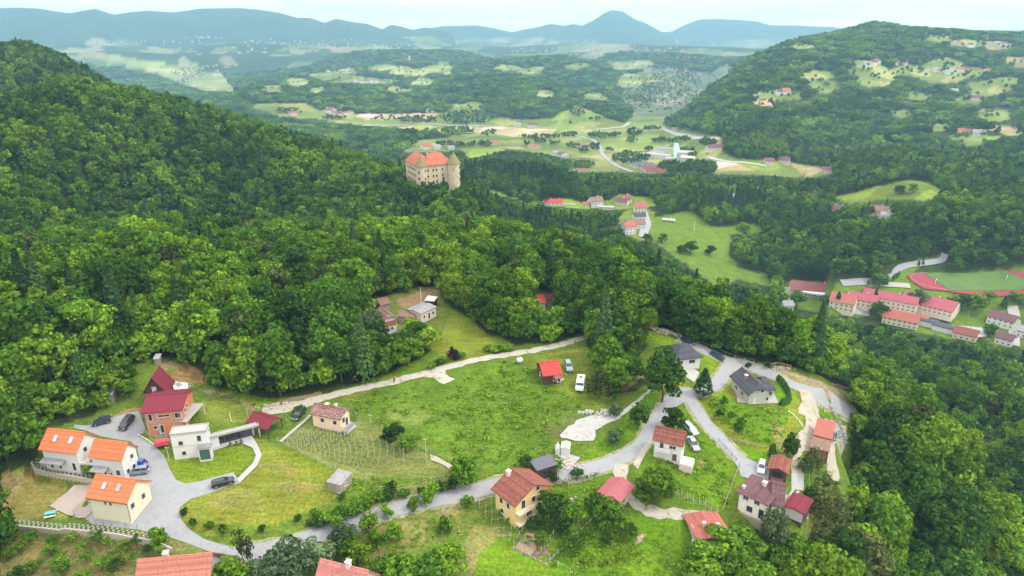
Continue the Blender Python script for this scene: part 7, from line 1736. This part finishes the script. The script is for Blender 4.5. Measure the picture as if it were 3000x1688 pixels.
for o in list(bpy.data.objects):
    if o.get('kind') == 'structure' and o.type == 'MESH' and o.name.split('.')[0] in ('road', 'path'):
        v = np.empty(len(o.data.vertices) * 3, np.float32); o.data.vertices.foreach_get('co', v); ROADP.append(v.reshape(-1, 3)[:, :2])
RP = np.concatenate(ROADP); cellset = set(map(tuple, np.floor(RP / 1.6).astype(int).tolist()))
cellset |= {(a + i, b + j) for a, b in cellset for i in (-1, 0, 1) for j in (-1, 0, 1)}
keep = np.array([(int(math.floor(a / 1.6)), int(math.floor(b / 1.6))) not in cellset for a, b in zip(gx_, gy_)])
scatter('meadow_tufts', 'tufts of longer grass in the meadows', TU, np.stack([gx_, gy_, zz], -1)[keep], rs.rand(keep.sum())*6.28, (.7 + .9*rs.rand(keep.sum())), rs.randint(0, 3, keep.sum()))
print('TUFTS', keep.sum())
# ---------------------------------------------------------------- retaining walls, fences, vineyards, odds and ends
M_WALL = mat('wall_concrete', (.44,.39,.30), .95, .12, .8, spots=((.33,.30,.24), .55, 1.5), bump=.2)
M_BLOCK = mat('planter_block', (.30,.29,.26), .9, .08, 1); M_POST = mat('pale_post', (.44,.41,.28), .9, .15, 2); M_WIRE = mat('wire', (.35,.36,.34), .5)
def retaining(line, ztop, hgt, label, blocks, name='retaining_wall', step=.5):
    L_ = [Vector((p[0], p[1], 0)) for p in line]
    t = thing(name, label, 'wall', (L_[0].x, L_[0].y, ztop))
    o = t.location
    segs = []
    for p, q in zip(L_[:-1], L_[1:]):
        n = max(1, int((q - p).length / step))
        for k in range(n): segs.append((p.lerp(q, k / n), p.lerp(q, (k + 1) / n)))
    panel = None
    for i, (p, q) in enumerate(segs):
        z1 = zf(p.x, p.y + .9) + .25
        ln = (q - p).length; a = math.atan2(q.y - p.y, q.x - p.x)
        MB().box(0.01, -.14, -hgt, ln - .01, .16 + .05 * (i % 2), .0).build('panel', M_WALL, t, loc=(p.x - o.x, p.y - o.y, z1 - o.z), rz=a)
    bm_ = MB().box(-.2, -.2, 0, .2, .2, .09).mesh('planter', M_BLOCK)
    for row in range(3):
        for i, (p, q) in enumerate(segs[:blocks]):
            c = (p + q) / 2 + Vector((0, .25 + .5 * row, 0))
            
            z1 = zf(p.x, p.y + .9) + .25
            if (i + row) % 2 == 0: inst(bm_, 'planter', t, (c.x - o.x + (.25 if row else 0), c.y - o.y, z1 - o.z + .002), .2)
    return t
retaining(STEPS[0][0][1:], -90.8, 3.0, 'long concrete retaining wall with planter blocks along the lower left lane', 60)
retaining(STEPS[1][0], -88.8, 3.0, 'shorter concrete retaining wall with planters below the white house terrace', 30)
def fence(name, label, px, post_h=1.2, gap=2.5, m_=None, rails=(.4, .9), pr=.05, rr=.02, cat='fence', wall=None):
    m_ = m_ or M_POST
    pts = [G(*p) for p in px]; t = thing(name, label, cat, pts[0]); o = pts[0]
    post = MB().box(-pr, -pr, -.3, pr, pr, post_h).mesh('post', m_)
    last = None
    for a, b_ in zip(pts[:-1], pts[1:]):
        n = max(1, int((b_ - a).length / gap))
        for k in range(n + (b_ is pts[-1])):
            c = a.lerp(b_, k / n); c.z = zf(c.x, c.y)
            inst(post, 'post', t, c - o)
            if last is not None:
                for r in rails:
                    MB().tube(last - o + Vector((0, 0, r * post_h)), c - o + Vector((0, 0, r * post_h)), rr, 4).build('rail', m_, t)
                if wall: MB().quad(last - o, c - o, c - o + Vector((0,0,post_h*.95)), last - o + Vector((0,0,post_h*.95))).build('panel', wall, t)
            last = c
    return t
fence('fence', 'green mesh fence with a low wall running down from the carport', zm(*Z4, (480,830),(380,930),(290,1000)), 1.4, 1.2, M_GREENFENCE, (.1,.3,.5,.7,.9), .05, .03)
fence('fence', 'wire fence between the big lawn and the vineyard', zm(*Z4, (410,1070),(640,1180),(850,1280),(1030,1370)), 1.2, 3.0, M_POST, (.5,.95), .05, .015)
fence('fence', 'wire fence along the top of the vineyard', zm(*Z4, (1240,790),(1400,880),(1520,950),(1850,1100),(2000,1180),(2270,1290)), 1.2, 3.5, M_POST, (.5,.95), .05, .015)
fence('fence', 'rustic fence along the lower edge of the vineyard', zm(*Z5, (1740,230),(1900,335),(2050,335),(2250,300),(2450,245),(2576,215)), 1.5, 3.4, M_POST, (.5,.95), .06, .02)
fence('fence', 'dark railing along the roadside below the junction', zm(*Z8, (925,1245),(1000,1330),(1060,1400),(1110,1450)), .9, 1.6, M_DFRAME, (.5,.95), .05, .04)
fence('fence', 'timber fence between the lawn and the asphalt yard', zm(*Z9, (490,505),(440,640),(395,760),(345,900)), 1.2, 2.2, W_WOOD, (.3,.6,.95), .07, .04)
fence('fence', 'pale fence on the right side of the paved yard', zm(*Z9, (1098,520),(1096,700),(1088,850),(1085,990),(1060,1140)), 1.2, 2.4, W_GREY, (.5,.95), .05, .02)
fence('fence', 'dark low fence curving below the mown lawn', zm(*Z9, (400,270),(480,285),(600,310),(720,345)), .8, 1.6, W_WOOD, (.5,.95), .06, .05)
fence('fence', 'white guard posts along the outer side of the upper road', zm(*Z8, (700,200),(850,250),(1000,320),(1100,355),(1300,400)), .8, 3.0, M_POST, (.9,), .05, .03)
fence('fence', 'short fence at the end of the gravel path', zm(*Z6, (1180,245),(1265,260)), 1.3, 1.0, W_DWOOD, (.5,.9), .07, .03)
fence('fence', 'white balustrade along the edge of the asphalt by the cream house', zm(*Z2, (960,870),(1200,890),(1360,900),(1480,915)), 1.1, 1.6, M_METAL, (.3,.6,.95), .04, .02)
fence('garden_wall', 'low pale stone wall dividing the kitchen garden from the orchard lawn', zm(*Z7, (1240,820),(1100,960),(960,1090),(850,1200),(760,1290)), .45, 1.2, M_GRAV, (), .14, .05, 'wall', M_GRAV)
fence('garden_wall', 'low pale wall along the lower edge of the kitchen garden', zm(*Z7, (380,1160),(550,1240),(720,1335),(765,1290)), .45, 1.2, M_GRAV, (), .14, .05, 'wall', M_GRAV)
fence('fence', 'rough fence continuing from the garden wall to the lower edge', zm(*Z7, (765,1300),(850,1345),(980,1420)), 1.3, 4.0, M_POST, (.8,), .07, .02)
fence('garden_wall', 'pale garden wall below the brick house', zm(*Z1, (1815,1145),(1880,1190),(1960,1215),(2090,1212)), .8, 1.0, M_CONC, (), .14, .05, 'wall', M_CONC)
fence('fence', 'white kerb rail along the lane by the brick house', zm(*Z1, (1740,1195),(1840,1250),(1945,1320)), .6, 1.4, M_WHITE, (.9,), .07, .07)
fence('fence', 'white curved rail on the slope beside the hay strip', zm(*Z8, (1665,930),(1720,975),(1780,1040),(1822,1100)), .5, 1.2, M_WHITE, (.9,), .05, .07)
fence('fence', 'pale yellow log rail at the rubble strip', zm(*Z8, (1480,450),(1530,430),(1600,440),(1690,462)), .9, 1.5, mat('log_yellow',(.60,.42,.16),.9), (.8,), .06, .10)
fence('fence', 'fence of the terrace steps among the trees', zm(*Z1, (1365,540),(1362,640),(1358,750)), 1.0, 1.6, M_POST, (.9,), .05, .05)
# vineyard rows
def vine_row(label, a, b_, n, group, leafy=.5, hgt=1.8, name='vine_row'):
    A, B2 = G(*a), G(*b_); t = thing(name, label, 'vine row', A, 0, group)
    rs_ = np.random.RandomState(int(abs(a[0]*7 + a[1]*13)) % 10000)
    P_, N_ = [], []
    prev = None
    for k in range(n):
        c = A.lerp(B2, k / (n - 1)); c.z = zf(c.x, c.y)
        hh = hgt * (.85 + .3 * rs_.rand())
        p = MB().box(-.045, -.045, -.3, .045, .045, hh).build('post', M_POST, t, loc=c - A)
        p.rotation_euler = ((rs_.rand()-.5)*.12, (rs_.rand()-.5)*.12, rs_.rand())
        if prev is not None:
            for zz in (.8, 1.4): MB().tube(prev - A + Vector((0,0,zz)), c - A + Vector((0,0,zz)), .012, 3).build('wire', M_WIRE, t)
            m_ = int(leafy * (c - prev).length * 22)
            for j in range(m_):
                q = prev.lerp(c, rs_.rand()); P_.append((q.x - A.x + rs_.normal()*.16, q.y - A.y + rs_.normal()*.16, q.z - A.z + .5 + rs_.rand()*.9)); N_.append(rs_.normal(size=3))
        prev = c
    if P_:
        o = bpy.data.objects.new('vines', leaves_mesh('vines', np.array(P_), np.array(N_), .16, rs_, M_LIME)); COL.objects.link(o); o.parent = t; o['kind'] = 'stuff'
for k in range(17):
    f = k / 16
    top = (772 + 250 * min(f*1.15, 1) + 280 * max(0, f - .45)/.55*.9, 1222 + 46 * f * 1.2 + 60 * f)
    ax, ay = g_(Z4, 620 + 1250*f, 930 + (60 if f < .35 else 60 + (f-.35)*250))
    bx, by = g_(Z4, 520 + 800*f, 1080 + 300*f)
    if f > .35 and f < .8: ay -= 0
    vine_row('row %s of pale vineyard posts counted from the wheel track' % ['one','two','three','four','five','six','seven','eight','nine','ten','eleven','twelve','thirteen','fourteen','fifteen','sixteen','seventeen'][k], (ax, ay), (bx, by), 8, 'rows of the vineyard below the tiled chalet', .35)
for k in range(5):
    a, b_ = g_(Z7, 20 + 40*k, 790 + 75*k), g_(Z7, 560 - 20*k, 870 + 50*k)
    a, b_ = g_(Z7, 20 + 62*k, 740 + 85*k), g_(Z7, 200 + 75*k, 640 + 92*k + 60)
    vine_row('row %s of the small vineyard left of the yellow house' % ['one','two','three','four','five'][k], a, b_, 4, 'rows of the small vineyard', .8)
for k, (a, b_) in enumerate([((640,1280),(830,990)),((560,860),(380,1140)),((1290,400),(900,480)),((960,520),(820,450))]):
    vine_row(['trellis row inside the kitchen garden','trellis row left of the vegetable plot','trellis row below the road bend','short trellis row by the yellow house'][k], g_(Z7, *a), g_(Z7, *b_), 7, 'kitchen garden trellises', 1.0)
for k in range(2):
    vine_row(['upper wooden trellis on the lawn right of the round tree','lower wooden trellis on the lawn right of the round tree'][k], g_(Z7, 2040, 560 + 45*k), g_(Z7, 2536, 770 + 45*k), 9, 'lawn trellises', .3)
# raised bed frames in the vegetable plot
for k, q in enumerate([[(470,1020),(560,1060)],[(440,1080),(530,1120)],[(520,1060),(600,1100)]]):
    a, b_ = G(*g_(Z7, *q[0])), G(*g_(Z7, *q[1])); c = (a + b_) / 2; t = thing('raised_bed', 'timber-edged planting bed in the vegetable plot, ' + ['farthest','nearest the wall','rightmost'][k], 'planting bed', (c.x, c.y, zf(c.x, c.y) + .05), math.atan2(b_.y-a.y, b_.x-a.x), 'beds of the vegetable plot')
    for s_ in (-1, 1): MB().box(-1.3, s_*.5-.05, 0, 1.3, s_*.5+.05, .25).build('board', W_WOOD, t); MB().box(s_*1.3-.05, -.448, 0, s_*1.3+.05, .448, .248).build('board', W_WOOD, t)
    rs_ = np.random.RandomState(k); P_ = np.stack([(rs_.rand(120)-.5)*2.3, (rs_.rand(120)-.5)*.8, .15 + rs_.rand(120)*.25], 1)
    o = bpy.data.objects.new('seedlings', leaves_mesh('seedlings', P_, rs_.normal(size=(120,3)) + [0,0,1], .12, rs_, M_LIME)); COL.objects.link(o); o.parent = t; o['kind'] = 'stuff'
# rubble, wood piles, stones
def heap(name, label, px, py, sx, sy, n, size, m_, cat, rz=0, piece='stone'):
    c = G(px, py); t = thing(name, label, cat, (c.x, c.y, c.z), rz)
    rs_ = np.random.RandomState(int(px) % 999)
    ms = []
    for k in range(3):
        mb = MB(); pts = unit(rs_, 1)
        v = [(x*(.6+.5*rs_.rand()), y*(.6+.5*rs_.rand()), z*(.5+.4*rs_.rand())) for x, y, z in [(-1,-1,-1),(1,-1,-1),(1,1,-1),(-1,1,-1),(-1,-1,1),(1,-1,1),(1,1,1),(-1,1,1)]]
        mb.add(v, [(0,3,2,1),(4,5,6,7),(0,1,5,4),(1,2,6,5),(2,3,7,6),(3,0,4,7)]); ms.append(mb.mesh(piece, m_))
    ca, sa = math.cos(rz), math.sin(rz)
    for i in range(n):
        x, y = rs_.normal()*sx*.45, rs_.normal()*sy*.45
        wx, wy = c.x + x*ca - y*sa, c.y + x*sa + y*ca
        z = zf(wx, wy) - c.z + max(0, 1 - (x/sx)**2 - (y/sy)**2) * size * 1.6 * rs_.rand()
        o = inst(ms[i % 3], piece, t, (x, y, z), rs_.rand()*3); s_ = size*(.4+.8*rs_.rand()); o.scale = (s_, s_, s_)
    return t
M_RUB = mat('rubble', (.45,.38,.31), .95, .25, 2); M_RRED = mat('brick_rubble', (.30,.13,.11), .95, .3, 2)
heap('rubble_heap', 'pale rubble and stones at the upper end of the road', *g_(Z8,390,95), 6, 2.2, 60, .45, M_RUB, 'rubble', -.5)
heap('log_heap', 'reddish logs dumped along the wood edge on the bare strip', *g_(Z8,2260,680), 10, 1.8, 90, .5, M_RRED, 'log pile', -.55, 'log')
heap('rubble_heap', 'small rubble heap by the pale yellow log rail', *g_(Z8,1560,470), 5, 1.2, 40, .35, M_RUB, 'rubble', -.2)
heap('brush_heap', 'dark brush heap on the grass above the bungalow', *g_(Z8,110,50), 3.5, 1.5, 40, .45, W_DWOOD, 'brush pile', -.4, 'branch')
heap('plank_heap', 'weathered planks stacked on the grass by the barn yard', *g_(Z8,2190,1040), 3.6, .8, 30, .35, W_WOOD, 'plank pile', -.35, 'plank')
heap('rubble_heap', 'rubble on the patio right of the chalet', *g_(Z3,470,290), 2.5, 1.2, 24, .3, W_GREY, 'rubble', .1)
heap('scrap_heap', 'bluish scrap scattered on the gravel right of the barn', *g_(Z8,2240,1180), 3.5, 2.2, 30, .35, P_GREY, 'scrap pile', .4, 'scrap')
heap('stone_edge', 'stone blocks along the edge of the path forecourt', *g_(Z3,1520,500), 7, .8, 50, .3, M_RUB, 'stones', .22)
heap('block_pallet', 'grey blocks stored at the edge of the white gravel lot', *g_(Z6,1330,1080), 2.6, .8, 24, .4, W_GREY, 'blocks', .1, 'block')
heap('rubble_heap', 'white stones dumped beside the gravel lot', *g_(Z6,1560,1085), 2.6, 2.0, 40, .4, M_WGRAV, 'stones', 0)
heap('debris_patch', 'pale debris scattered at the foot of the box tent', *g_(Z7,950,250), 3.5, 2.5, 50, .25, M_RUB, 'debris', 0)
heap('sheet_pile', 'pale boards lying in the kitchen garden', *g_(Z7,950,665), 2.2, .5, 14, .35, M_BLOCK, 'board pile', .7, 'board')
# wooden steps and small roofs among the left trees
p0_, p1_ = G(*g_(Z1,1330,780)), G(*g_(Z1,1340,580)); t = thing('garden_steps', 'wooden garden steps climbing between the trees on the left', 'steps', p0_)
for k in range(12):
    c = p0_.lerp(p1_, k / 11); c.z = zf(c.x, c.y)
    MB().box(-.9, -.15, 0, .9, .2, .18).build('step', M_BLOCK if k > 8 else M_POST, t, loc=c - p0_)
building('tin_roof_shed', 'small shed with a blue-grey tin roof among the left trees', 'shed', g_(Z1,1200,345), g_(Z1,1340,335), W=2.6, h=2.2, roof_kind='mono', rise=.5, oh=.15, wall=W_WOOD, roofm=rmat('tin_blue',(.35,.43,.48)), cover='seams')
building('pale_roof_shed', 'tiny shed with a pale roof above the dry slope', 'shed', g_(Z1,1915,195), g_(Z1,1992,190), W=2.4, h=1.8, roof_kind='mono', rise=.4, oh=.15, wall=W_WOOD, roofm=M_CONC, cover='seams')
# poles
for x, y, z_, h, lb in [(2190//1,1350,Z8,6,''),]: pass
def pole(px, py, h, label, m_=None, r=.09, arm=True):
    p = G(px, py); t = thing('utility_pole', label, 'pole', p); MB().cyl(0,0,-.5,h,r,r*.7,7).build('shaft', m_ or M_POST, t)
    if arm: MB().box(-.5,-.05,h-.4,.5,.05,h-.3).build('crossarm', m_ or M_POST, t)
pole(*g_(Z4,1400,890), 3.0, 'short pale post on the vineyard fence'); pole(*g_(Z4,1990,1310), 7.0, 'tall wooden pole in the vineyard'); pole(*g_(Z4,1750,1280), 3.5, 'pale post in the middle of the vineyard', arm=False)
pole(*g_(Z3,350,1100), 4.0, 'pale post at the corner of the modern house'); pole(*g_(Z10,945,740), 5.0, 'lamp post on the meadow beside the old farm', M_METAL); pole(*g_(Z10,668,330), 6.0, 'white pole behind the pale barn', M_WHITE, arm=False)
pole(*g_(ZC,1690,965), 12, 'white mast at the edge of the green slope', M_WHITE, .25); pole(*g_(ZC,1930,1200), 10, 'pale pole on the green slope', M_WHITE, .2); pole(*g_(ZA,2003,795), 11, 'lamp mast behind the pale car park', M_METAL, .18); pole(*g_(ZA,1757,740), 11, 'lamp mast on the school lawn', M_METAL, .18)
pole(*g_(Z3,990,1360), 3.0, 'thin post beside the dark estate car', M_METAL, .05, False); pole(*g_(Z3,1185,640), 3.0, 'fence post on the slope above the carport', arm=False); pole(*g_(Z3,1005,670), 2.4, 'short pale post beside the long wing', M_WHITE, arm=False)
